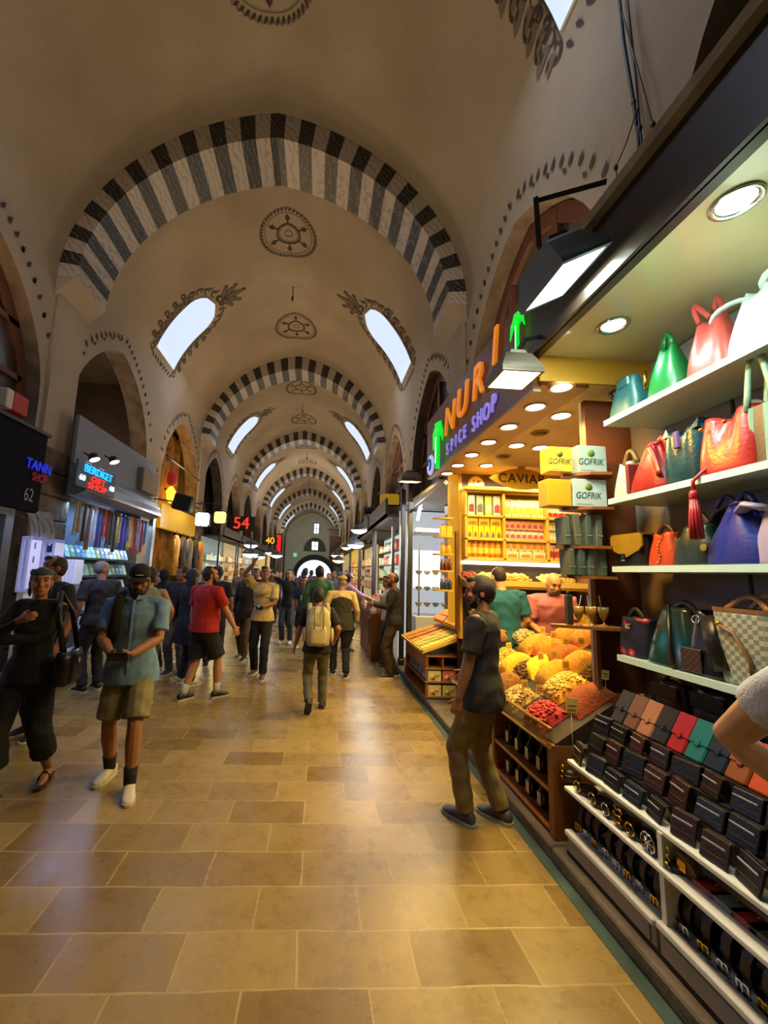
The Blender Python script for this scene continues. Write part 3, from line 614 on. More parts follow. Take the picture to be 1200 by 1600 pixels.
# ------------------------------------------------ the white display cabinet
CX = 1.56
cab = thing('display_cabinet', 'white stepped display cabinet with belt trays, at the foot of the handbag shelves', 'display cabinet', (1.8, 1.6, .085))
for y0, y1, sh in ((1.90, BY1-.05, 0), (1.12, 1.885, .012)):
    mb = MB(); mb.bbox(CX+.004, CX+.03, y0, y1, .1, .205, .004); mb.box(CX-.004, CX+.01, y0+.03, y1-.03, .115, .19); mb.build('front_panel', WHTD, cab)
    mb = MB(); mb.bbox(CX-.012, CX+.035, y0, y1, .195+sh, .222+sh, .004); mb.build('tray_lip', WHT, cab)
mb = MB(); mb.box(CX+.03, 2.3, 1.12, BY1-.05, .1, .2); mb.build('tray_floor', WHT, cab)
mb = MB(); mb.box(CX, CX+.04, 1.12, BY1-.05, .086, .105); mb.build('kick_strip', M('black gap', '#1c1a18'), cab)
mb = MB(); mb.bbox(CX-.005, 2.2, 1.12, BY1-.05, .44, .462, .004); mb.build('shelf', WHT, cab)
mb = MB(); mb.bbox(CX+.02, 2.2, 1.12, BY1-.05, .592, .614, .004); mb.build('shelf', WHT, cab)
for y in (1.86, ): mb = MB(); mb.box(CX+.012, 2.15, y-.012, y+.012, .22, .6); mb.build('divider', WHT, cab)
mb = MB(); mb.box(1.96, 2.0, 1.12, BY1-.05, .2, .62); mb.build('tray_back', M('black tray back', '#120f0e', rough=.8), cab)
TIER = [(1.60, .614), (1.675, .70), (1.75, .785), (1.83, .86), (2.0, .95)]
for i, (x, z) in enumerate(TIER[1:]):
    mb = MB(); mb.box(x, TIER[i+2][0] if i+2 < len(TIER) else 2.34, 1.12, BY1-.05, z-.07, z); mb.build('step', M('black felt step', '#141112', rough=.9), cab)
# rolled belts in the tray
BELT = [leather('#15100d'), leather('#2a170e'), leather('#0d0b0b'), leather('#3a1d10')]
BUCK = [GOLD, CHR]
def belt_proto(lm, bm, r=.1):
    o = thing('rolled_belt', 'x', 'belt', (0, 0, 0)); mb = MB(); w = .034
    pts = [(r*(1-.07*k/14)*math.cos(2*PI*k/14), r*(1-.07*k/14)*math.sin(2*PI*k/14)) for k in range(42)]
    rings = [[(x*1.0, -w/2, z), (x*1.0, w/2, z), (x*.965, w/2, z*.965), (x*.965, -w/2, z*.965)] for x, z in pts]
    mb.loft(rings, 0, False); mb.build('strap_coil', lm, o, local=True)
    mb = MB(); mb.box(-r-.012, -r-.002, -.022, .022, -.072, -.066); mb.box(-r-.012, -r-.002, -.022, .022, -.036, -.03); mb.box(-r-.012, -r-.002, -.022, -.017, -.07, -.03); mb.box(-r-.012, -r-.002, .017, .022, -.07, -.03); mb.box(-r-.014, -r-.004, -.003, .003, -.07, -.03); mb.build('buckle', bm, o, local=True)
    return o
bp = [belt_proto(BELT[i], BUCK[i % 2]) for i in range(4)]; used = set()
nb = 18
for i in range(nb):
    y = 2.5-.077*i
    if abs(y-1.86) < .03: y -= .03
    k = random.randrange(4) if i > 3 else i
    o = bp[k] if k not in used else copy_tree(bp[k]); used.add(k)
    o.location = (CX+.16+random.uniform(-.004, .004), y, .303+.001*random.random()); o.rotation_euler = (0, 0, random.uniform(-.1, .1)); o['label'] = '%s leather belt rolled in the low tray, %s from the wooden post' % (('black', 'dark brown', 'plain black', 'chestnut')[k], ORD[i]); o['group'] = 'rolled belts in the low tray'
# buckled belts on the shelf above
def shelf_belt(px, py, lm, bm, shape, label):
    p = atX(px, py, 1.62); o = thing('coiled_belt', label, 'belt', (1.64, p.y, .463))
    mb = MB(); r = .052; mb.lathe([(r, 0), (r+.002, .002), (r+.002, .034), (r, .036), (r-.012, .036), (r-.012, .03), (.01, .028)], (0, 0, .0), 20); mb.build('strap_coil', lm, o, local=True)
    mb = MB()
    if shape == 'ring': mb.lathe([(.026, -.003), (.032, 0), (.026, .003), (.022, 0), (.026, -.003)], (-.06, 0, .04), 18, mat=Matrix.Rotation(R(90), 3, 'Y'), cap=False)
    elif shape == 'wheel':
        mb.lathe([(.038, -.003), (.045, 0), (.038, .003), (.034, 0), (.038, -.003)], (-.06, 0, .047), 20, mat=Matrix.Rotation(R(90), 3, 'Y'), cap=False)
        for a in range(4): q = a*PI/4; mb.tube([(-.06, .036*math.cos(q), .047+.036*math.sin(q)), (-.06, -.036*math.cos(q), .047-.036*math.sin(q))], .004, 6)
    else:
        for j in range(3):
            mb.tube([(-.06+.004*j, -.028, .015+.03*j), (-.06+.004*j, -.01, .03+.03*j), (-.06+.004*j, .01, .018+.03*j), (-.06+.004*j, .028, .033+.03*j)], .006, 6)
    mb.build('buckle', bm, o, local=True); return o
for i, (px, py, c, b, s) in enumerate(((886, 1225, '#1a110c', GOLD, 'wave'), (912, 1235, '#231510', GOLD, 'ring'), (936, 1255, '#11100f', GOLD, 'ring'), (957, 1268, '#2a1a12', CHR, 'ring'), (976, 1285, '#3a2010', GOLD, 'wave'), (996, 1302, '#141110', GOLD, 'ring'), (1025, 1328, '#100e0e', CHR, 'wheel'), (1052, 1352, '#2a1a10', GOLD, 'wave'))):
    shelf_belt(px, py, leather(c), b, s, ('coiled belt with wavy gold buckle beside the wooden end post', 'coiled belt with oval gold buckle, second from the wooden post on the middle shelf', 'coiled black belt, third from the wooden post on the middle shelf', 'coiled brown belt with silver ring, fourth on the middle shelf', 'coiled tan belt with two gold bars before the divider', 'coiled black belt with gold ring standing against the white divider', 'coiled black belt with round spoked dark buckle past the white divider', 'coiled belt with tall woven gold buckle next to the spoked one')[i])
mb = MB(); p = atX(1076, 1372, 1.63); o = thing('coiled_belt', 'plain brown coiled belt standing upright beside the woven gold buckle', 'belt', (1.63, p.y, .463)); mb.lathe([(.05, -.018), (.052, -.016), (.052, .016), (.05, .018), (.03, .018), (.01, .01)], (0, 0, .052), 18, mat=Matrix.Rotation(R(70), 3, 'Y')); mb.build('strap_coil', leather('#4a2f1c'), o, local=True); mb = MB(); mb.box(-.03, -.022, -.02, .02, .03, .07); mb.build('buckle', GOLD, o, local=True)
def flat_wallet(px, py, X, z, c, label, w=.1, d=.09, h=.022, rz=0):
    p = atX(px, py, X); o = thing('flat_wallet', label, 'wallet', (X+.03, p.y, z), rz); m = leather(c)
    mb = MB(); mb.bbox(-d/2, d/2, -w/2, w/2, 0, h, .006); mb.build('body', m, o, local=True)
    mb = MB(); mb.bbox(-d/2-.003, d*.3, -w/2-.001, w/2+.001, h+.0005, h+.006, .003); mb.build('flap', m, o, local=True); mb = MB(); mb.ell((d*.22, 0, h+.007), .006, .006, .003, 8, 5); mb.build('snap', GOLD, o, local=True); return o
flat_wallet(1103, 1395, 1.63, .463, '#8e1f14', 'flat red wallet lying on the middle shelf under the dark wallets'); flat_wallet(1135, 1428, 1.63, .463, '#5d6a66', 'flat grey-green wallet lying between two red ones on the middle shelf'); flat_wallet(1168, 1452, 1.63, .463, '#8a1b1a', 'flat red wallet on the middle shelf nearest the frame edge'); flat_wallet(1200, 1485, 1.63, .463, '#3a3a2c', 'flat olive wallet at the near end of the middle shelf')
# standing open wallets on the steps
WL = [leather('#0e0c0c'), leather('#14110f'), leather('#2e1a10'), leather('#11161c'), leather('#3b1e12')]
CARD = M('pale card edge', '#b9c2c8', rough=.4)
def wallet_proto(i):
    o = thing('standing_wallet', 'x', 'wallet'); m = WL[i]
    for sg in (-1, 1):
        mb = MB(); mb.bbox(-.006, .004, -.056, .056, 0, .098, .003, rot=Matrix.Rotation(sg*R(-17), 3, 'Y')); 
        for q in range(len(mb.v)): mb.v[q] = mb.v[q]+V((sg*.02-.0, 0, 0))
        mb.build('leaf', m, o, local=True)
    mb = MB(); mb.box(-.0425, -.040, -.045, .045, .068, .074)
    for q in range(len(mb.v)): mb.v[q] = mb.v[q]+V((.012, 0, 0))
    if i % 2 == 0 or i == 3: mb.build('card_edge', CARD, o, local=True)
    mb = MB(); mb.box(-.036, -.034, -.05, .05, .03, .033); mb.build('slot_seam', M('stitch brown', '#4a3a2c'), o, local=True)
    return o
wp = [wallet_proto(i) for i in range(5)]; used = set()
for r, (x, z) in enumerate(TIER[:3]):
    for i in range(9 if r else 10):
        y = 2.47-.137*i-.05*(r % 2); k = random.choice((0, 0, 0, 1, 1, 1, 3, 2, 4)) if (r, i) not in ((0, 0), (0, 1)) else (2, 1)[i]
        o = wp[k] if k not in used else copy_tree(wp[k]); used.add(k)
        o.location = (x+.042, y, z+.001); o.rotation_euler = (0, 0, random.uniform(-.28, .28)); o.scale = (1, random.uniform(.88, 1.1), random.uniform(.82, 1.15))
        o['label'] = '%s leather wallet standing open, %s from the spice shop in the %s row' % (('black', 'soft black', 'brown', 'navy black', 'chestnut')[k], ORD[i], ('front', 'middle', 'upper')[r]); o['group'] = 'wallets standing on the steps'
for k in range(5):
    if k not in used:
        for ch in list(wp[k].children): bpy.data.objects.remove(ch)
        bpy.data.objects.remove(wp[k])
# long purses leaning on the fourth step
PU = [('#1a1a16', 'dark olive'), ('#6b4630', 'tan brown'), ('#a06c48', 'pale tan'), ('#16130f', 'near-black'), ('#9c1420', 'bright red'), ('#136a6c', 'teal'), ('#0f2233', 'navy'), ('#8a4a18', 'saddle brown'), ('#c04a1a', 'orange'), ('#a52a30', 'crimson'), ('#2a2318', 'dark moss'), ('#9a4a16', 'cognac'), ('#a3244a', 'magenta'), ('#241a16', 'coffee')]
for i, (c, nm) in enumerate(PU):
    y = 2.44-.098*i; o = thing('long_purse', nm+' long leather purse leaning in the row above the dark wallets', 'purse', (1.845, y, .861), 0, 'long purses leaning in a row'); m = leather(c, .15)
    rot = Matrix.Rotation(R(32), 3, 'Y')
    mb = MB(); mb.bbox(-.012, .012, -.047, .047, 0, .2, .007); mb.v = [rot@v for v in mb.v]; mb.build('body', m, o, local=True)
    mb = MB(); mb.bbox(-.017, -.0125, -.048, .048, .08, .201, .003); mb.v = [rot@v for v in mb.v]; mb.build('flap', leather(c, .05, .3), o, local=True)
    mb = MB(); mb.bbox(-.022, -.0175, -.012, .012, .07, .1, .003); mb.v = [rot@v for v in mb.v]; mb.build('clasp_tab', leather(c, .3), o, local=True)
# shadowed bags at the back
for i, (c, nm, y, w, h) in enumerate((('#3a2416', 'dark brown shoulder bag lying in shadow next to the spice shop', 2.36, .22, .17), ('#14110f', 'black shoulder bag lying in shadow under the lowest shelf', 2.1, .24, .19), ('#11164a', 'dark blue flat handbag with thin handle in shadow under the lowest shelf', 1.82, .26, .16), ('#131211', 'glossy black handbag with silver clasp in shadow beside the blue one', 1.55, .24, .15), ('#5d5a48', 'grey-beige patterned bag partly hidden behind the bent arm', 1.28, .24, .16))):
    o = thing('shadowed_handbag', nm, 'handbag', (2.16, y, .951), -PI/2); m = leather(c); bag_body(o, m, w, .14, h, w*.8, .09, .1, belly=.1, e1=3, open_=False); strap(o, arc((-w*.3, 0, h*.95), (w*.3, 0, h*.95), .06), .008, m)
    mb = MB(); mb.bbox(-w*.4, w*.4, -.078, -.068, h*.45, h*.9, .004); mb.build('flap', leather(c, .1, .3), o, local=True)
light('AREA', (2.2, 1.5, 2.98), 5, '#e6ffe6', .2, (2.0, 1.5, 4), name='top_shelf_strip_lamp', sizey=2.0)  # unseen fill added to brighten the soffit in place of bounced light
# ================================================================ the spice shop
GLOW = M('golden lacquered wood', '#cc9e3c', rough=.35, noise=.2, ns=3); GLOWD = M('brown stained wood', '#6a3d16', rough=.45, noise=.35, ns=4, bump=.08)
NY0, NY1 = 2.63, 5.3
sh = thing('spice_shop', 'spice shop front: brown lit fascia, cream ceiling and gold-edged end partition', 'shop front', (1.6, 4, 0))
BR = M('brown fascia board', '#6a3a14', rough=.4, noise=.3, ns=2)
mb = MB(); mb.box(1.5, 1.56, NY0, NY1+.1, 3.06, 3.86); mb.build('fascia', BR, sh)
mb = MB(); mb.box(1.56, 1.92, NY0, NY1+.1, 3.09, 3.13); mb.box(1.5, 1.56, NY0, NY1+.1, 3.04, 3.06); mb.build('soffit', M('brown soffit', '#9a744a', rough=.35), sh)
mb = MB(); mb.box(1.92, 3.6, NY0, NY1, 3.12, 3.16); mb.build('shop_ceiling', M('cream crackled ceiling', '#d8c090', rough=.4, noise=.2, ns=5), sh)
mb = MB(); mb.box(1.9, 3.6, NY1, NY1+.06, .09, 3.12); mb.build('end_partition', M('charcoal brown panel', '#2e2018', rough=.5), sh)
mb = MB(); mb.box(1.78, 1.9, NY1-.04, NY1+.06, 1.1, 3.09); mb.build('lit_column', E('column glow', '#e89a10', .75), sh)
for x in (1.895, ): mb = MB(); mb.box(x, x+.035, NY1-.08, NY1-.0, .9, 3.09); mb.build('corner_post', GLOW, sh)
mb = MB(); mb.box(3.55, 3.6, NY0, NY1, .09, 3.12); mb.build('back_wall', M('dim amber wall', '#7a4f1c', rough=.6), sh)
# bright gold panel that closes the shop towards the bags
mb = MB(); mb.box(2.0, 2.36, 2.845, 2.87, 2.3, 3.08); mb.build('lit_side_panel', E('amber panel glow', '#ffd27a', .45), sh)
LENS = E('warm downlight lens', '#fff3d8', 14)
def dl(p, label, r=.085, pw=14):
    o = thing('recessed_downlight', label, 'downlight', p)
    mb = MB(); mb.lathe([(r*.8, -.001), (r, -.002), (r*1.04, -.007), (r*.96, -.012), (r*.8, -.006)], p, 24, cap=False); mb.build('trim_ring', M('cream trim ring', '#e0c48c', rough=.3), o)
    mb = MB(); mb.lathe([(r*.82, -.004), (r*.6, -.009), (r*.1, -.011)], p, 20); mb.build('lens', LENS, o)
    light('SPOT', V(p)-V((0, 0, .04)), pw, '#ffe6a0', .07, V(p)-V((0, 0, 3)), 150, name='downlight_lamp')
for i, y in enumerate((2.57+.07, 2.99, 3.44, 3.88, 4.33, 4.78, 5.2)):
    dl((1.72, y, 3.09), 'round soffit light under the orange letters, %s of seven from the handbags' % ORD[i])
for i, (x, y) in enumerate(((2.07, 3.2), (2.09, 4.02), (2.11, 4.83), (2.37, 4.05))):
    dl((x, y, 3.12), ('round ceiling light above the boxed sweets by the bags', 'round ceiling light, middle one of the inner ceiling row', 'round ceiling light of the inner row closest to the number 55', 'round ceiling light deeper inside in front of the gold oval sign')[i], .09, 26)
for x, y, lb in ((2.12, 3.62, 'flat grey speaker disc in the cream ceiling between two inner lights'), (2.14, 4.42, 'flat grey speaker disc in the cream ceiling nearer the gold oval sign')):
    o = thing('ceiling_vent_disc', lb, 'vent', (x, y, 3.12)); mb = MB(); mb.lathe([(.085, -.001), (.08, -.01), (.02, -.012)], (x, y, 3.12), 20); mb.build('rim', M('grey mesh disc', '#9c8a66', rough=.6), o); mb = MB(); mb.lathe([(.06, -.012), (.01, -.016)], (x, y, 3.12), 16); mb.build('grille', M('dark mesh', '#6d5c40'), o)
# ---- the lettering
UF, VF = (0, -1, 0), (0, 0, 1)
OR = M('orange neon face', '#e08a1a', em='#ff8a10', es=.55, rough=.4); VI = M('violet-white neon face', '#cfc6ff', em='#9080ff', es=.5)
sg = thing('shop_sign', 'orange NURI lettering over lilac SPICE SHOP lettering on the brown fascia', 'sign', (1.5, 3.9, 3.5))
def letter(ch, px, py, size, m, x=1.47, **k):
    p = atX(px, py, x); t = text('letter', ch, size, m, (x, p.y, p.z), UF, VF, sg, .01, **k); return t
for ch, px, py in (('N', 702, 657), ('U', 721, 630), ('R', 746, 598), ('I', 772, 545)):
    letter(ch, px, py, .46, OR, shear=.18, bevel=.004)
for ch, (px, py) in zip('SPICE', ((699, 703), (706, 696), (712, 690), (719, 683), (726, 676))): letter(ch, px, py, .2, VI, 1.485, shear=.12, sx=.72)
for ch, (px, py) in zip('SHOP', ((740, 664), (749, 655), (760, 645), (771, 631))): letter(ch, px, py, .22, VI, 1.485, shear=.12, sx=.8)
NG = M('green neon', '#18c838', em='#0cff3a', es=.7)
NGI = M('pale green neon core', '#c8ffd0', em='#b0ffc0', es=1.6)
def palm(px, py, h, label, x=1.45):
    p = atX(px, py, x); o = thing('neon_palm', label, 'neon sign', p)
    mb = MB()
    def P(a, b): return p+V((0, -a*h, b*h))
    mb.tube([P(-.02, -.5), P(0, -.2), P(.03, .2)], [.05*h, .045*h, .04*h], 8); mb.build('trunk', NG, o)
    for i, (a, b, c, d) in enumerate(((-.12, .36, -.25, .1), (-.2, .3, -.33, -.02), (.16, .38, .28, .12), (.22, .28, .34, -.02), (-.05, .45, -.16, .46), (.1, .45, .22, .44))):
        mb = MB(); mb.tube([P(.03, .2), P(a*.6+.01, b), P(a, b*.95), P(c, d)], [.05*h, .065*h, .05*h, .012*h], 8); mb.build('frond', NG, o)
    mb = MB(); mb.tube([P(-.005, -.4)+V((-.05*h, 0, 0)), P(.03, .15)+V((-.055*h, 0, 0))], .012*h, 6); mb.build('lit_core', NGI, o)
palm(808, 520, .33, 'bright green neon palm standing above the warm floodlight'); palm(684, 695, .6, 'slim green neon palm at the far end of the orange lettering')
p = atX(674, 727, 1.44); o = thing('round_sign', 'small round white sign with blue swirl at the far end of the spice fascia', 'sign', p)
RX = Matrix.Rotation(R(-90), 3, 'Y')
mb = MB(); mb.lathe([(.01, 0), (.13, 0), (.135, .012), (.125, .024), (.01, .024)], p, 24, mat=RX); mb.build('disc', M('sign white', '#cfd8f0', em='#9fb6ff', es=.7), o)
mb = MB(); mb.tube([p+V((-.03, .07*math.cos(a), .07*math.sin(a))) for a in [i*.35 for i in range(14)]], .012, 6); mb.build('swirl', M('blue paint', '#2038a0'), o)
# ---- floodlights
def flood(label, c, a, b, face, depth, em, es, arm=None, housing='#4a4640', power=0, col='#ffffff'):
    """c: face centre; a, b: half edges; the face normal is a x b"""
    c, a, b = V(c), V(a), V(b); nrm = a.cross(b).normalized(); o = thing('floodlight', label, 'floodlight', c)
    H = M('flood housing '+housing, housing, rough=.45, metal=.4, noise=.2, ns=6)
    def ring(k, d): return [c+a*(i*k)+b*(j*k)-nrm*d for i, j in ((-1, -1), (1, -1), (1, 1), (-1, 1))]
    mb = MB(); mb.loft([ring(1.12, -.005), ring(1.14, .02), ring(1.05, .05), ring(.78, depth), ring(.7, depth+.02)], 0, False); mb.build('housing', H, o)
    mb = MB(); mb.loft([ring(1.14, -.012), ring(1.14, -.004), ring(1.0, -.004), ring(1.0, -.012), ring(1.14, -.012)], 0, False, False); mb.build('bezel', H, o)
    mb = MB(); mb.loft([ring(1.0, -.0085), ring(1.0, -.006)], 0, False); mb.build('lens', E('flood lens '+face, face, es), o)
    mb = MB()
    for i in range(5): q = -.6+.3*i; mb.prism([(-.5, 0), (.5, 0), (.4, .03), (-.4, .03)], c+b*q-nrm*(depth+.015), a.normalized()*a.length, -nrm, .006)
    mb.build('cooling_fins', H, o)
    if arm:
        mb = MB()
        for q in arm: mb.tube(q, .018, 4)
        mb.build('bracket_mount', M('rusty dark steel', '#2a241f', rough=.7, metal=.5), o)
    if power: light('AREA', c+nrm*.03, power, col, a.length*1.6, c+nrm, name='flood_lamp', sizey=b.length*1.6)
    return o
q = atX(878, 437, 1.27); flood('large white LED floodlight on a black arm beneath the arched window', q, (.115, 0, .06), (0, -.18, 0), '#e8fffb', .15, None, 7, [[q+V((0, .1, .2)), q+V((-.03, .15, .33)), q+V((-.04, .15, .66))], [q+V((-.04, .15, .64)), q+V((.25, -.05, .58))]], '#4d565c', 26, '#e4fff2')
q = atX(802, 592, 1.25); flood('warm white floodlight hung under the bright neon palm', q, (.12, 0, 0), (0, -.12, -.0), '#fff0c0', .12, None, 9, [[q+V((0, 0, .13)), q+V((.1, .02, .3)), q+V((.25, .04, .35))]], '#54483a', 40, '#ffb530')
p = atX(640, 752, 1.35); flood('small yellow mounted floodlight at the far end of the spice fascia', p, (.14, .0, 0), (0, -.14, -.02), '#ffe9a0', .11, None, 9, [[p+V((0, 0, .12)), p+V((.15, 0, .2))]], '#5a4a2c', 30, '#ffb62e')
# ---- back shelves on the end partition
YS = NY1-.01
sv = thing('wall_shelving', 'golden wooden shelf wall of boxed teas and sweets under the gold oval sign', 'shelving', (2.6, YS, 1.85))
def xz(px, py): q = atY(px, py, YS-.15); return q.x, q.z
x0, zt = xz(726, 768); x1 = 3.5; zb = xz(725, 875)[1]
SX = [x0, xz(785, 800)[0], xz(852, 800)[0], x1]; SZ = [zb+.03, xz(724, 842)[1], xz(724, 806)[1], zt]
mb = MB(); mb.box(x0, x1, YS-.02, YS-.001, zb, zt); mb.build('back_board', M('amber back board', '#d8b65c', rough=.5), sv)
for x in SX: mb = MB(); mb.bbox(x-.018, x+.018, YS-.2, YS-.02, zb, zt, .004); mb.build('upright', GLOW, sv)
for z in SZ: mb = MB(); mb.bbox(x0-.018, x1, YS-.2, YS-.02, z-.014, z+.014, .004); mb.build('shelf_board', GLOW, sv)
mb = MB(); mb.bbox(x0-.03, x1, YS-.25, YS-.02, zt+.01, zt+.06, .01); mb.build('cornice', M('bright gold cornice', '#d8a23c', rough=.3), sv)
mb = MB(); mb.bbox(x0-.03, x1, YS-.27, YS-.02, zb-.05, zb-.01, .006); mb.build('light_strip', E('strip light', '#fff1cf', 2.6), sv)
light('AREA', (2.6, YS-.32, 2.95), 22, '#ffeeb0', 1.4, (2.7, YS, 2.2), name='shelf_wash_lamp', sizey=.1)
light('AREA', (2.7, YS-.2, zb-.06), 10, '#ffeeb0', 1.3, (2.7, YS-.4, .9), name='shelf_strip_lamp', sizey=.1)
def pk(name, label, cat, x, z, w, h, d, col, grp, style='box', mark=None):
    o = thing(name, label, cat, (x, YS-.11, z+.0155), 0, grp)
    m = M('pack '+col, col, rough=.4)
    mb = MB()
    if style == 'tin': mb.lathe([(w*.46, 0), (w*.5, .005), (w*.5, h*.62), (w*.46, h*.64), (w*.5, h*.66), (w*.5, h*.97), (w*.44, h)], (0, 0, 0), 14)
    elif style == 'bag':
        mb.loft([[(sx*w/2*a, sy*d/2*b, h*t) for sx, sy in ((-1, -1), (1, -1), (1, 1), (-1, 1))] for t, a, b in ((0, .8, .9), (.08, .95, 1), (.6, 1, .9), (.85, .95, .4), (.9, .98, .12), (1, .98, .1))], 0, False)
    else: mb.bbox(-w/2, w/2, -d/2, d/2, 0, h, .004)
    mb.build('body', m, o, local=True)
    if mark:
        mb = MB()
        if style == 'tin': mb.lathe([(w*.505, h*.18), (w*.508, h*.2), (w*.508, h*.45), (w*.505, h*.47)], (0, 0, 0), 14, cap=False)
        elif style == 'house': mb.prism([(-w*.3, h*.1), (w*.3, h*.1), (w*.3, h*.35), (0, h*.62), (-w*.3, h*.35)], (0, -d/2-.002, 0), (1, 0, 0), (0, 0, 1), .0015)
        else: mb.prism([(-w*.36, h*.16), (w*.36, h*.16), (w*.36, h*.5), (w*.1, h*.6), (-w*.36, h*.5)], (0, -d/2-.002 if style == 'box' else -d*.5, 0), (1, 0, 0), (0, 0, 1), .0015)
        mb.build('printed_label', M('print '+mark, mark, rough=.5), o, local=True)
    return o
def row(n, xa, xb, fn):
    for i in range(n): fn(i, xa+(xb-xa)*(i+.5)/n)
wA = (SX[1]-SX[0]-.05)
for i, (c, mk, nm) in enumerate((('#e8d8c0', '#7a2a2a', 'white tall carton with small red prints'), ('#a8a898', '#5d5d55', 'silver foil pouch'), ('#a8b85a', '#d8d8a0', 'pale green carton'), ('#e8d0c0', '#b03a3a', 'pinkish white carton with red prints'))):
    pk('tall_carton', nm+' on the top left bay of the golden shelves'.replace(' left', ' first'), 'carton', SX[0]+.03+wA*(i+.5)/4, SZ[2], wA/4*.8, .27, .1, c, None, 'box', mk)
row(6, SX[0]+.02, SX[1]-.02, lambda i, x: pk('yellow_box', 'yellow box with dark house-shaped print in the row of six above the tins', 'carton', x, SZ[1], wA/6*.95, .16, .1, '#f0c010', 'row of six yellow printed boxes', 'house', '#6a5a4a'))
row(3, SX[0]+.02, SX[1]-.02, lambda i, x: tag(pk('yellow_box', 'flat yellow box lying on top of the row of six yellow boxes', 'carton', x, SZ[1]+.16, wA/3*.94, .12, .1, '#e8b810', 'flat yellow boxes on top', 'box', '#8a6a2a')))
row(6, SX[0]+.02, SX[1]-.02, lambda i, x: pk('gold_tin', 'orange-gold tin with domed cap in the bottom row of six tins', 'tin', x, SZ[0], .085, .27, .085, '#b8741a', 'row of six gold tins', 'tin', '#e8b84a'))
wB = SX[2]-SX[1]-.04
row(6, SX[1]+.04, SX[2]-.02, lambda i, x: pk('foil_pouch', 'silver and yellow foil pouch in the top middle bay', 'pouch', x, SZ[2], wB/6*.92, .24, .07, '#c8b890', 'foil pouches in the top middle bay', 'bag', '#d8a020'))
for j in range(2): row(7, SX[1]+.02, SX[2]-.02, lambda i, x: pk('pink_pouch', 'pink and white pouch in the %s tier of the middle bay' % ('lower', 'upper')[j], 'pouch', x, SZ[1]+.135*j, wB/7*.95, .13, .06, '#d8a898', 'pink pouches %d in the middle bay' % (j+1), 'bag', '#b84a5a'))
row(6, SX[1]+.02, SX[2]-.02, lambda i, x: pk('orange_pouch', 'pouch with orange window standing behind the clear tubs', 'pouch', x, SZ[0]+.1, wB/6*.92, .17, .06, '#d8c8a8', 'orange pouches in the bottom middle bay', 'bag', '#d87a1a'))
row(3, SX[1]+.02, SX[2]-.02, lambda i, x: pk('clear_tub', 'clear tub of orange sweets on the bottom middle bay', 'tub', x, SZ[0], wB/3*.92, .095, .12, '#d8c0a0', 'clear tubs in the bottom middle bay', 'box', '#d87a2a'))
for j, z in enumerate((SZ[0], SZ[1], SZ[1]+.14, SZ[2])):
    row(5, SX[2]+.02, SX[3]-.02, lambda i, x: pk('small_pouch', ('white and red sweet box in the lowest tier', 'pale green pouch in the lower tier', 'pale green pouch in the upper tier', 'white pouch with red window on the top board')[j]+' of the end bay', 'pouch', x, z, .1, .135 if j else .2, .06, ('#d8b0a0', '#b8b898', '#b8c0a0', '#c8b8a0')[j], 'end bay pouches tier %d' % (j+1), 'box' if j == 0 else 'bag', ('#a83a3a', '#d8d8c8', '#e0d0c0', '#b02a1a')[j]))
# gold oval sign, number disc
c = atY(812, 750, YS-.42); o = thing('oval_sign', 'gold pointed-oval sign with dark CAVIAR lettering above the shelves', 'sign', c)
GD = M('brushed gold sign', '#e6bc48', rough=.3, metal=.15); L_ = .42
mb = MB(); pts = [(-L_+2*L_*i/16, .135*math.sin(PI*i/16)**.8) for i in range(17)]; pts = pts[:8]+[(-.05, .15), (0, .22), (.05, .15)]+pts[9:]; pts += [(L_-2*L_*i/16, -.14*math.sin(PI*i/16)**.8) for i in range(1, 16)]
mb.prism(pts, c+V((0, -.06, 0)), (1, 0, 0), (0, 0, 1), -.02) if False else mb.prism(pts, c+V((0, -.04, 0)), (1, 0, 0), (0, 0, 1), .012); mb.build('gold_plate', GD, o)
text('lettering', 'CAVIAR', .165, M('dark engraved letters', '#2a1a0c', rough=.5), c+V((0, -.056, 0)), (1, 0, 0), (0, 0, 1), o, .003, spacing=1.1)
c = atY(743, 757, YS-.12); o = thing('number_disc', 'round gold disc bearing the number 55 at the top of the partition', 'sign', c)
mb = MB(); mb.lathe([(.01, 0), (.105, 0), (.11, .01), (.1, .02), (.01, .02)], c+V((0, -.01, 0)), 28, mat=Matrix.Rotation(R(90), 3, 'X')); mb.build('disc', GD, o)
text('numerals', '55', .12, M('dark engraved letters', '#2a1a0c'), c+V((0, -.034, 0)), (1, 0, 0), (0, 0, 1), o, .003)
# ---- trays of sweets below the strip light
DT = [('#8a2a14', 'dark red dried fruit', 735), ('#e0b840', 'pale yellow sweets', 762), ('#e08a14', 'orange apricots', 790), ('#d89a20', 'golden dried fruit', 812), ('#c8a83a', 'yellow-green raisins', 858), ('#b08a30', 'brown figs', 880)]
NUT = {}
def nugget(mb, p, r, k=0):
    mb.ell(p, r*random.uniform(.7, 1.2), r*random.uniform(.6, 1.1), r*random.uniform(.5, .9), 6, 4, k, Matrix.Rotation(random.uniform(0, 3), 3, V((random.random(), random.random(), random.random()+.1)).normalized(), ) if False else None)
ct = thing('sweets_counter', 'two stepped golden counters of dried-fruit trays beneath the strip light', 'counter', (2.6, YS-.3, .09))
za = xz(760, 912)[1]; zc = xz(760, 960)[1]
mb = MB(); mb.bbox(x0, 3.5, YS-.42, YS-.02, za-.05, za, .006); mb.build('upper_board', GLOW, ct)
mb = MB(); mb.bbox(x0, 3.5, YS-.36, YS-.02, .09, zc-.1, .006); mb.build('lower_case', GLOWD, ct)
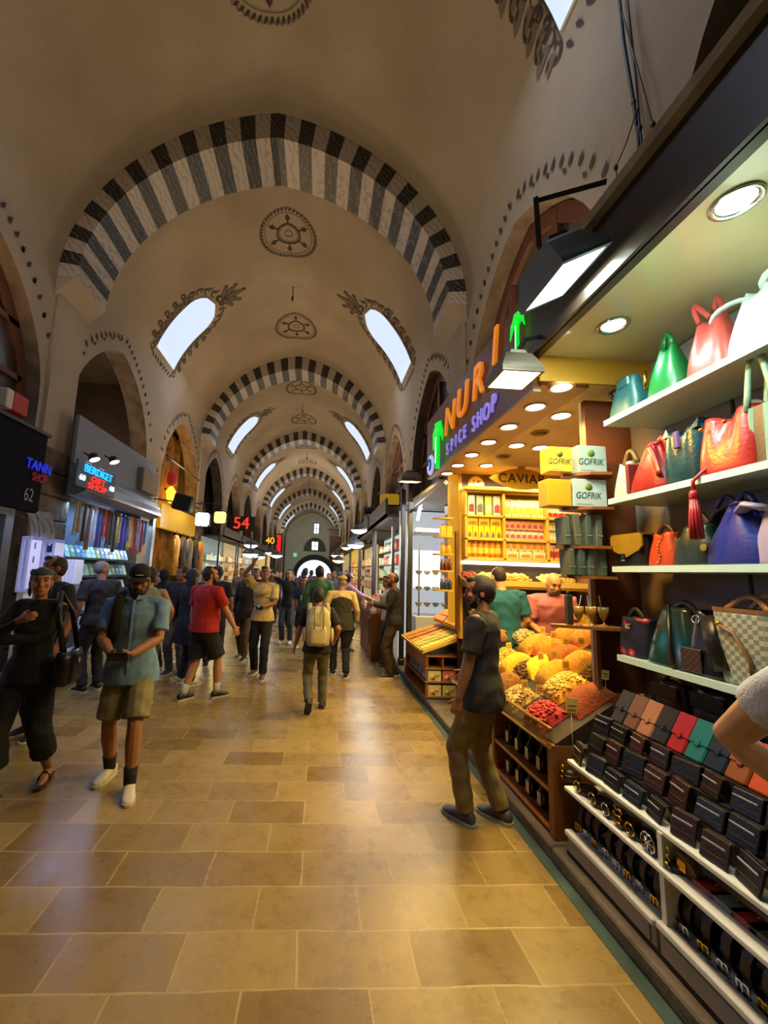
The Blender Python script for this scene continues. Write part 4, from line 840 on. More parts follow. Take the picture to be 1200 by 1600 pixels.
mb = MB(); mb.box(x0, 3.5, YS-.44, YS-.42, za-.02, za+.05); mb.build('upper_rail', M('glass edge strip', '#c8a860', rough=.2), ct)
def tray(name, label, x, y, z, w, d, h, col, tilt, grp=None, lump=.02, n=40, col2=None):
    o = thing(name, label, 'tray', (x, y, z), 0, grp); rot = Matrix.Rotation(R(tilt), 3, 'X'); m = M('heap '+col, col, rough=.7, noise=.35, ns=30, bump=.6, bs=50, col2=col2)
    mb = MB(); mb.box(-w/2, w/2, -d/2, d/2, 0, .02, rot=rot, piv=(0, -d/2, 0)); mb.build('tray_base', M('clear tray plastic', '#b8a070', rough=.3), o, local=True)
    mb = MB(); mb.grid(lambda u, v: rot@(V((u*w*.47, v*d*.47+d/2, .022+h*max(0, (1-abs(u)**3)*(1-abs(v)**3))**.5)))-V((0, d/2, 0)), [-1+i/5 for i in range(11)], [-1+i/5 for i in range(11)])
    for _ in range(n):
        u, v = random.uniform(-.85, .85), random.uniform(-.85, .85); mb.ell(rot@V((u*w*.47, v*d*.47+d/2, .022+h*((1-abs(u)**3)*(1-abs(v)**3))**.5))-V((0, d/2, 0)), lump*random.uniform(.7, 1.2), lump*random.uniform(.7, 1.1), lump*.7, 6, 4)
    tag(mb.build('heap', m, o, local=True), kind='stuff'); return o
for i, (c, nm, px) in enumerate(DT): tray('sweet_tray', 'tray of %s on the upper counter under the strip light' % nm, atY(px, 895, YS-.24).x, YS-.24, za+.005, .21, .3, .05, c, 18)
for i, (c, nm, px) in enumerate((('#c8a020', 'yellow sweets', 750), ('#7a9a1e', 'green pistachio sweets', 768), ('#6a2410', 'dark dried berries', 796), ('#b08a2a', 'golden raisins', 872), ('#e0b020', 'bright yellow sweets', 893), ('#c89a2a', 'amber sweets', 903))): tray('sweet_tray', 'tray of %s on the lower counter by the two men' % nm, atY(px, 945, YS-.2).x, YS-.2, zc-.09, .21, .3, .06, c, 20)
# ---- rounded corner shelves with jars
cs = thing('corner_shelf', 'rounded golden corner shelf stack of jars at the far corner of the spice shop', 'shelf unit', (1.78, NY1, 1.2))
mb = MB(); mb.box(1.84, 1.888, NY1-.1, NY1-.045, 1.0, 2.3); mb.build('upright', GLOWD, cs)
CZ = [atY(700, y, NY1-.1).z for y in (924, 894, 868, 841, 812)]
for z in CZ: mb = MB(); mb.prism([(0, 0), (0, -.14)]+[(-.24*math.sin(a), -.14+.0*a-.0+(.14)*(1-math.cos(a))) for a in [PI/2*i/8 for i in range(1, 9)]], (1.775, NY1-.046, z), (1, 0, 0), (0, 1, 0), .022); mb.build('shelf_board', GLOW, cs)
for j, (lb, c, n) in enumerate((('small dark blue jar on the lowest rounded corner shelf', '#2a3450', 3), ('brown bottle with amber label on a rounded corner shelf', '#5a1a0c', 3), ('yellow jar on the middle rounded corner shelf', '#d89a14', 2), ('yellow carton on the upper rounded corner shelf', '#e0a818', 2))):
    for i in range(n):
        x = 1.62+.16*(i+.5)/n*1.0; o = thing('shelf_jar', lb, 'jar', (x, NY1-.1, CZ[j]+.023), 0, 'corner shelf jars row %d' % (j+1))
        mb = MB(); r = .026 if n == 3 else .036
        if j == 3: mb.bbox(-.038, .038, -.035, .035, 0, .14, .005)
        else: mb.lathe([(r*.9, 0), (r, .01), (r, .09), (r*.5, .115), (r*.5, .125)], (0, 0, 0), 12)
        mb.build('body', M('jar '+c, c, rough=.3), o, local=True); mb = MB(); mb.lathe([(r*.6, .125), (r*.62, .13), (r*.6, .15), (.002, .152)], (0, 0, .015 if j == 3 else 0), 12); mb.build('lid', M('lid amber', '#b8782a', rough=.4), o, local=True)
# ---- bracket shelves against the partition: waffle boxes, slabs, glasses
bk = thing('bracket_shelf', 'brown wooden shelf tower with pointed boards holding GOFRIK boxes and glasses', 'shelf unit', (2.0, 2.7, 1.2))
mb = MB(); mb.box(1.99, 2.1, 2.765, 2.795, 1.03, 2.62); mb.build('back_board', GLOWD, bk)
mb = MB(); mb.box(1.955, 1.985, 2.77, 2.795, 1.0, 2.55); mb.build('edge_trim', M('pale peeling edge', '#c8b09a', rough=.7, noise=.5, ns=9), bk)
BZ = [1.40, 1.735, 1.94, 2.21, 2.455]
for i, z in enumerate(BZ):
    w = (.34, .26, .3, .24, .22)[i]
    mb = MB(); mb.prism([(-.1, 0), (.04, -.02), (.1, .05), (.1, .17), (-.08, .17), (-w, .15), (-w*1.05, .1)], (1.97, 2.592, z-.02), (1, 0, 0), (0, 1, 0), .02); mb.build('shelf_board', WOODM, bk)
mb = MB(); mb.bbox(1.945, 1.975, 2.72, 2.75, .93, 1.38, .004); mb.build('prop_post', WOODM, bk)
def gofrik(label, px, py, X, w, h, z, col, mk=True, rz=0, em=0):
    """px,py: centre of the printed face, which looks at the viewer (-Y)."""
    d = .1; p = atY(px, py, 2.63)
    o = thing('waffle_box', label, 'carton', (p.x, 2.692, z), rz)
    mb = MB(); mb.bbox(-w/2, w/2, -.06, .06, 0, h, .004); mb.build('carton', M('carton '+col, col, rough=.45), o, local=True)
    if mk:
        tx = text('lettering', 'GOFRIK', h*.33, M('dark green print', '#1c4a34'), (0, 0, 0), (1, 0, 0), (0, 0, 1), None, .0006, shear=.2); tx.parent = o; tx.matrix_local = Matrix(((.8, 0, 0, -.015), (0, 0, -1, -.0615), (0, 1, 0, h*.4), (0, 0, 0, 1)))
        mb = MB(); mb.lathe([(.001, 0), (h*.13, 0), (h*.13, .0015), (.001, .0015)], (-.01, -.0605, h*.72), 16, mat=Matrix.Rotation(R(90), 3, 'X')); mb.build('printed_emblem', M('olive print', '#5a7a2a'), o, local=True)
        mb = MB(); mb.box(-w*.42, w*.05, -.0612, -.0604, h*.08, h*.12); mb.build('small_print', M('grey print', '#8aa0a0'), o, local=True)
    return o
gofrik('pale blue GOFRIK box on the lower pointed board', 921, 740, 0, .245, .2, 2.211, '#a9c0c4')
gofrik('plain yellow-lit box beside the lower pale blue GOFRIK box', 874, 757, 0, .17, .19, 2.211, '#d8a01c', False)
gofrik('yellow-lit GOFRIK box on the upper pointed board', 876, 700, 0, .17, .18, 2.456, '#e8b83c')
gofrik('pale blue GOFRIK box on the upper pointed board, partly covered by the teal bag', 924, 678, 0, .21, .2, 2.456, '#9db8b8')
for i, (px, z, h, lb) in enumerate(((884, 1.941, .2, 'thin'), (900, 1.941, .22, 'second'), (917, 1.941, .22, 'third'), (934, 1.941, .22, 'thick'), (889, 1.736, .18, 'narrow'), (905, 1.736, .18, 'pale'), (918, 1.736, .19, 'leaning'), (938, 1.736, .19, 'end'))):
    x = atY(px, 850, 2.66).x; o = thing('stone_slab', 'grey-green upright packet, %s from the pink pouches on the %s board' % (ORD[i % 4], 'upper' if i < 4 else 'lower'), 'packet', (x, 2.69, z))
    mb = MB(); rot = Matrix.Rotation(R(random.uniform(-3, 3)), 3, 'Y'); mb.bbox(-.018-.006*(i % 2), .018, -.06, .06, 0, h, .004, rot=rot); mb.build('packet', M('grey green card %d' % (i % 3), ('#566258', '#5f6650', '#465a52')[i % 3], rough=.7, noise=.2, ns=12), o, local=True)
    mb = MB(); mb.box(-.02, .02, -.0625, -.0605, h*.3, h*.34); mb.build('band', M('dull band', '#8a8a6a'), o, local=True)
for i, px in enumerate((903, 923, 942)):
    x = atY(px, 940, 2.68).x; o = thing('stemmed_glass', 'amber stemmed glass with a straw, %s from the dark bottle on the lowest board' % ORD[i], 'glass', (x, 2.68, BZ[0]+.001), 0)
    mb = MB(); mb.lathe([(.024, 0), (.024, .004), (.005, .01), (.005, .035), (.02, .05), (.03, .08), (.034, .125), (.031, .125), (.027, .08), (.012, .052)], (0, 0, 0), 16, cap=False); mb.build('bowl', M('amber glass', '#c8983a', rough=.08, trans=.45, spec=.8), o, local=True)
    mb = MB(); mb.lathe([(.004, .053), (.018, .055), (.026, .08), (.03, .11), (.002, .112)], (0, 0, 0), 14); mb.build('filling', M('brown filling', '#5a3a10', rough=.6, noise=.4, ns=40), o, local=True)
    mb = MB(); mb.tube([(-.01, 0, .06), (.025-.05*(i > 0), 0, .2)], .004, 6); mb.build('straw', M('pale straw', '#9ab0a8'), o, local=True)
x = atY(888, 930, 2.7).x; o = thing('dark_bottle', 'square dark bottle standing beside the amber glasses', 'bottle', (x, 2.7, BZ[0]+.001)); mb = MB(); mb.bbox(-.02, .02, -.02, .02, 0, .2, .004); mb.build('body', M('dark olive box', '#3a341c', rough=.4), o, local=True); mb = MB(); mb.lathe([(.011, .2), (.011, .225), (.001, .227)], (0, 0, 0), 10); mb.build('cap', BLK, o, local=True)
# ---- the spice counter
SL = .62; P0 = V((1.58, 0, .68)); SN = V((-SL, 0, 1)).normalized()
ck = thing('spice_counter', 'dark wooden spice counter with sloped bins, glass rail and bottle shelves', 'counter', (1.9, 3.5, .086))
CY0, CY1 = 2.64, 4.2
for z in (.1, .33, .60): mb = MB(); mb.bbox(1.56, 2.1, CY0+.03, CY1, z, z+.02, .003); mb.build('shelf_board', WOODM, ck)
for y0, y1 in ((CY0, CY0+.055), (CY1-.04, CY1), (3.5, 3.53)): mb = MB(); mb.bbox(1.55, 2.1, y0, y1, .086, .645, .004); mb.build('upright', WOODM, ck)
mb = MB(); mb.box(2.1, 2.13, CY0, CY1, .086, .62); mb.build('back_board', WOODD, ck)
mb = MB(); mb.quad((1.58, CY0, .655), (1.98, CY0, .655+.4*SL), (1.98, CY1, .655+.4*SL), (1.58, CY1, .655)); mb.quad((1.98, 2.86, .655+.4*SL), (2.34, 2.86, .655+.76*SL), (2.34, CY1, .655+.76*SL), (1.98, CY1, .655+.4*SL)); mb.quad((1.58, CY0, .65), (1.98, CY0, .65), (1.98, CY0, .655+.4*SL), (1.58, CY0, .655)); mb.build('sloped_deck', M('dark bin board', '#2a1a0e', rough=.7), ck)
mb = MB(); mb.box(1.545, 1.56, CY0, CY1, .62, .74); mb.build('front_glass', M('smoky edge glass', '#8a7030', rough=.08, alpha=.35, trans=.3), ck)
mb = MB(); mb.bbox(1.54, 1.565, CY0, CY1, .735, .75, .003); mb.bbox(1.54, 1.58, CY0, CY1, .62, .632, .003); mb.build('brass_rail', M('aged brass', '#a8843a', rough=.3, metal=.8), ck)
NT = [('powder', 0), ('nuts', .012), ('nuts', .02)]
def heap(px, py, label, col, col2, kind='powder', w=.225, d=.31, h=.10, lump=.011, n=130, dy=0):
    p = atP(px, py, P0, SN); x, y = p.x, p.y
    o = thing('spice_heap', label, 'spice heap', (x, y, .655+(x-1.58)*SL)); al = math.atan(SL); rot = Matrix.Rotation(-al, 3, 'Y')
    m = M('spice '+col, col, rough=.85, noise=.5, ns=45 if kind == 'powder' else 25, bump=.5, bs=90, col2=col2)
    def top(u, v): return rot@V((u*d/2, v*w/2, .004+h*max(0, (1-abs(u)**2.6)*(1-abs(v)**2.4))**.6))
    mb = MB(); mb.grid(top, [-1+i/7 for i in range(15)], [-1+i/6 for i in range(13)])
    if kind != 'powder':
        for _ in range(n):
            u, v = random.uniform(-.88, .88), random.uniform(-.88, .88); q = top(u, v)
            a, b, c = lump*random.uniform(.8, 1.3), lump*random.uniform(.6, .9), lump*random.uniform(.5, .8)
            mt = Matrix.Rotation(random.uniform(0, PI), 3, 'Z')@Matrix.Rotation(random.uniform(-.6, .6), 3, 'X')
            mb.ell(q, a*(1.7 if kind == 'pods' else 1), b, c, 6, 4, 1 if random.random() < .4 else 0, mt)
    tag(mb.build('heap', [m, M('spice bits '+col, col2 or col, rough=.6, noise=.3, ns=30)], o, local=True), kind='stuff'); return o
heap(852, 1118, 'heap of glossy red dried fruit at the near front corner of the spice counter', '#8f1420', '#c83a34', 'nuts', .24, .26, .1, .016)
heap(810, 1090, 'heap of cream and brown nuts beside the red dried fruit', '#7a5218', '#d8b468', 'nuts', .24, .27, .09, .015)
heap(790, 1068, 'reddish brown spice powder heap in the front row', '#7a4412', '#8f5a1c')
heap(772, 1078, 'dark rust spice powder heap at the far end of the front row', '#6a3010', '#8a4a1c')
heap(770, 1045, 'heap of pinkish beige pellets behind the dark-shirted man', '#a07a50', '#d8b088', 'nuts', .2, .25, .08, .011)
heap(884, 1072, 'heap of pale yellow flaked nuts next to the terracotta powder', '#b8902a', '#e8cc6a', 'nuts', .24, .3, .1, .013, 170)
heap(868, 1050, 'mustard powder heap between the bright yellow and the flaked nuts', '#a87a14', '#c4961e')
heap(845, 1040, 'bright yellow turmeric heap with a rounded top', '#f0c010', '#f8d83a', w=.2, d=.3, h=.1)
heap(826, 1046, 'heap of dark brown curled pods beside the bright yellow spice', '#4a3014', '#6f4c1e', 'pods', .2, .24, .08, .014)
heap(806, 1036, 'golden yellow powder heap in the second row', '#cf9a14', '#e0b030')
heap(786, 1022, 'greenish yellow seed heap near the dark-shirted man', '#9a8a2a', '#c0a84a', 'nuts', .2, .25, .07, .008)
heap(920, 1092, 'terracotta red powder block at the end next to the wallets', '#8f3c10', '#a84c18', w=.2, d=.32, h=.11)
heap(905, 1035, 'light brown powder heap in the third row', '#a86e14', '#bf8424', w=.2, d=.3)
heap(880, 1024, 'rust brown powder heap between orange and light brown', '#8a4410', '#a0581a')
heap(856, 1010, 'vivid orange powder heap in the third row', '#d86208', '#f08a20', w=.24, d=.28)
heap(836, 1006, 'ochre powder heap behind the orange one', '#b07a14', '#c8922a')
heap(818, 994, 'heap of pale beans at the back of the counter', '#8a7a4a', '#b8a878', 'nuts', .22, .22, .08, .015)
heap(945, 1045, 'heap of black dried herbs against the partition', '#1c120a', '#3a2412', 'pods', .2, .28, .08, .012)
heap(885, 992, 'deep gold powder heap at the back beside the price cards', '#a8660f', '#b87a20', w=.22, d=.24)
heap(912, 998, 'dark orange powder heap at the back under the bracket shelf', '#9a5210', '#ae6a1e', w=.22, d=.24)
CARDM = M('yellowed price card', '#e0c060', rough=.35); CARDI = M('ink on card', '#6a5a24')
for i, (px, py, lb) in enumerate(((848, 985, 'standing behind the beans'), (865, 993, 'behind the orange powder'), (884, 1003, 'between rust and deep gold'), (908, 1003, 'in front of the dark orange powder'), (936, 1005, 'by the partition at the back'), (827, 1015, 'in the golden yellow powder'), (845, 1026, 'beside the dark pods'), (866, 1024, 'at the top of the bright yellow heap'), (884, 1040, 'in the mustard powder'), (916, 1052, 'on the black herbs'), (946, 1056, 'next to the terracotta powder top'), (820, 1070, 'between pods and front row'), (843, 1078, 'shining in front of the turmeric'), (893, 1108, 'tall one beside the red dried fruit'), (795, 1010, 'at the far back corner'), (797, 1058, 'in the golden front row'))):
    p = atP(px, py, P0+SN*.12, SN); o = thing('price_card', 'small yellowed price card on a stick '+lb, 'price card', (p.x, p.y, p.z-.075))
    big = 1.5 if i == 13 else 1; mb = MB(); rot = Matrix.Rotation(R(random.uniform(-8, 8)), 3, 'Y')
    mb.bbox(-.026*big, .026*big, -.0015, .0015, .05, .05+.062*big, .001, rot=rot); mb.build('card', CARDM, o, local=True)
    mb = MB(); mb.tube([(0, .003, -.24 if i == 13 else -.1), (0, .003, .09)], .002, 5); mb.build('stick', CARDM, o, local=True)
    mb = MB()
    for q in range(2): mb.box(-.018*big, .018*big, -.0032, -.0018, .068+.018*q*big, .073+.018*q*big, rot=rot, piv=(0, 0, .08))
    mb.build('ink_line', CARDI, o, local=True)
BOT = M('dark bottle glass', '#1a0f08', rough=.15); TAGM = M('pale paper tag', '#c8b47a', rough=.6)
for j, (z, n) in enumerate(((.351, 10), (.121, 10))):
    for i in range(n):
        y = 2.78+.155*i; 
        if abs(y-3.515) < .05: y += .05
        o = thing('dark_bottle', 'dark bottle with pale tag, %s from the end post, %s counter shelf' % (ORD[i], ('upper', 'lower')[j]), 'bottle', (1.66, y, z), 0, 'bottles under the spice counter')
        mb = MB(); mb.lathe([(.032, 0), (.035, .01), (.035, .11), (.014, .15), (.012, .19), (.015, .195), (.001, .2)], (0, 0, 0), 12); mb.build('body', BOT, o, local=True)
        mb = MB(); mb.box(-.04, -.0365, -.022, .022, .02, .1); mb.build('paper_tag', TAGM, o, local=True)
# scale and display boxes behind the counter
o = thing('glass_case', 'low counter display case of yellow sweets at the end of the spice slope', 'display case', (2.6, 3.35, .09)); mb = MB(); mb.bbox(2.56, 3.3, 3.1, 3.6, .09, 1.2, .01); mb.build('base_cabinet', GLOWD, o); mb = MB(); mb.bbox(2.56, 3.3, 3.1, 3.6, 1.2, 1.26, .005); mb.build('counter_top', GLOW, o)
# ---- loose turkish-delight stand further on
ds = thing('sweets_stand', 'wooden stand with tilted yellow sweets tray and boxed sweets on low shelves', 'stand', (1.75, 6, .086))
X0, X1, Y0, Y1 = 1.5, 2.05, 5.42, 6.62
for y in (Y0, Y1-.03): mb = MB(); mb.bbox(X0, X1, y, y+.03, .09, .64, .003); mb.build('side_board', WOODM, ds) if y != Y0 else None
mb = MB(); mb.bbox(X0, X0+.035, Y0, Y0+.035, .09, .66, .003); mb.build('corner_post', WOODM, ds)
mb = MB(); mb.bbox(X0, X0+.03, Y0+.03, Y1-.03, .45, .64, .003); mb.build('front_rail', WOODM, ds)
for z in (.1, .29, .46, .62): mb = MB(); mb.bbox(X0-.01, X1, Y0-.01, Y1-.03, z, z+.018, .003); mb.build('shelf_board', WOODM, ds)
mb = MB(); mb.box(1.72, 1.74, Y0, Y1-.05, .48, .62); mb.build('cubby_divider', WOODM, ds)
rot = Matrix.Rotation(-R(20), 3, 'Y')
def tp(a, b, c=0): return V((X0-.06, Y0-.04, .685))+rot@V((a, 0, c))+V((0, b, 0))
def slab(mb, a0, a1, b0, b1, c0, c1, mi=0): mb.add([tp(a, b, c) for c in (c0, c1) for b in (b0, b1) for a in (a0, a1)], [(0, 2, 3, 1), (4, 5, 7, 6), (0, 1, 5, 4), (2, 6, 7, 3), (0, 4, 6, 2), (1, 3, 7, 5)], mi)
mb = MB(); slab(mb, 0, .64, 0, 1.3, -.02, 0); mb.build('tray_base', M('yellowed tray', '#c8a040', rough=.4), ds)
mb = MB(); slab(mb, 0, .015, 0, 1.3, 0, .03); slab(mb, .625, .64, 0, 1.3, 0, .03); slab(mb, 0, .64, 0, .015, 0, .03); slab(mb, 0, .64, 1.285, 1.3, 0, .03); mb.build('tray_rim', M('cream tray rim', '#d8b860', rough=.4), ds)
for i, (b0, c, nm) in enumerate(((.05, '#e8c020', 'lemon yellow cubes'), (.25, '#a8a81e', 'green-yellow slices'), (.42, '#d8b040', 'pale gold sticks'), (.6, '#c8901a', 'amber rolls'), (.85, '#b87a14', 'honey pastries'), (1.06, '#c88a1a', 'golden pastries'))):
    o = thing('sweets_row', 'row of %s on the tilted stand tray' % nm, 'sweets', tp(.3, b0+.07, 0), 0, None); mb = MB(); m = M('sweet '+c, c, rough=.5, noise=.2, ns=20)
    for j in range(14): a = .03+.041*j; slab(mb, a, a+.036, b0, b0+.15, .001, .03+.008*random.random())
    tag(mb.build('pieces', m, o), kind='stuff')
o = thing('sweets_tray', 'tall tilted tray of amber sweets at the back of the stand', 'tray', (2.02, 5.6, 1.0)); mb = MB(); rr = Matrix.Rotation(-R(38), 3, 'Y')
for j in range(2):
    for i in range(10):
        for q in range(2): mb.box(1.93+.12*q, 2.03+.12*q, 5.45+.55*j+.05*i, 5.49+.55*j+.05*i, 1.0, 1.04, 0, rr, (1.93, 5.6, 1.0))
tag(mb.build('pieces', M('amber sweet', '#d88a14', rough=.5, noise=.3, ns=15), o), kind='stuff'); mb = MB(); mb.box(1.92, 2.2, 5.43, 6.56, .97, .995, 0, rr, (1.93, 5.6, 1.0)); mb.build('tray_base', M('yellowed tray', '#c8a040'), o)
mb = MB(); mb.box(2.06, 2.12, 5.5, 6.5, .09, .98); mb.build('support_board', WOODD, o)
for j, z in enumerate((.119, .309)):
    for i, c in enumerate((('#c8b89a', 'pale box printed with yellow fruit'), ('#b8b07a', 'box with green leaves and fruit print')) if j == 0 else (('#bcc0ae', 'grey box printed with yellow fruit'), ('#c06a50', 'red box printed with peach fruit'))):
        x = 1.62+.2*i; o = thing('sweets_box', c[1]+' on the %s shelf of the wooden stand' % ('bottom', 'middle')[j], 'carton', (x, Y0+.06, z)); mb = MB(); mb.bbox(-.09, .09, -.05, .05, 0, .14, .004); mb.build('carton', M('carton '+c[0], c[0], rough=.4), o, local=True)
        for q, (u, w_) in enumerate(((-.03, .05), (.035, .08), (.0, .035))): mb = MB(); mb.lathe([(.001, 0), (.035-.006*q, 0), (.035-.006*q, .002), (.001, .002)], (u, -.0505, w_), 14, mat=Matrix.Rotation(R(90), 3, 'X')); mb.build('printed_fruit', M('fruit print %d%d' % (j, i), ('#d8b040', '#c8b020', '#d8a040', '#e0907a')[2*j+i], rough=.5), o, local=True)
for i in range(4):
    y = 5.6+.26*i; o = thing('flat_tin', 'blue-grey glossy box tilted in the side of the wooden stand, %s from the corner post' % ORD[i], 'carton', (X0+.06, y, .31), 0); mb = MB(); mb.bbox(-.02, .02, -.11, .11, 0, .13, .004, rot=Matrix.Rotation(R(12), 3, 'Y')); mb.build('lid', M('blue grey tin', '#7a86a8', rough=.2, metal=.4, noise=.4, ns=6), o, local=True); mb = MB(); mb.box(-.035, -.03, -.08, .08, .05, .055); mb.build('band', M('dull band', '#8a8a6a'), o, local=True)

light('AREA', (2.1, 3.4, 2.95), 85, '#ffe070', .9, (2.0, 3.5, .9), name='spice_fill', sizey=.4)  # added warm fill, brightens the spice heaps
light('AREA', (1.9, 6.0, 2.9), 55, '#ffdf70', .8, (1.7, 5.9, .8), name='stand_lamp', sizey=.4)  # added warm fill, yellows the tray of the sweets stand
# ================================================================ windows in the arches, cables
FRW = M('reddish brown window frame', '#5a3218', rough=.6, noise=.3, ns=4); PANE = M('dusky window pane', '#4a443c', rough=.15, spec=.7, noise=.3, ns=1)
def arch_window(a, sg, n, cols=3, z0=3.3):
    X = (XR if sg > 0 else XL)+sg*.25; pts = []
    for i in range(25): y = a-(AHW-.02)*math.cos(PI*i/24); pts.append((y, arch_z(y-a)-.02))
    mb = MB(); mb.add([(X+sg*.04, pts[0][0], z0)]+[(X+sg*.04, y, z) for y, z in pts]+[(X+sg*.04, pts[-1][0], z0)], [list(range(27))]); o = tag(mb.build('window_%d' % n, PANE), kind='structure')
    mb = MB(); ring = [(pts[0][0], z0)]+pts+[(pts[-1][0], z0)]
    for (ya, za), (yb, zb) in zip(ring, ring[1:]):
        ka = lambda y, z: (a+(y-a)*.9, z0+(z-z0)*.93)
        A, B = ka(ya, za), ka(yb, zb); mb.add([(X-.03*sg, ya, za), (X-.03*sg, yb, zb), (X-.03*sg, *B), (X-.03*sg, *A), (X+.05*sg, *A), (X+.05*sg, *B)], [(0, 1, 2, 3), (3, 2, 5, 4)])
    for j in range(1, cols):
        y = a-AHW+2*AHW*j/cols; mb.box(X-.035, X+.035, y-.05, y+.05, z0, arch_z(y-a)-.05)
    for z in (4.55, 5.35):
        hw = AHW*.93 if z < ASP else AHW*math.sqrt(max(0, 1-((z-ASP)/(AAP-ASP))**2))*.93; mb.box(X-.03, X+.03, a-hw, a+hw, z-.045, z+.045)
    mb.build('window_frame', FRW, o)
for i in range(1, 6): arch_window(ARCH[i], 1, 10+i, 3 if i == 1 else 2)
arch_window(ARCH[1], -1, 21, 4)
# lit plaster inside the arch of the gift shop
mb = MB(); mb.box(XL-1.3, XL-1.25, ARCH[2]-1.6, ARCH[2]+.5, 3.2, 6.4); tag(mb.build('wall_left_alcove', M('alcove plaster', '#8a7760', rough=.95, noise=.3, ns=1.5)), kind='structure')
WIRE = M('black cable', '#14110f', rough=.6)
for i, pts in enumerate((((968, 0), (975, 70), (990, 160), (998, 215), (1000, 300)), ((980, 0), (992, 110), (1000, 200), (1006, 250)), ((996, 170), (978, 225), (962, 262), (966, 290), (975, 305)), ((972, 20), (1000, 120), (1020, 195), (1030, 250)))):
    P = [atX(x, y, 2.42-.012*i) for x, y in pts]; o = thing('hanging_cable', ('thick twisted black cable down the wall above the bag stall', 'second black cable beside the thick twisted one', 'loose black cable looping out beside the arched window', 'thin brown wire slanting away from the cable bundle')[i], 'cable', P[-1])
    Q = [];
    for a, b in zip(P, P[1:]): Q += [a.lerp(b, t/4) for t in range(4)]
    Q.append(P[-1]); mb = MB(); mb.tube(Q, (.014, .009, .005, .006)[i], 6); mb.build('wire', WIRE, o); mb = MB(); mb.ell(P[len(P)//2], .018, .018, .03, 8, 6); mb.build('clip', WIRE, o)
# ================================================================ right side beyond the spice shop
STEEL = M('brushed steel', '#9a9a98', rough=.35, metal=.7, noise=.15, ns=5); POST = M('dark grey steel post', '#2f3136', rough=.4, metal=.4)
WL_ = E('white lit panel', '#f2f6ff', 1.5); GLS = M('clear shelf glass', '#d8e6e4', rough=.05, alpha=.28, trans=.2)
o = thing('glass_showcase', 'tall white glass showcase with curved shelves beside the rounded jar shelves', 'showcase', (2.15, 7.6, .09))
mb = MB(); mb.box(1.66, 2.66, 8.02, 8.06, .09, 3.0); mb.build('back_panel', E('white lit panel soft', '#e4eaf0', .6), o)
mb = MB(); mb.bbox(1.84, 2.6, 7.35, 7.98, .09, .95, .01); mb.build('base_cabinet', M('white cabinet', '#c9ccca', rough=.4), o)
for x, y in ((1.84, 7.93), (2.57, 7.93), (1.9, 7.4), (2.5, 7.4)): mb = MB(); mb.box(x, x+.025, y, y+.025, .95, 2.5); mb.build('corner_post', STEEL, o)
for z in (1.1, 1.4, 1.7, 2.0): mb = MB(); mb.prism([(1.86, 7.97), (1.86, 7.6), (1.95, 7.45), (2.2, 7.38), (2.45, 7.45), (2.56, 7.6), (2.56, 7.97)], (0, 0, z), (1, 0, 0), (0, 1, 0), .012); mb.build('glass_shelf', GLS, o)
mb = MB(); mb.bbox(1.82, 2.62, 7.33, 8.0, 2.5, 2.58, .01); mb.build('top_panel', M('white cabinet', '#c9ccca'), o)
mb = MB(); mb.box(1.95, 2.5, 8.0, 8.015, 1.45, 2.2); mb.build('painted_glare', E('white glare glow', '#ffffff', 1.6), o)  # white glare on the showcase, put in as a glowing panel
for j, z in enumerate((1.113, 1.413, 1.713)):
    for i in range(4):
        c = ('#b8b07a', '#a87a5a', '#7a8a7a', '#c8b8a0')[(i+j) % 4]; q = thing('trinket_dish', 'small %s bowl on the %s glass shelf of the white showcase' % (('olive', 'rust', 'grey-green', 'cream')[(i+j) % 4], ('lowest', 'middle', 'upper')[j]), 'bowl', (1.96+.165*i, 7.62, z), 0); mb = MB(); mb.lathe([(.03, 0), (.035, .01), (.07, .06), (.075, .07), (.065, .068), (.03, .02)], (0, 0, 0), 14); mb.build('body', M('glaze '+c, c, rough=.3), q, local=True); mb = MB(); mb.lathe([(.066, .055), (.03, .075), (.002, .08)], (0, 0, 0), 12); mb.build('contents', M('bowl fill '+c, c, rough=.8, noise=.4, ns=30), q, local=True)
light('AREA', (2.0, 6.8, 2.95), 30, '#f4f8ff', .9, (1.9, 7.2, 0), name='showcase_lamp')
o = thing('awning_frame', 'grey metal awning arm and shutter box over the white glass shop', 'awning', (1.6, 6.2, 2.6))
a, b = atX(638, 802, 1.6), atX(697, 754, 1.6); mb = MB(); mb.tube([a, b], .035, 4); mb.build('arm', STEEL, o); mb = MB(); mb.box(1.7, 2.6, 5.5, 8.0, 3.02, 3.08); mb.build('canopy_panel', M('pale grey ceiling panel', '#a8a9a6', rough=.5), o)
for px, lb in ((629, 'dark steel post at the far corner of the white glass shop'), (640, 'dark steel post nearer than its twin beside the white glass shop')):
    p = atX(px, 850, 1.58); o = thing('steel_post', lb, 'post', (1.58, p.y, .086)); mb = MB(); mb.bbox(1.54, 1.62, p.y-.05, p.y+.05, .086, 3.3, .01); mb.build('shaft', POST, o); mb = MB(); mb.bbox(1.53, 1.63, p.y-.06, p.y+.06, .086, .2, .01); mb.build('base', POST, o)
p = atX(655, 800, 1.9); o = thing('tube_light', 'slanted white tube light under the awning of the glass shop', 'lamp', p); mb = MB(); mb.tube([p+V((-.05, -.3, .1)), p+V((.05, .3, -.1))], .03, 8); mb.build('tube', E('tube glow', '#eaf2ff', 4), o); mb = MB(); mb.box(p.x-.04, p.x+.04, p.y-.1, p.y+.1, p.z+.03, p.z+.06); mb.build('fitting', STEEL, o)
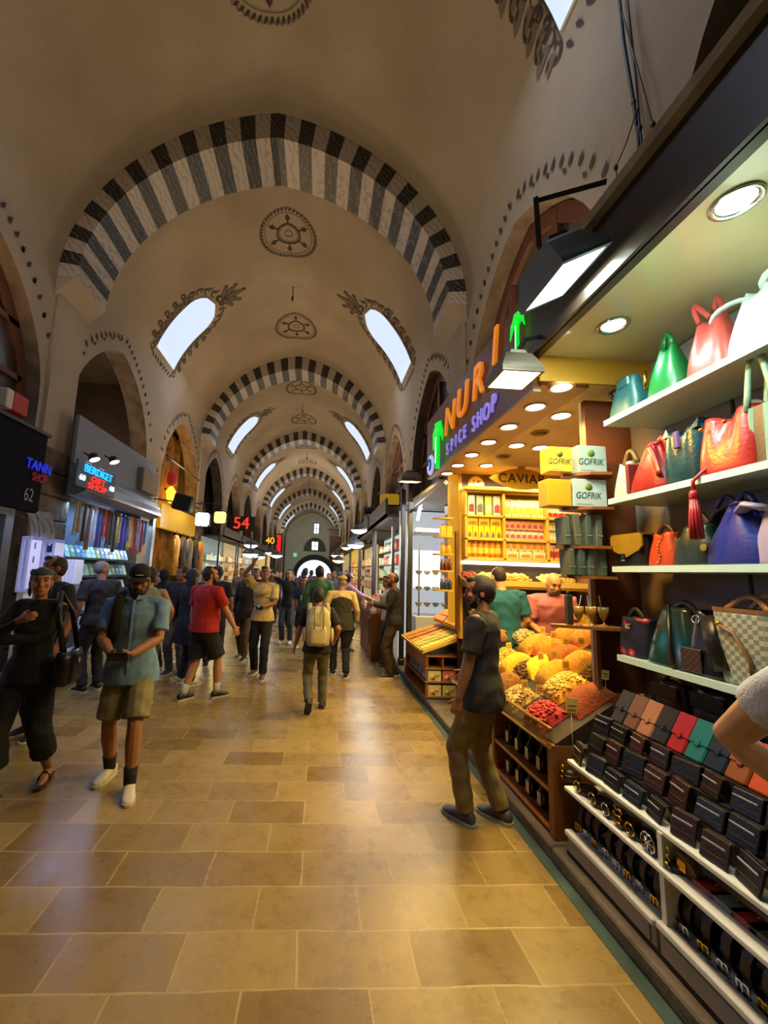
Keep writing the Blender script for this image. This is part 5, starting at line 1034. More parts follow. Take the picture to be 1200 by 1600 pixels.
# packaged-sweets counter with its heap
o = thing('sweets_counter', 'brown counter heaped with clear bags of sweets in front of the two sellers', 'counter', (1.3, 8.7, .0))
mb = MB(); mb.bbox(1.12, 1.52, 8.0, 9.9, .0, .9, .01); mb.build('cabinet', GLOWD, o); mb = MB(); mb.box(1.1, 1.115, 8.2, 8.9, .3, .8); mb.build('front_panel', M('dull pink panel', '#6a3030', rough=.4), o)
for i in range(26):
    q = thing('sweets_bag', 'clear bag of sweets on the brown counter, %s of the glossy heap' % (ORD[i]), 'bag', (1.17+.075*(i % 5)+.01*random.random(), 8.1+.3*(i//5), .901), random.random()*.5, 'bags of sweets on the brown counter'); c = ('#e8d8d0', '#d89a4a', '#d8a0a8', '#e0e0e0', '#c87a3a', '#b86a6a')[i % 6]; h = .12+.1*random.random()+.05*(i % 5)
    mb = MB(); mb.loft([[(sx*.045*a, sy*.1*b_, h*t) for sx, sy in ((-1, -1), (0, -1.1), (1, -1), (1.05, 0), (1, 1), (0, 1.1), (-1, 1), (-1.05, 0))] for t, a, b_ in ((0, .8, .9), (.2, 1, 1), (.7, .9, .8), (.9, .4, .3), (1, .6, .4))]); mb.build('wrap', M('cellophane '+c, c, rough=.12, noise=.5, ns=16, spec=.9), q, local=True); mb = MB(); mb.lathe([(.022, h*.88), (.026, h*.9), (.022, h*.92)], (0, 0, 0), 8, cap=False); mb.build('tie', GOLD, q, local=True)
light('AREA', (1.6, 8.8, 2.7), 40, '#fff4e4', .9, (1.55, 8.8, .9), name='sweets_lamp')
def stall(side, y0, y1, label, body, goods, lit, Z=2.7, seed=0, n=10, rows=3, gl=1.2, grp=None, gname='packet', glabel='', depth=.9, awn='#3a342e', ctr=True):
    """A shop bay with counter, back board and an awning; its goods are things of their own."""
    rnd = random.Random(seed); xf = (1.55 if side > 0 else -3.75); xb = xf+side*depth
    o = thing('shop_bay', label, 'shop', ((xf+xb)/2, (y0+y1)/2, .09))
    xa, xc = sorted((xf, xb))
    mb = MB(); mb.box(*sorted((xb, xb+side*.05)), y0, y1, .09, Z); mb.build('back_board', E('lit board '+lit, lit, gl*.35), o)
    if ctr: mb = MB(); mb.bbox(*sorted((xf, xf+side*.35)), y0+.1, y1-.1, .09, .85, .01); mb.build('counter', M('counter '+body, body, rough=.5, noise=.3, ns=4), o)
    mb = MB(); mb.box(*sorted((xf-side*.15, xb)), y0, y1, Z, Z+.06); mb.box(*sorted((xf-side*.15, xf-side*.1)), y0, y1, Z, Z+.4); mb.build('awning', M('awning '+awn, awn, rough=.6, noise=.3, ns=3), o)
    for y in (y0+.03, y1-.03): mb = MB(); mb.box(*sorted((xf, xf+side*.06)), y-.03, y+.03, .09, Z); mb.build('post', POST, o)
    for r in range(rows):
        z = 1.15+.42*r; mb = MB(); mb.box(*sorted((xb-side*.25, xb)), y0+.06, y1-.06, z-.02, z); mb.build('shelf', M('stall shelf', '#6a5a44'), o)
        for i in range(n):
            c = goods[rnd.randrange(len(goods))]; y = y0+.12+(y1-y0-.24)*(i+.5)/n; w = (y1-y0)/n*.8; h = .16+.16*rnd.random()
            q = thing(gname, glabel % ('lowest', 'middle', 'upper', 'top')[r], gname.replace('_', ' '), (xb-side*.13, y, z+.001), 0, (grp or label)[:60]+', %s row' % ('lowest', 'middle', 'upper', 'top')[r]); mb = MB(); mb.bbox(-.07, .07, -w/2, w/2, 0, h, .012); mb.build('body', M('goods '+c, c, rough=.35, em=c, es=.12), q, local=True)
            mb = MB(); mb.box(-side*.0712-.001, -side*.0712+.001, -w*.3, w*.3, h*.3, h*.6); mb.build('printed_label', M('goods label', '#d8d0c0', rough=.5), q, local=True)
    light('AREA', (xf+side*.3, (y0+y1)/2, Z-.1), 30*gl, lit, y1-y0-.6, (xf-side*.6, (y0+y1)/2, .5), name='stall_lamp', sizey=.5)
    return o
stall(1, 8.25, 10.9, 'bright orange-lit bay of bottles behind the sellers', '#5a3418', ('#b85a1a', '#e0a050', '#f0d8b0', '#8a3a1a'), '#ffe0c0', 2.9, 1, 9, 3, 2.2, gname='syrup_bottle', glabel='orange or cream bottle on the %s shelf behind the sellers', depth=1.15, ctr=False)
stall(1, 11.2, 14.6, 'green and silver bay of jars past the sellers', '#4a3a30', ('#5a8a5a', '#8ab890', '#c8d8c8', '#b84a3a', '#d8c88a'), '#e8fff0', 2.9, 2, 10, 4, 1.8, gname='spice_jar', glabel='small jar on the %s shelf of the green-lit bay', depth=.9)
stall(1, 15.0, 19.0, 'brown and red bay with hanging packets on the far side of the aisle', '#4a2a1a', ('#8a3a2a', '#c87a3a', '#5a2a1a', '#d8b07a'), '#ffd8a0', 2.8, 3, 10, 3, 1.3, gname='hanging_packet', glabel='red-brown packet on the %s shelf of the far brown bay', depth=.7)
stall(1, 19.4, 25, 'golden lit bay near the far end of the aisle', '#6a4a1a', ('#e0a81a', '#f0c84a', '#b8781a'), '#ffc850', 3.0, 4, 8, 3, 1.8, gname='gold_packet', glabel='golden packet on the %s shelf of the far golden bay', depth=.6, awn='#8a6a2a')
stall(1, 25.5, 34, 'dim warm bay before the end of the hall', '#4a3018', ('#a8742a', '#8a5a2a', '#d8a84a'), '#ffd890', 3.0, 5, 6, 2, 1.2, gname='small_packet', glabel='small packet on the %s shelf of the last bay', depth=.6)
def dome(label, px, py, X, r, col='#eef4ff', es=6, shade='#4a5058', pw=15, name='dome_lamp'):
    p = atX(px, py, X); o = thing(name+'_spotlight', label, 'lamp', p); mb = MB(); mb.lathe([(r*1.05, 0), (r*.9, r*.35), (r*.4, r*.7), (r*.12, r*.8), (r*.12, r*1.2), (.004, r*1.22)], p, 18); mb.build('shade', M('lamp shade '+shade, shade, rough=.4, metal=.4), o)
    mb = MB(); mb.lathe([(.004, -r*.42), (r*.5, -r*.34), (r*.85, -r*.15), (r*.98, 0)], p, 18); mb.build('bulb', E('bulb %s %s' % (col, es), col, es), o)
    mb = MB(); mb.tube([p+V((0, 0, r*1.2)), p+V((.0, 0, r*1.2+.25))], .015, 5); mb.build('stem', BLK, o)
    if pw: light('POINT', p-V((0, 0, r*.8)), pw, col, r, name='bulb_lamp')
    return o
dome('large white dome lamp hanging over the aisle past the sellers', 561, 829, 1.0, .2, pw=40); dome('white dome lamp below the first one, before the green jars', 556, 852, 1.0, .22, pw=40); dome('small white lamp near the golden bay', 541, 856, 1.0, .17, '#ffffff', 6, pw=20); dome('warm round bulb on the brown boards at the far end', 527, 868, 1.0, .32, '#ffd89a', 5, pw=30); dome('second warm round bulb just below on the far brown boards', 529, 876, .95, .28, '#ffd89a', 5, pw=0)
def signbox(name, label, px0, px1, py0, py1, X, m, th=.15, sgn=1):
    a = atX(px0, py1, X); b = atX(px1, py0, X); y = (a.y+b.y)/2; p0 = atY(px0, py1, y); p1 = atY(px1, py0, y)
    o = thing(name, label, 'sign', ((p0.x+p1.x)/2, y, p0.z)); mb = MB(); mb.bbox(p0.x, p1.x, y, y+th, p0.z, p1.z, .02); mb.build('panel', m, o)
    mb = MB(); w = .05*(p1.x-p0.x); mb.box(p0.x-w, p1.x+w, y+th*.4, y+th, p0.z-w, p0.z); mb.box(p0.x-w, p1.x+w, y+th*.4, y+th, p1.z, p1.z+w); mb.build('frame', POST, o); return o
signbox('hanging_sign', 'yellow lit sign box above the dark shop posts', 595, 624, 772, 787, 1.6, E('yellow sign face', '#c89a1a', .5))
signbox('hanging_sign', 'black sign box over the dome lamps', 568, 588, 793, 801, 1.6, BLK); signbox('hanging_sign', 'grey patterned sign box under the black one', 570, 596, 806, 822, 1.6, M('grey patterned sign', '#8a8a90', noise=.6, ns=8)); signbox('hanging_sign', 'brown wooden sign board low at the far end of the aisle', 514, 540, 840, 884, 1.7, M('brown far board', '#5a3a1c', noise=.3, ns=1)); signbox('hanging_sign', 'upper brown board at the far end of the aisle', 514, 536, 828, 842, 1.8, M('dark far board', '#3a2818'))
p = atX(545, 808, 2.2)
# ================================================================ left side
NAVY = M('navy sign board', '#05081a', rough=.85, spec=.15, noise=.3, ns=3); UL = (0, 1, 0)
def gl(px, py, X): return atX(px, py, X)
a = gl(76, 690, -3.4); b = gl(62, 803, -3.4); o = thing('shop_board', 'navy blue shop board numbered 62 with blue and red neon lettering', 'sign', (-3.45, 4, b.z)); mb = MB(); mb.bbox(-3.5, -3.4, 1.8, a.y, b.z, a.z+.05, .02); mb.build('board', NAVY, o); mb = MB(); mb.box(-3.52, -3.38, 1.8, a.y+.02, a.z+.05, a.z+.09); mb.build('top_trim', POST, o)
q = gl(57, 728, -3.385); text('lettering', 'TANN', .17, M('blue neon', '#2030d0', em='#2038ff', es=.35), (-3.39, q.y+.05, q.z), UL, VF, o, .008, sx=.9, shear=.1); q = gl(62, 748, -3.385); text('lettering', 'SHOP', .14, M('dull red neon', '#701020', em='#c01030', es=.12), (-3.39, q.y, q.z), UL, VF, o, .008, sx=.7); q = gl(45, 774, -3.385); text('numerals', '62', .22, M('grey numerals', '#6a7088'), (-3.39, q.y, q.z), UL, VF, o, .006, sx=.7)
o = thing('display_window', 'brightly lit jewellery display behind a black frame at the edge of the picture', 'display window', (-3.7, 3.9, .09))
mb = MB(); mb.box(-3.95, -3.9, 3.0, 4.5, .8, 2.4); mb.build('back_panel', E('jewel lit panel', '#e6ecff', .9), o); mb = MB(); mb.box(-3.9, -3.45, 3.0, 4.5, .09, .8); mb.build('base_cabinet', M('white cabinet', '#c9ccca'), o); mb = MB(); mb.box(-3.55, -3.42, 4.5, 4.62, .09, 2.28); mb.box(-3.55, -3.42, 2.9, 4.5, 2.2, 2.28); mb.build('black_frame', BLK, o)
for z in (1.1, 1.4, 1.7, 2.0): mb = MB(); mb.box(-3.9, -3.55, 3.0, 4.5, z, z+.012); mb.build('glass_shelf', GLS, o)
for j, z in enumerate((1.113, 1.413, 1.713)):
    for i in range(6): q = thing('jewellery_stand', 'small jewellery stand on the %s shelf of the bright display' % ('lower', 'middle', 'upper')[j], 'jewellery stand', (-3.7, 3.35+.19*i, z), 0, 'jewellery stands, row %d' % (j+1)); mb = MB(); mb.lathe([(.035, 0), (.03, .01), (.008, .03), (.008, .09), (.04, .12), (.03, .16), (.004, .17)], (0, 0, 0), 10); mb.build('bust', M('velvet %d' % (i % 3), ('#4a4a5a', '#b8b0a8', '#7a6a8a')[i % 3], rough=.6), q, local=True); mb = MB(); mb.lathe([(.036, .118), (.042, .122), (.036, .126)], (0, 0, 0), 10, cap=False); mb.build('necklace', CHR, q, local=True)
VIO = E('violet lit showcase', '#8a90ff', .9); CY = E('pale blue lit showcase', '#a8d8ff', 1.0)
def lightbox(label, px0, px1, py0, py1, X, name='light_box'):
    a = atX((px0+px1)/2, (py0+py1)/2, X); y = a.y; p0 = atY(px0, py1, y); p1 = atY(px1, py0, y); o = thing(name, label, 'display case', ((p0.x+p1.x)/2, y, .09))
    mb = MB(); t = .045
    mb.bbox(p0.x, p1.x, y, y+.2, p0.z, p0.z+t, .006); mb.bbox(p0.x, p1.x, y, y+.2, p1.z-t, p1.z, .006); mb.bbox(p0.x, p0.x+t, y, y+.2, p0.z, p1.z, .006); mb.bbox(p1.x-t, p1.x, y, y+.2, p0.z, p1.z, .006); mb.build('frame', M('white case frame', '#c8cce0', rough=.4, em='#a8b0ff', es=.15), o)
    mb = MB(); mb.box(p0.x+t, p1.x-t, y+.15, y+.16, p0.z+t, (p0.z+p1.z)/2); mb.build('lower_panel', VIO, o); mb = MB(); mb.box(p0.x+t, p1.x-t, y+.15, y+.16, (p0.z+p1.z)/2, p1.z-t); mb.build('upper_panel', CY, o)
    mb = MB(); mb.box(p0.x+.02, p1.x-.02, y+.02, y+.18, .09, p0.z); mb.build('pedestal', M('white cabinet', '#c9ccca'), o)
    mb = MB(); 
    for j in range(3): mb.box(p0.x+t, p1.x-t, y+.03, y+.14, p0.z+(p1.z-p0.z)*(j+1)/4, p0.z+(p1.z-p0.z)*(j+1)/4+.012)
    mb.build('inner_shelf', GLS, o)
    for j in range(3):
        for i in range(3):
            q = thing('perfume_bottle', 'small dark bottle inside '+label[:46], 'bottle', (p0.x+(p1.x-p0.x)*(i+1)/4, y+.08, p0.z+(p1.z-p0.z)*(j+1)/4+.013), 0, 'bottles in '+label[:40]); mb = MB(); mb.bbox(-.03, .03, -.02, .02, 0, .09, .006); mb.build('body', M('violet bottle', '#3a3a7a', rough=.2), q, local=True); mb = MB(); mb.box(-.012, .012, -.012, .012, .09, .12); mb.build('stopper', CHR, q, local=True)
    return o
lightbox('white framed violet light box nearest the jewellery window', 22, 50, 838, 925, -3.62); lightbox('wider white framed light box with pale blue glow under the three white fans', 53, 88, 843, 930, -3.62)
o = lightbox('low purple-lit glass display case behind the woman in black', 86, 118, 966, 1012, -3.6, 'display_case')
for i, px in enumerate((47, 61, 73)):
    p0, p1 = atX(px+4, 842, -3.6), atX(px-5+2*i, 812, -3.6); y = p0.y; o = thing('paper_fan', 'curved white banner strip rising over the light boxes, %s from the navy board' % ORD[i], 'banner', p0); mb = MB(); mb.grid(lambda u, v: V((p0.x+.16*(u-.5)*.6-.10*v*v+.02, y, p0.z+v*.36)), [0, .5, 1], [k/6 for k in range(7)]); mb.build('strip', M('white banner', '#c8c4c0', rough=.6), o); mb = MB(); mb.grid(lambda u, v: V((p0.x+.02*(u-.5)-.10*v*v+.02, y-.004, p0.z+.08+v*.2)), [0, 1], [k/4 for k in range(5)]); mb.build('printed_line', M('grey print', '#8aa0a0'), o)
p0, p1 = atX(83, 912, -3.6), atX(104, 874, -3.6); y = p0.y; o = thing('ribbed_box', 'white ribbed storage box beside the light boxes', 'box', (p0.x+.1, y, .09)); mb = MB()
for i in range(6): w = (p1.x-p0.x)/6 if p1.x > p0.x else .04; mb.bbox(p0.x+.045*i, p0.x+.045*i+.04, y, y+.2, p0.z, p1.z, .008)
mb.build('ribs', M('white ribbed plastic', '#c8ccd4', rough=.5, em='#c8d0ff', es=.2), o); mb = MB(); mb.box(p0.x, p0.x+.27, y+.02, y+.18, .09, p0.z); mb.build('stand', M('pale stand', '#8a8a98'), o)
light('AREA', (-3.0, 5.2, 2.3), 20, '#b8c4ff', 1.0, (-2.2, 5.0, 0), name='jewel_lamp', sizey=.4)
p = atX(16, 628, -3.9); o = thing('red_box_mount', 'small red and white box fixed high above the navy board', 'alarm box', p); mb = MB(); mb.bbox(p.x-.08, p.x+.08, p.y-.16, p.y-.05, p.z-.12, p.z+.12, .01); mb.build('white_half', M('cream plastic', '#b8b0a0'), o); mb = MB(); mb.bbox(p.x-.08, p.x+.08, p.y-.05, p.y+.2, p.z-.12, p.z+.12, .01); mb.build('red_half', M('red plastic', '#a01c18'), o)
# gift shop with the grey shutter
GX = -4.25
gy0, gy1 = 6.95, 10.25
o = thing('gift_shop', 'gift shop front with slanted grey shutter hood and blue-lit shelves', 'shop', (-4.6, 8.5, .09)); SHUT = M('grey shutter metal', '#8f98a4', rough=.3, metal=.5, noise=.15, ns=3)
zt = atX(97, 712, GX).z; zb2 = atX(224, 810, GX).z
mb = MB(); mb.loft([[(GX+.05, y, 2.86), (GX+.22, y, 2.95), (GX+.22, y, 3.0), (GX+.2, y, 3.12), (GX+.2, y, 3.14), (GX+.12, y, 3.26), (GX+.12, y, 3.28), (GX-.0, y, 3.42), (GX-.1, y, 3.42), (GX-.1, y, 2.86)] for y in (gy0, gy1)], 0, False); mb.build('shutter_hood', SHUT, o)
mb = MB(); mb.box(GX-.1, GX-.04, gy0, gy1, 3.4, 4.3); mb.build('fascia_board', M('grey fascia', '#6a7078', rough=.6), o)
mb = MB(); mb.bbox(GX-.06, GX+.1, 9.35, gy1, 3.45, 4.0, .02); mb.build('beige_board', M('dim beige board', '#7a6e5c', rough=.7), o)
mb = MB(); mb.box(GX-.75, GX-.7, gy0, gy1, .09, 3.3); mb.build('back_board', M('blue grey wall', '#3a5068', rough=.6), o)
for z in (.75, 1.1, 1.45, 1.8): mb = MB(); mb.box(GX-.7, GX-.3, gy0+.6, gy1-.1, z-.025, z); mb.build('shelf', M('dark shelf', '#2a2c30'), o)
mb = MB(); mb.tube([(GX-.05, gy0+.05, 2.78), (GX-.05, gy1-.05, 2.78)], .02, 8); mb.build('hanging_rail', STEEL, o)
mb = MB(); mb.box(GX-.05, GX+.06, gy1, gy1+.12, .09, 3.4); mb.build('side_post', STEEL, o)
light('AREA', (GX-.15, 8.6, 2.75), 42, '#9fd0ff', 2.8, (GX-.5, 8.6, 1.2), name='gift_lamp', sizey=.2); light('AREA', (GX+.4, 8.6, 2.8), 18, '#bcd8ff', 2.4, (-2.5, 8.4, 0), name='gift_lamp', sizey=.3)
for j, z in enumerate((.752, 1.102, 1.452, 1.802)):
    for i in range(14):
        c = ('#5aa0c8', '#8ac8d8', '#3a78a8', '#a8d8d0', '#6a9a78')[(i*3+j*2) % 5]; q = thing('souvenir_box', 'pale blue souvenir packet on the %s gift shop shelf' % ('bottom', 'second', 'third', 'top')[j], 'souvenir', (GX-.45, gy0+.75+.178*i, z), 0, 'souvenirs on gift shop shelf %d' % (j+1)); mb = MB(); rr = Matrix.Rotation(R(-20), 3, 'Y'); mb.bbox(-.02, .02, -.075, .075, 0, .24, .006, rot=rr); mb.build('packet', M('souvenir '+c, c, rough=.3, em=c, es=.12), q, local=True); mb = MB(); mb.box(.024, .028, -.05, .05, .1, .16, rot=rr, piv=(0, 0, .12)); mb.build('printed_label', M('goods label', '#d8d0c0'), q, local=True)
for i, c in enumerate(('#8a7a6a', '#141418', '#7a5a4a', '#b8c0e0', '#1c3c8a', '#8f1016', '#120e0c', '#241a14', '#a88a3a', '#1a2a98', '#2c3c9a', '#b89a5a', '#8a1c1c', '#7a88b8', '#941a1a', '#2a5a8a')):
    nm = ('grey-beige', 'black', 'brown', 'silver-blue', 'deep blue', 'bright red', 'dark brown', 'brown-black', 'mustard', 'royal blue', 'indigo', 'gold and red', 'maroon', 'pale violet', 'red patterned', 'teal blue')[i]; y = gy0+.2+.185*i; o = thing('hanging_scarf', nm+' scarf hanging from the gift shop rail', 'scarf', (GX-.05, y, 2.0)); L_ = .55+.35*((i*7) % 5)/5; m = M('scarf '+c, c, rough=.6, noise=.35, ns=12)
    mb = MB(); mb.grid(lambda u, v: V((GX-.05+.025*math.sin(u*9+i)+.06, y+.1*(u-.5)*2*(.6+.4*v), 2.78-L_*v)), [k/8 for k in range(9)], [0, .2, .5, .8, 1]); mb.build('cloth', m, o); mb = MB()
    for k in range(6): mb.tube([(GX-.02, y-.07+.028*k, 2.79-L_), (GX-.02, y-.07+.028*k, 2.72-L_)], .004, 4)
    mb.build('fringe', m, o)
a = atX(118, 722, GX+.24); b = atX(172, 762, GX+.24)
ys, ye = atX(117, 740, GX+.2).y, atX(174, 745, GX+.2).y; o = thing('neon_sign', 'neon panel reading BERDKET GIFT SHOP with 60 at both sides, over the shutter', 'sign', (GX+.25, (ys+ye)/2, 3.3)); zc = atX(146, 745, GX+.3).z; hw = (ye-ys)/2; mid = (ys+ye)/2
mb = MB(); mb.bbox(GX+.22, GX+.27, mid-hw*1.1, mid+hw*1.1, zc-.235, zc+.215, .01); mb.build('panel', M('clear backing panel', '#5a6a80', rough=.2), o)
NB = M('cyan neon', '#30b0ff', em='#18a8ff', es=1.6); NR = M('red neon', '#ff3020', em='#ff2418', es=1.5); NW = M('white neon', '#e0f0ff', em='#c8e4ff', es=1.3)
text('lettering', 'BERDKET', .19, NB, (GX+.28, mid, zc+.1), UL, VF, o, .008, sx=hw*2/.98); text('lettering', 'GIFT', .15, NR, (GX+.28, mid, zc-.045), UL, VF, o, .008, sx=1.5); text('lettering', 'SHOP', .15, NR, (GX+.28, mid, zc-.165), UL, VF, o, .008, sx=1.6)
for s in (-1, 1): text('numerals', '60', .14, NW, (GX+.28, mid+s*hw*.85, zc-.08), UL, VF, o, .008, sx=1.2)
for px, py, i in ((148, 718, 0), (179, 722, 1)):
    p = atX(px, py, GX+.25); o = thing('spotlight', ('small round white spotlight above the neon gift sign', 'second round white spotlight at the far side of the neon gift sign')[i], 'spotlight', p); mt = (V((.5, 0, -1)).to_track_quat('Z', 'Y')).to_matrix(); mb = MB(); mb.lathe([(.03, -.12), (.07, -.1), (.1, 0), (.105, .01), (.09, .0)], p, 16, mat=mt); mb.build('housing', BLK, o); mb = MB(); mb.lathe([(.002, .006), (.088, .006)], p, 16, mat=mt, cap=False); mb.build('lens', E('spot lens', '#dfe8ff', 5), o); mb = MB(); mb.tube([p, p+V((-.2, 0, .12))], .015, 5); mb.build('arm', BLK, o)
# golden shop in the next arch
o = thing('golden_shop', 'gold-lit carpet and clothes shop filling the second arch', 'shop', (-4.9, 13, .09)); y0, y1 = ARCH[3]-1.62, ARCH[3]+1.62
mb = MB(); mb.grid(lambda u, v: V((-5.3+.1*math.sin(u*50)+.05*math.sin(u*23), y0+(y1-y0)*u, .09+6.2*v)), [k/60 for k in range(61)], [0, .3, .6, 1]); mb.build('draped_wall', M('gold brown drapery', '#7a5420', rough=.8, noise=.7, ns=3, col2='#33200c'), o)
mb = MB(); mb.box(-4.65, -4.5, y0, y1, 2.8, 3.5); mb.build('lit_fascia', E('golden fascia', '#f0a818', .55), o); mb = MB(); mb.tube([(-4.5, y0, 4.9), (-4.5, y1, 4.9)], .03, 6); mb.tube([(-4.45, y0, 3.9), (-4.45, y1, 3.85)], .03, 6); mb.build('iron_bar', BLK, o)
mb = MB(); mb.bbox(-4.6, -4.0, y0+.2, y1-.2, .09, .9, .01); mb.build('counter', GLOWD, o)
light('AREA', (-4.55, 13, 3.6), 80, '#ffb838', 2.4, (-5.3, 13, 5), name='gold_lamp', sizey=.2); light('AREA', (-4.3, 13, 2.7), 30, '#ffca60', 2.4, (-4.6, 13, 1), name='gold_lamp', sizey=.2)
for i in range(5):
    y = y0+.25+.62*i; c = ('#d8941a', '#3a2c20', '#8a8070', '#1c1a1c', '#b87a1c')[i]; o = thing('hanging_garment', ('amber', 'dark brown', 'grey', 'black', 'ochre')[i]+' garment hanging in front of the golden shop', 'garment', (-4.1, y, 1.3)); m = M('garment '+c, c, rough=.8, noise=.4, ns=6); mb = MB(); mb.loft([[(-4.1+.09*k*math.cos(t), y+w*k2*math.sin(t)*(1+.1*math.cos(6*t)), z) for t in (2*PI*j/20 for j in range(20))] for z, w, k, k2 in ((2.6, .06, .6, 1), (2.5, .2, .9, 1), (2.3, .22, 1, 1), (1.9, .2, 1, 1), (1.45, .24, 1.2, 1))]); mb.build('body', m, o); mb = MB(); mb.tube([(-4.1, y, 2.6), (-4.1, y, 2.72), (-4.08, y, 2.76)], .008, 5); mb.build('hanger_hook', CHR, o)
    mb = MB(); mb.tube([(-4.1, y-.17, 2.48), (-4.08, y-.24, 2.0)], [.06, .045], 8); mb.build('sleeve', m, o); mb = MB(); mb.tube([(-4.1, y+.17, 2.48), (-4.08, y+.24, 2.0)], [.06, .045], 8); mb.build('sleeve', m, o)
p = atX(287, 786, -3.7); o = thing('speaker_mount', 'tilted black loudspeaker box on a bar before the golden shop', 'loudspeaker', p); mb = MB(); mb.bbox(p.x-.25, p.x+.25, p.y-.15, p.y+.15, p.z-.22, p.z+.22, .03, rot=Matrix.Rotation(R(12), 3, 'Y')); mb.build('cabinet', BLK, o); mb = MB(); mb.tube([p, p+V((-.9, 0, .1))], .02, 6); mb.build('bracket', BLK, o)
p = atX(268, 760, -4.3); o = thing('hanging_lantern', 'red and amber glass lantern hanging in the golden arch', 'lantern', p); mb = MB(); mb.lathe([(.02, .5), (.12, .4), (.14, .1), (.06, 0)], p, 12); mb.build('red_glass', M('red lantern glass', '#8a1c10', em='#c02808', es=.3), o); mb = MB(); mb.lathe([(.05, 0), (.14, -.15), (.1, -.4), (.02, -.5)], p, 12); mb.build('amber_glass', E('amber lantern', '#ffb030', 2.5), o)
def square_lamp(label, px, py, X, r, col, es, pw):
    p = atX(px, py, X); o = thing('floodlight', label, 'floodlight', p); mb = MB(); mb.bbox(p.x-r, p.x+r, p.y, p.y+.16, p.z-r, p.z+r, .05); mb.build('lens', E('lamp face %s' % col, col, es), o); mb = MB(); mb.bbox(p.x-r*1.08, p.x+r*1.08, p.y+.16, p.y+.34, p.z-r*1.08, p.z+r*1.08, .05); mb.build('housing', BLK, o); mb = MB(); mb.tube([p+V((0, .25, r)), p+V((0, .25, r+.3)), p+V((-.8, .25, r+.35))], .02, 5); mb.build('bracket_mount', BLK, o); light('AREA', p-V((0, .05, 0)), pw, col, r*2, p+V((.8, -3, -1.6)), name='flood_lamp')
square_lamp('glaring white square floodlight hung before the golden shop', 315, 811, -3.6, .2, '#f4f4ff', 7, 60); square_lamp('glaring amber square floodlight next to the white one', 343, 808, -3.6, .2, '#ffcf4a', 6, 60)
def neon_no(t, px, py, X, size, col, label, em, back=None):
    p = atX(px, py, X); o = thing('neon_number_sign', label, 'neon sign', p); w = size*.95*len(t)/2; mb = MB(); mb.bbox(p.x-w*.85, p.x+w*.85, p.y+.02, p.y+.1, p.z-size*.45, p.z+size*.45, .02); mb.build('backing_panel', back or BLK, o); text('numerals', t, size, M('neon '+col, col, em=em, es=2.0), p, (1, 0, 0), VF, o, .01)
neon_no('54', 377, 818, -3.5, .75, '#ff4020', 'red neon number 54 hung over the aisle', '#ff2a14', M('dim neon panel', '#1a0a08')); neon_no('40', 422, 845, -3.2, .6, '#ffb040', 'orange neon number 40 further down the aisle', '#ff9a20', M('dim neon panel', '#1a0a08'))
p = atX(435, 850, -3.1); o = thing('neon_strip', 'vertical red neon strip sign beside the number 40', 'neon sign', p); mb = MB(); mb.bbox(p.x-.18, p.x+.18, p.y, p.y+.1, p.z-.7, p.z+.7, .04); mb.build('panel', E('red neon face', '#ff1808', 1.1), o); mb = MB(); mb.box(p.x-.28, p.x+.28, p.y+.1, p.y+.15, p.z-.85, p.z+.85); mb.build('frame', BLK, o)
stall(-1, 15.4, 18.8, 'pale green lit shop bay after the golden shop', '#6a7a70', ('#8aa89a', '#c8d8c8', '#d8a83a', '#6a5a4a'), '#cfe8dc', 2.9, 11, 10, 3, .7, gname='ceramic_piece', glabel='glazed piece on the %s shelf of the pale green bay', depth=.7, awn='#4a3a38')
stall(-1, 19.2, 23.6, 'gold-lit bay of lamps under the red number 54', '#5a3a1c', ('#e8b83a', '#d8902a', '#f0dca0', '#8a4a2a'), '#ffd890', 2.9, 12, 9, 3, 1.2, gname='lamp_globe', glabel='golden globe on the %s shelf under the number 54', depth=.7, awn='#3a2420')
stall(-1, 24, 29.5, 'white and gold bay beyond the number 54', '#5a4a3a', ('#e8e0d0', '#e0b040', '#a8c8d0'), '#f4f0e0', 2.9, 13, 8, 3, 1.2, gname='gift_box', glabel='pale gift box on the %s shelf beyond the number 54', depth=.7)
stall(-1, 30, 38, 'far golden bay under the number 40', '#6a4a1c', ('#e0a83a', '#f0c860', '#b87a2a'), '#ffd070', 3.0, 14, 7, 2, 1.8, gname='gold_parcel', glabel='golden parcel on the %s shelf under the number 40', depth=.7)
for px, py, X, r, lb in ((392, 852, -2.9, .3, 'white dome lamp over the golden lamps bay'), (391, 866, -2.5, .3, 'larger white lamp just under it before the golden lamps bay'), (406, 870, -2.9, .28, 'white round lamp further along the same row'), (423, 864, -2.8, .33, 'cream dome lamp below the number 40'), (432, 868, -2.4, .36, 'bright white lamp beneath the red strip sign')): dome(lb, px, py, X, r, '#fbf6ea', 6, pw=40)
signbox('exit_sign', 'green lit exit sign on the end wall of the hall', 458, 464, 864, 870, -2.2, E('exit sign green', '#9affc8', .6))
import numpy as np
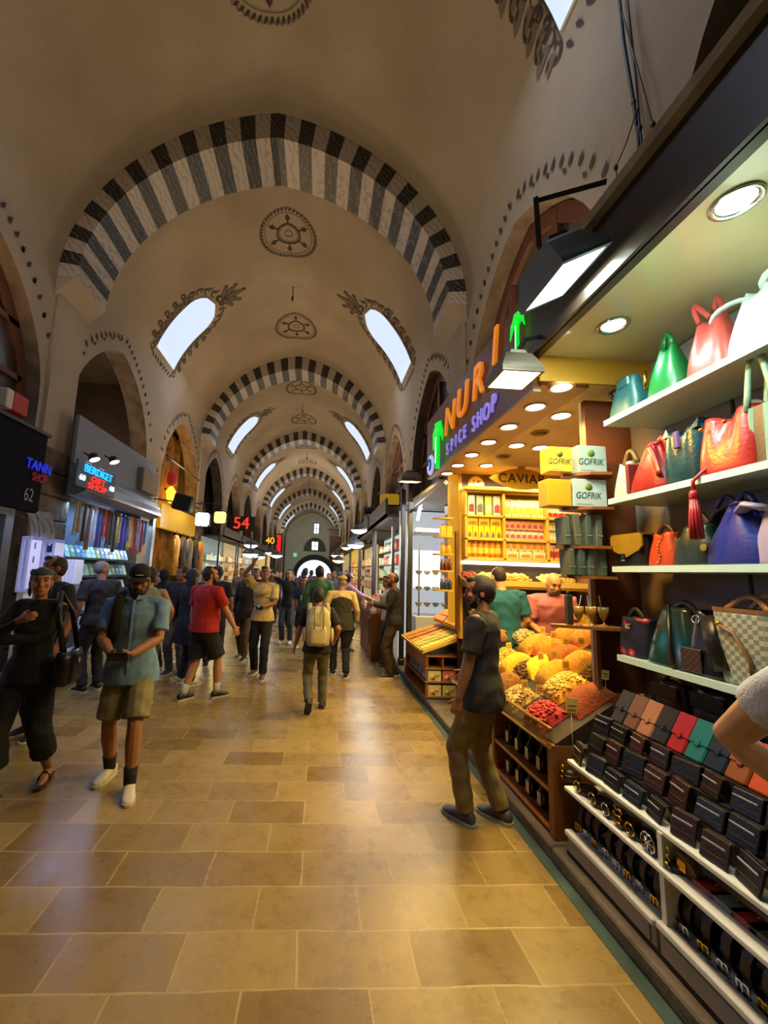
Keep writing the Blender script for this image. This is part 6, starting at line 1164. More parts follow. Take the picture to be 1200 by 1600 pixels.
# ================================================================ people
def remesh(mb, name, mats, parent, vox, smooth=4, fac=.5, local=True, disp=0):
    me = mb.mesh('tmp', mats); o = bpy.data.objects.new('tmp', me)
    m = o.modifiers.new('r', 'REMESH'); m.mode = 'VOXEL'; m.voxel_size = vox; m.use_smooth_shade = True
    if smooth: s = o.modifiers.new('s', 'SMOOTH'); s.iterations = smooth; s.factor = fac
    out = evaluated_mesh(o); bpy.data.meshes.remove(me); out.name = name
    if disp:
        n = len(out.vertices); co = np.empty(n*3, 'f'); no = np.empty(n*3, 'f'); out.vertices.foreach_get('co', co); out.vertices.foreach_get('normal', no)
        X, Y, Z = co[0::3], co[1::3], co[2::3]; k = np.sin(Z*46+3*np.sin(X*17)+2*np.sin(Y*13))+.6*np.sin(X*38+Z*21)
        out.vertices.foreach_set('co', co+no*np.repeat(k*disp, 3).astype('f')); out.update()
    out.polygons.foreach_set('use_smooth', [True]*len(out.polygons))
    if not out.materials: out.materials.append(mats)
    w = bpy.data.objects.new(name, out); COL.objects.link(w); w.parent = parent; return w
def ik(a, b, l1, l2, pole):
    a, b = V(a), V(b); d = b-a; L = min(d.length, (l1+l2)*.999); d = d.normalized(); b = a+d*L
    x = (l1*l1-l2*l2+L*L)/(2*L); h = math.sqrt(max(0, l1*l1-x*x)); p = V(pole); p = (p-d*p.dot(d)); p = p.normalized() if p.length > 1e-6 else d.orthogonal().normalized()
    return a+d*x+p*h, b
SKIN = {}
def skin(h): return M('skin '+h, h, rough=.55, noise=.15, ns=14)
def cloth(h, n=.3, rough=.85): return M('cloth '+h, h, rough=rough, noise=n, ns=10, bump=.25, bs=120)
def person(label, x, y, face, H=1.75, sk='#b07a58', hair='#1c130d', shirt='#303030', pants='#202020', shoes='#1a1a1a', build=1.0, sleeve='short', legs='long', lean=0.0, hands=None, feet=None, head=(0, 0), hairstyle='short', beard=None, hem=.86, vox=.011, pole=None, skirt=False, base=0.0, group=None, fem=False, socks=None, sole='#cfc8b8', collar=None, hidehair=False, belly=0, eyes=True, drop=0):
    """face: heading in degrees, 0 = away from the viewer along the hall, 90 = towards the left wall, 180 = facing the viewer."""
    s = H/1.75; o = thing('person', label, 'person', (x, y, base), R(face), group); S = skin(sk)
    hip = .92*s-drop
    def T(p):                                   # torso lean about the hips
        p = V(p); k = max(0, p.z-hip); return V((p.x, p.y+k*math.sin(lean), hip+(p.z-hip)*(math.cos(lean) if p.z > hip else 1)))
    sw = .185*s*build*(.9 if fem else 1)
    shL, shR = T((-sw, -.01, 1.43*s-drop)), T((sw, -.01, 1.43*s-drop))
    hands = hands or {}; feet = feet or {}; pole = pole or {}
    lf = V(feet.get('L', (-.1*s, 0, 0)))+V((0, 0, .075*s)); rf = V(feet.get('R', (.1*s, 0, 0)))+V((0, 0, .075*s))
    hl = V(hands['L']) if 'L' in hands else shL+V((-.07, .05, -.52*s)); hr = V(hands['R']) if 'R' in hands else shR+V((.07, .05, -.52*s))
    eL, wL = ik(shL, hl, .29*s, .255*s, pole.get('L', (-.5, -1, -.1))); eR, wR = ik(shR, hr, .29*s, .255*s, pole.get('R', (.5, -1, -.1)))
    hpL, hpR = V((-.09*s, 0, hip-.02)), V((.09*s, 0, hip-.02))
    kL, aL = ik(hpL, lf, .435*s, .425*s, (-.1, 1, 0)); kR, aR = ik(hpR, rf, .435*s, .425*s, (.1, 1, 0))
    yawv = lambda toe: V((math.sin(toe), math.cos(toe), 0))
    tl = R(feet.get('toeL', -8)); tr = R(feet.get('toeR', 8)); pl = feet.get('pitchL', 0); pr = feet.get('pitchR', 0)
    # ---- trunk
    def ringT(z, rx, ry, yo=0, g=0, n=18): return [T(((rx*s*build+g)*math.cos(a), yo*s+(ry*s*(build if build > 1 else 1)+g)*math.sin(a), z*s-drop)) for a in (2*PI*k/n for k in range(n))]
    tw = 1 if not fem else .88
    TR = [(.80, .13, .10, 0), (.88, .165, .115, -.005), (.96, .162*(1.05 if fem else 1), .115, -.005), (1.05, .145*tw, .10+belly, .0+belly*.7), (1.15, .143*tw, .10+belly, .0+belly*.7), (1.26, .16*tw, .112+(.02 if fem else 0), .005), (1.36, .172*tw, .105, .0), (1.42, .15*tw, .085, -.008), (1.46, .09, .065, -.01)]
    b = MB(); b.loft([ringT(*r) for r in TR])
    nb = T((0, -.012*s, 1.43*s-drop)); hd = T((0, .02*s, 1.635*s-drop)); 
    b.tube([nb, T((0, .0, 1.50*s-drop)), hd+V((0, -.01, -.04*s))], [.066*s*build**.5, .056*s*(.85 if fem else 1), .058*s*(.85 if fem else 1)], 12)
    for sh, e, w_ in ((shL, eL, wL), (shR, eR, wR)):
        q = build**.5*(.85 if fem else 1)
        b.tube([sh, sh.lerp(e, .3), e, e.lerp(w_, .3), w_], [.056*s*q, .052*s*q, .041*s*q, .043*s*q, .028*s*q], 10, round_=True)
    for hp, k, a in ((hpL, kL, aL), (hpR, kR, aR)):
        b.tube([hp, hp.lerp(k, .4), k, k.lerp(a, .3), a], [.092*s*build, .08*s*build, .055*s, .061*s, .034*s], 10, round_=True)
    def footaxis(toe, pitch): f = yawv(toe); return (f*math.cos(R(pitch))+V((0, 0, math.sin(R(pitch))))).normalized()
    for a, toe, pt in ((aL, tl, pl), (aR, tr, pr)):
        f = footaxis(toe, pt); up = V((0, 0, 1)); b.tube([a+V((0, 0, -.01)), a+f*.05*s+V((0, 0, -.03*s)), a+f*.12*s+V((0, 0, -.048*s)), a+f*(.155 if shoes else .18)*s+V((0, 0, -.052*s))], [q*s*(.8 if shoes else 1) for q in (.034, .036, .03, .02)], 8, round_=True)
        b.tube([a+V((0, 0, -.005)), a-f*.035*s+V((0, 0, -.045*s))], [.033*s, .028*s], 8, round_=True)
    # ---- hands
    for e, w_, key in ((eL, wL, 'L'), (eR, wR, 'R')):
        d = (w_-e).normalized(); d = V(hands.get('dir'+key, d)).normalized(); nrm = V(hands.get('palm'+key, (1 if key == 'L' else -1, .3, 0))); nrm = (nrm-d*nrm.dot(d)).normalized(); sd = d.cross(nrm); cu = hands.get('curl'+key, .35)
        th = V(hands.get('thumb'+key, (0, 1, .3))); sg = 1 if sd.dot(th) > 0 else -1
        hs = s*(.9 if fem else 1)
        b.loft([[w_+d*t*hs+sd*(math.cos(a)*wd*hs)+nrm*(math.sin(a)*tk*hs) for a in (2*PI*k/10 for k in range(10))] for t, wd, tk in ((-.01, .026, .02), (.03, .036, .017), (.07, .042, .015), (.095, .04, .012))])
        for i in range(4):
            r0 = w_+d*.088*hs+sd*((.03-.02*i)*sg)*hs; ln = (.068, .078, .073, .056)[i]*hs; p = r0; dd = d; pts = [r0-d*.02*hs]; 
            for j, f in enumerate((.45, .3, .25)):
                dd = (dd*math.cos(cu*(.6+.5*j))+nrm*math.sin(cu*(.6+.5*j))).normalized(); pts.append(p); p = p+dd*ln*f
            pts.append(p); b.tube(pts, [.0095*hs, .0095*hs, .009*hs, .0085*hs, .007*hs], 7, round_=True)
        tb = w_+d*.03*hs+sd*sg*.03*hs; t2 = tb+(sd*sg*.75+d*.7+nrm*.3).normalized()*.035*hs; t3 = t2+(sd*sg*.3+d*.9+nrm*(.3+cu*.5)).normalized()*.032*hs; b.tube([tb-sd*sg*.012*hs, tb, t2, t3], [.013*hs, .013*hs, .0105*hs, .008*hs], 7, round_=True)
    # ---- head
    hy, hp_ = R(head[0]), R(head[1]); HM = Matrix.Rotation(hy, 3, 'Z')@Matrix.Rotation(hp_, 3, 'X'); hk = s*(.96 if fem else 1)
    def h(p): return hd+HM@(V(p)*hk)
    rings = []
    for z, rx, yf, yb in ((-.118, .022, .072, .02), (-.108, .04, .088, -.01), (-.085, .056, .094, -.03), (-.055, .066, .096, -.05), (-.02, .072, .095, -.075), (.015, .0755, .093, -.09), (.05, .0765, .094, -.095), (.08, .07, .083, -.086), (.103, .052, .058, -.062), (.117, .024, .022, -.03)):
        rings.append([h((rx*math.cos(a), (yf+yb)/2+(yf-yb)/2*math.sin(a), z)) for a in (2*PI*k/20 for k in range(20))])
    b.loft(rings)
    b.tube([h((0, .088, .022)), h((0, .1, -.005)), h((0, .112, -.03)), h((0, .09, -.037))], [.009*hk, .011*hk, .0155*hk, .012*hk], 8, round_=True)
    b.ell(h((0, .084, .034)), .05*hk, .016*hk, .011*hk, 10, 6, mat=HM); b.ell(h((0, .092, -.07)), .024*hk, .012*hk, .014*hk, 10, 6, mat=HM)
    for sg in (-1, 1):
        b.ell(h((sg*.079, -.012, -.012)), .01*hk, .02*hk, .033*hk, 8, 6, mat=HM); b.ell(h((sg*.042, .074, -.025)), .022*hk, .02*hk, .02*hk, 8, 6, mat=HM)
    remesh(b, 'body', S, o, vox*.62 if vox < .01 else vox, 2)
    if eyes:
        for sg in (-1, 1):
            mb = MB(); mb.ell(h((sg*.031, .084, .013)), .0135*hk, .011*hk, .008*hk, 10, 6, mat=HM); mb.build('eye', M('eye dark', '#2a1c14', rough=.2), o, local=True)
            mb = MB(); mb.tube([h((sg*.014, .096, .036)), h((sg*.032, .097, .042)), h((sg*.052, .082, .034))], .005*hk, 6); mb.build('eyebrow', M('hair '+hair, hair, rough=.7), o, local=True)
        mb = MB(); mb.ell(h((0, .1005, -.0665)), .022*hk, .006*hk, .006*hk, 10, 6, mat=HM); mb.build('mouth', M('lip tone '+sk, tuple(v*k for v, k in zip(C(sk)[:3], (.75, .5, .5))), rough=.5), o, local=True)
    # ---- hair
    HR = M('hair '+hair, hair, rough=.6, noise=.5, ns=60, bump=.6, bs=160)
    if hairstyle != 'bald':
        b = MB(); sh_ = {'crop': (.079, .094, .098), 'short': (.084, .1, .108), 'full': (.09, .106, .118), 'long': (.09, .108, .116), 'bun': (.086, .103, .11)}[hairstyle]
        b.ell(h((0, -.018, .022)), sh_[0]*hk, sh_[1]*hk, sh_[2]*hk, 18, 12, mat=HM)
        if hairstyle == 'long': b.loft([[h((rx*math.cos(a), -.045+ry*math.sin(a), z)) for a in (2*PI*k/16 for k in range(16))] for z, rx, ry in ((.04, .088, .07), (-.06, .092, .06), (-.14, .085, .045), (-.2, .06, .03))])
        if hairstyle == 'bun': b.ell(h((0, -.11, .08)), .045*hk, .045*hk, .042*hk, 12, 8); b.tube([h((.07, .02, 0)), h((.075, .0, -.07)), h((.066, -.01, -.12))], [.012*hk, .014*hk, .008*hk], 6, round_=True); b.tube([h((-.07, .02, 0)), h((-.075, 0, -.07)), h((-.066, -.01, -.12))], [.012*hk, .014*hk, .008*hk], 6, round_=True)
        if hairstyle in ('short', 'full'): b.ell(h((0, -.04, -.045)), .07*hk, .06*hk, .05*hk, 14, 8, mat=HM); b.ell(h((.01, .05, .095)), .06*hk, .045*hk, .03*hk, 12, 8, mat=HM)
        remesh(b, 'hair', HR, o, max(.008, vox*.8), 1, disp=.0025)
    if beard:
        b = MB(); b.ell(h((0, .05, -.085)), .066*hk, .056*hk, .046*hk, 14, 8, mat=HM)
        for sg in (-1, 1): b.tube([h((sg*.07, .02, -.01)), h((sg*.066, .04, -.06)), h((sg*.045, .07, -.095))], [.012*hk, .018*hk, .02*hk], 8, round_=True)
        b.tube([h((-.03, .096, -.058)), h((0, .108, -.05)), h((.03, .096, -.058))], .008*hk, 6, round_=True); remesh(b, 'beard', M('hair '+beard, beard, rough=.7), o, .008, 1, disp=.0015)
    # ---- shirt
    sm = cloth(shirt) if isinstance(shirt, str) else shirt; b = MB(); g = .014
    tr_ = [((r[0], max(r[1], .19 if r[0] < .93 else .178), max(r[2], .132 if r[0] < .93 else .122), r[3]) if r[0] < 1.0 else r) for r in TR if r[0] >= hem-.001]
    if not tr_ or tr_[0][0] > hem+.02: tr_ = [(hem, .192, .134+belly*.6, belly*.4)]+tr_
    b.loft([ringT(z, rx*(1.03 if z < 1.1 else 1), ry*(1.06 if z < 1.1 else 1), yo, g if z < 1.3 else .024) for z, rx, ry, yo in tr_]+[ringT(1.492, .066, .06, -.008, .01)])
    for sh, e, w_ in ((shL, eL, wL), (shR, eR, wR)):
        q = build**.5*(.88 if fem else 1); mid = T((0, -.01, 1.385*s-drop)); 
        if sleeve == 'short': pts = [mid.lerp(sh, .3), mid.lerp(sh, .65), sh, sh.lerp(e, .5), sh.lerp(e, .78)]; rr = [.066, .07, .074, .07, .072]
        elif sleeve == 'high': pts = [mid.lerp(sh, .55), sh, sh.lerp(e, .3), sh.lerp(e, .42)]; rr = [.06, .068, .064, .064]
        elif sleeve == 'cap': pts = [mid.lerp(sh, .5), sh]; rr = [.06, .066]
        elif sleeve == 'mid': pts = [mid.lerp(sh, .55), sh, e, e.lerp(w_, .35)]; rr = [.06, .07, .058, .052]
        elif sleeve == 'none': continue
        else: pts = [mid.lerp(sh, .55), sh, sh.lerp(e, .5), e, w_.lerp(e, .06)]; rr = [.06, .07, .062, .054, .042]
        b.tube(pts, [k*s*q for k in rr], 12, round_=False)
    if sleeve not in ('none', 'cap'): b.tube([shL, T((0, -.012, 1.425*s-drop)), shR], [.068*s, .078*s, .068*s], 12)
    remesh(b, 'shirt', sm, o, vox, 5, disp=.0022)
    # ---- trousers or skirt
    pm = cloth(pants) if isinstance(pants, str) else pants; b = MB(); g = .008
    b.loft([ringT(z, rx*1.01, ry*1.04, yo, g) for z, rx, ry, yo in [(.775, .085, .085, -.005), (.81, .14, .11, -.005)]+TR[1:4]])
    if skirt: b.loft([ringT(.98, .165, .12, 0, g), ringT(.8, .185, .14, 0, g), ringT(skirt, .21, .17, 0, g)])
    else:
        for hp, k, a in ((hpL, kL, aL), (hpR, kR, aR)):
            if legs == 'long': pts = [hp+V((0, 0, .08)), hp, hp.lerp(k, .45), k, k.lerp(a, .5), a.lerp(k, .02)]; rr = [.05*build, .1*build, .093*build, .077, .07, .066]
            elif legs == 'shorts': pts = [hp+V((0, 0, .08)), hp, hp.lerp(k, .45), hp.lerp(k, .88)]; rr = [.05*build, .1*build, .1*build, .099*build]
            elif legs == 'wide': pts = [hp+V((0, 0, .08)), hp, hp.lerp(k, .5), k, k.lerp(a, .58)]; rr = [.05*build, .1*build, .096*build, .09, .095]
            b.tube(pts, [q*s for q in rr], 12)
    remesh(b, 'trousers' if not skirt else 'skirt', pm, o, vox, 4, disp=.0025)
    # ---- socks, shoes
    for a, k, toe, pt in ((aL, kL, tl, pl), (aR, kR, tr, pr)):
        f = footaxis(toe, pt); u = f.cross(V((0, 0, 1))).normalized(); n_ = u.cross(f)
        if socks: mb = MB(); mb.tube([a.lerp(k, .30), a.lerp(k, .1), a], [.053*s, .048*s, .046*s], 12); mb.build('sock', cloth(socks), o, local=True)
        if shoes:
            c = a+V((0, 0, -.075*s)) if pt == 0 else a-n_*.075*s
            def rg(t, w0, z0, z1): return [c+f*(t*s)+u*(w0*s*math.cos(q))+n_*((z0+z1)/2*s+(z1-z0)/2*s*math.sin(q)) for q in (2*PI*i/14 for i in range(14))]
            b = MB(); b.loft([rg(-.075, .02, .02, .07), rg(-.06, .037, .012, .095), rg(0, .043, .01, .105), rg(.06, .045, .01, .085), rg(.12, .05, .01, .06), rg(.17, .042, .01, .045), rg(.195, .02, .014, .032)])
            mo = remesh(b, 'shoe', M('shoe '+shoes, shoes, rough=.55, noise=.25, ns=20), o, max(.008, vox*.8), 2)
            mb = MB(); mb.loft([[c+f*(t*s)+u*(w0*s*q)+n_*(z*s) for t, w0, q in ((-.08, .02, -1), (-.08, .02, 1), (-.05, .042, 1), (.05, .046, 1), (.12, .054, 1), (.18, .042, 1), (.205, .015, 1), (.205, .015, -1), (.18, .042, -1), (.12, .054, -1), (.05, .046, -1), (-.05, .042, -1))] for z in (0.002, .022)], 0, False); so = mb.build('sole', M('sole '+sole, sole, rough=.7), None); so.parent = mo
    return o, dict(h=h, T=T, s=s, HM=HM, wL=wL, wR=wR, eL=eL, eR=eR, shL=shL, shR=shR, ring=ringT, hd=hd, hip=hip, hk=hk, aL=aL, aR=aR)
def prop(name, label, cat, po, build_fn, group=None, sc=1):
    """A thing held by or hung on a person: its own top-level object in the person's frame."""
    t = thing(name, label, cat, po.location, po.rotation_euler[2], group); build_fn(t); t.scale = (sc, sc, sc); return t
def at_feet(px, py): p = atZ(px, py, 0); return p.x, p.y
def face_to(x, y, deg): return deg
# ---- 1 woman in black walking towards the viewer
NEAR = .0085
w1, k = person('woman in black with teal headband, forearm folded across her chest', -2.17, 3.32, 186, 1.65, '#a8714e', '#4a3524', '#060607', '#050507', None, .98, 'long', 'wide', 0, {'R': (.02, .2, 1.27), 'dirR': (-.9, .35, .35), 'palmR': (0, -1, -.2), 'curlR': .45, 'thumbR': (0, 0, 1), 'L': (.17, .19, 1.12), 'dirL': (.9, .3, .0), 'palmL': (0, -1, 0), 'curlL': .5, 'thumbL': (0, 0, 1)}, {'R': (.09, .12, 0), 'L': (-.13, -.17, .02), 'toeR': 6, 'toeL': -8, 'pitchL': -12}, (28, 2), 'bun', None, .84, NEAR, {'R': (1, -.2, -.8), 'L': (-1, -.2, -.8)}, fem=True)
mb = MB(); h = k['h']; mb.loft([[h((rx*math.cos(a), -.012+ry*math.sin(a), z)) for a in (2*PI*j/24 for j in range(24))] for z, rx, ry in ((.062, .085, .109), (.085, .088, .112), (.11, .078, .094))], 0, True, False); mb.build('headband', cloth('#36524e'), w1, local=True)
for a, nm in ((k['aL'], -8), (k['aR'], 6)):
    mb = MB(); f = V((math.sin(R(nm)), math.cos(R(nm)), 0)); u = V((f.y, -f.x, 0)); c = a-V((0, 0, .075)); mb.loft([[c+f*t+u*w*q+V((0, 0, z)) for t, w, q in ((-.075, .03, -1), (-.075, .03, 1), (.08, .045, 1), (.17, .045, 1), (.2, .02, 1), (.2, .02, -1), (.17, .045, -1), (.08, .045, -1))] for z in (.0, .014)], 0, False); so = mb.build('sandal', leather('#3a2318'), w1, local=True)
    mb = MB(); mb.tube(arc(c+u*.045+f*.06+V((0, 0, .015)), c-u*.045+f*.06+V((0, 0, .015)), .055), .007, 6); sx = mb.build('strap', leather('#2a170e'), None); sx.parent = so
def f(t):
    mb = MB(); mb.loft([[(-.27+dx*a, .02+dy*b, z) for dx, dy in ((-.045, -.13), (.045, -.13), (.06, 0), (.045, .13), (-.045, .13), (-.06, 0))] for z, a, b in ((.78, .8, .9), (.8, 1, 1), (.98, 1, 1), (1.03, .7, .9))]); mb.build('bag_body', leather('#0d0c0c'), t, local=True); mb = MB(); mb.tube([(-.27, -.1, 1.02), (-.2, -.1, 1.3), (-.13, -.02, 1.47), (-.2, .12, 1.3), (-.27, .12, 1.02)], .012, 6, sx=2); mb.build('shoulder_strap', leather('#15100d'), t, local=True); mb = MB(); mb.box(-.335, -.328, -.02, .02, .93, .97); mb.build('buckle', CHR, t, local=True)
prop('shoulder_bag', 'black leather shoulder bag at the hip of the woman in black', 'bag', w1, f)
# ---- 2 man in blue shirt, khaki shorts
m2, k = person('man in light blue shirt, khaki shorts and black cap looking at his phone', -1.47, 3.45, 188, 1.69, '#96623f', '#18100b', '#6a8cb2', '#7d7452', '#c8bfae', 1.06, 'short', 'shorts', .02, {'R': (.075, .29, 1.04), 'L': (-.07, .29, 1.04), 'dirR': (-.85, .5, -.1), 'dirL': (.85, .5, -.1), 'palmR': (-.4, -.3, .8), 'palmL': (.4, -.3, .8), 'curlR': .7, 'curlL': .7, 'thumbR': (0, .2, 1), 'thumbL': (0, .2, 1)}, {'R': (.12, -.12, 0), 'L': (-.11, .16, 0), 'toeR': 14, 'toeL': -14}, (14, -14), 'crop', '#1d140e', .80, NEAR, {'R': (.8, -.6, -.6), 'L': (-.8, -.6, -.6)}, socks='#101012', sole='#b8b0a0')
h, HM = k['h'], k['HM']
mb = MB(); mb.loft([[h((rx*math.cos(a), -.014+ry*math.sin(a), z)) for a in (2*PI*j/24 for j in range(24))] for z, rx, ry in ((.04, .088, .109), (.075, .088, .108), (.11, .074, .09), (.132, .045, .055), (.14, .01, .012))]); cp_ = mb.build('cap', cloth('#0f0f11'), m2, local=True)
mb = MB(); mb.grid(lambda u, v: h((.085*u*(1-.25*v*v), .085+.085*v*math.sqrt(max(0, 1-.75*u*u)), .048-.012*v-.02*u*u)), [-1+i/6 for i in range(13)], [0, .35, .7, 1]); x = mb.build('brim', cloth('#131315'), None); x.parent = cp_
mb = MB(); mb.grid(lambda u, v: h((.03*u, .099-.008*abs(u)-.02*v, .066+.03*v)), [-1, -.3, .3, 1], [0, .5, 1]); x = mb.build('emblem', M('pale emblem', '#c8c4b8'), None); x.parent = cp_
mb = MB()
for sg in (-1, 1): mb.tube([h((sg*.032+.022*math.cos(a), .098-.01*abs(math.cos(a)), .012+.017*math.sin(a))) for a in (2*PI*i/14 for i in range(15))], .0028, 6)
mb.tube([h((-.01, .102, .016)), h((.01, .102, .016))], .0028, 6)
for sg in (-1, 1): mb.tube([h((sg*.054, .086, .016)), h((sg*.078, .04, .016)), h((sg*.08, -.02, .01))], .0025, 6)
mb.build('glasses', BLK, m2, local=True)
mb = MB(); T = k['T']
mb.tube([(0, .142, .84), (0, .15, 1.0), (0, .145, 1.15), (0, .142, 1.3), (0, .118, 1.42)], .007, 6, sx=2); mb.build('button_placket', cloth('#5c7ea2'), m2, local=True)
mb = MB()
for sg in (-1, 1): mb.add([T((sg*.012, .1, 1.42)), T((sg*.075, .075, 1.43)), T((sg*.07, .02, 1.505)), T((sg*.03, .075, 1.475))], [(0, 1, 2, 3)]); mb.add([T((sg*.012, .103, 1.422)), T((sg*.075, .08, 1.432)), T((sg*.072, .022, 1.508)), T((sg*.03, .079, 1.478))], [(0, 1, 2, 3)])
mb.build('collar', cloth('#7898bc'), m2, local=True)
def f(t):
    mb = MB(); mb.tube([(.13, -.12, 1.18), (.125, -.1, 1.4), (.118, -.02, 1.5), (.112, .09, 1.45), (.115, .135, 1.35), (.13, .13, 1.2), (.165, .06, 1.08)], .019, 8, sx=2.0); mb.build('strap', cloth('#0f0f12'), t, local=True)
    mb = MB(); mb.loft([[(.02+.15*a*cx, -.22+.08*b*cy, z) for cx, cy in ((-1, -1), (0, -1.2), (1, -1), (1.1, 0), (1, 1), (-1, 1), (-1.1, 0))] for z, a, b in ((.98, .8, .8), (1.0, 1, 1), (1.3, .95, .9), (1.42, .6, .5))]); mb.build('pack', cloth('#101014'), t, local=True)
prop('backpack', 'black backpack slung on one shoulder of the man in the blue shirt', 'backpack', m2, f)
def f(t):
    mb = MB(); mb.bbox(-.075, .075, .365, .38, 1.0, 1.07, .005, rot=Matrix.Rotation(R(-30), 3, 'X')); mb.build('body', M('black phone', '#0c0c0e', rough=.2), t, local=True); mb = MB(); mb.box(-.065, .065, .362, .364, 1.01, 1.06, rot=Matrix.Rotation(R(-30), 3, 'X'), piv=(0, .3725, 1.035)); mb.build('screen', M('phone glass', '#20242c', rough=.08), t, local=True)
prop('phone', 'black phone held in both hands by the man in the blue shirt', 'phone', m2, f)
# ---- 3 man in red t-shirt, seen from behind at an angle, walking away
m3, k = person('heavy-set man in bright red t-shirt and black shorts walking with his head turned', -1.47, 5.55, -38, 1.715, '#b07a5c', '#24160d', '#a8180e', '#0d0d10', '#15151c', 1.2, 'short', 'shorts', .02, {'L': (-.3, .03, .86), 'R': (.32, .25, .9)}, {'L': (-.1, -.18, 0), 'R': (.13, .17, 0), 'toeL': -5, 'toeR': 8}, (-18, 0), 'short', '#24160d', .86, NEAR, sole='#b8b0a8', belly=.03, socks='#b8b4ac')
# ---- 4 man in pale yellow t-shirt facing us, arm raised
m4, k = person('man in pale yellow t-shirt with dark lettering, one arm raised to his head', -.86, 6.75, 172, 1.74, '#8a5a3c', '#15100c', '#c8b070', '#0d0d11', '#6a3a28', .98, 'short', 'long', -.03, {'R': (.13, .22, 1.8), 'dirR': (-.4, .3, .8), 'palmR': (-.6, .2, -.3), 'curlR': .9, 'L': (-.06, .3, 1.12), 'dirL': (.9, .4, 0), 'palmL': (0, -.2, 1), 'curlL': .9, 'thumbL': (0, 0, 1)}, {'R': (.12, -.12, 0), 'L': (-.1, .16, 0)}, (20, 16), 'short', None, .87, NEAR, {'R': (1, .3, .2), 'L': (-.8, -.6, -.6)})
tt = text('print_lettering', 'BWC', .11, M('dark shirt print', '#2a2620'), (0, 0, 0), (1, 0, 0), VF, None, .0005); tt.parent = m4; tt.matrix_local = Matrix(((-1, 0, 0, -.0), (0, 0, 1, .138), (0, 1, 0, 1.28), (0, 0, 0, 1)))
def f(t): mb = MB(); mb.bbox(-.1, .0, .36, .43, 1.08, 1.15, .015); mb.build('body', M('black phone', '#0c0c0e'), t, local=True); mb = MB(); mb.lathe([(.02, 0), (.022, .01), (.02, .012)], (-.04, .43, 1.115), 12, mat=Matrix.Rotation(R(-90), 3, 'X')); mb.build('lens', CHR, t, local=True)
prop('camera_pouch', 'small dark object held at the belly of the man in the yellow t-shirt', 'camera', m4, f)
# ---- 5 youngster in navy
m5, k = person('youngster in blue patterned t-shirt with pale print and dark knee-length shorts facing us', -.27, 9.1, 182, 1.58, '#a87450', '#1a120c', cloth('#2c3c58', .6), '#0e1018', '#b8b0a8', .95, 'short', 'shorts', 0, {}, {'L': (-.08, .12, 0), 'R': (.1, -.1, 0)}, (0, -4), 'short', None, .86, .012)
mb = MB(); mb.grid(lambda u, v: V((.07*u, .125+.004*(1-u*u), 1.05+.12*v)), [-1, -.5, 0, .5, 1], [0, .5, 1]); mb.build('chest_print', M('pale shirt print', '#a8a890', noise=.5, ns=20), m5, local=True)
# ---- 6 person with cream backpack, walking away
m6, k = person('walker from behind in black t-shirt and olive trousers, one heel lifted', .04, 5.12, 2, 1.48, '#a06a48', '#1c140e', '#121216', '#5d5540', '#3a3228', 1.0, 'short', 'long', .05, {'L': (-.27, .1, .76), 'R': (.24, .12, .85)}, {'L': (-.08, -.14, .1), 'R': (.1, .16, 0), 'pitchL': -48}, (-6, -6), 'full', None, .84, NEAR, sole='#2a2622')
def f(t):
    Tn = cloth('#b8a880', .2); rgs = [[(.165*a*math.copysign(abs(math.cos(q))**.6, math.cos(q)), -.14-.10*b-(.10*b)*math.copysign(abs(math.sin(q))**.6, math.sin(q))*1, z) for q in (2*PI*j/20 for j in range(20))] for z, a, b in ((.93, .7, .7), (.95, .92, .95), (1.1, 1.0, 1.1), (1.25, 1.0, 1.05), (1.38, .85, .8), (1.45, .55, .5))]
    b = MB(); b.loft(rgs); pk_ = remesh(b, 'pack', Tn, t, .011, 3, disp=.003)
    b = MB(); b.loft([[(.115*a*math.cos(q), -.355-.03*b*math.sin(q)*1-.0, z) for q in (2*PI*j/14 for j in range(14))] for z, a, b in ((.97, .8, .8), (1.0, 1, 1), (1.15, 1, 1), (1.2, .8, .7))]); b.build('front_pocket', cloth('#c0b088', .2), t, local=True)
    for sg in (-1, 1):
        mb = MB(); mb.tube([(sg*.06, -.41, 1.17), (sg*.06, -.37, 1.36), (sg*.05, -.25, 1.46)], .009, 6); mb.build('web_strap', cloth('#8a7c58'), t, local=True)
        mb = MB(); mb.tube([(sg*.1, -.14, 1.0), (sg*.14, -.12, 1.1), (sg*.13, -.13, 1.42), (sg*.12, -.04, 1.475), (sg*.12, .1, 1.42), (sg*.14, .13, 1.25), (sg*.16, .05, 1.05)], .018, 8, sx=1.8); mb.build('shoulder_strap', cloth('#a89868', .2), t, local=True)
        mb = MB(); mb.ell((sg*.185, -.24, 1.08), .03, .06, .1, 10, 8); mb.build('side_pocket', cloth('#d0b070' if sg > 0 else '#a89868', .2), t, local=True)
    mb = MB(); mb.tube(arc((-.04, -.22, 1.45), (.04, -.22, 1.45), .04), .009, 6); mb.build('grab_handle', cloth('#8a7c58'), t, local=True)
prop('backpack', 'cream backpack on the back of the walker in olive trousers', 'backpack', m6, f, None, .88)
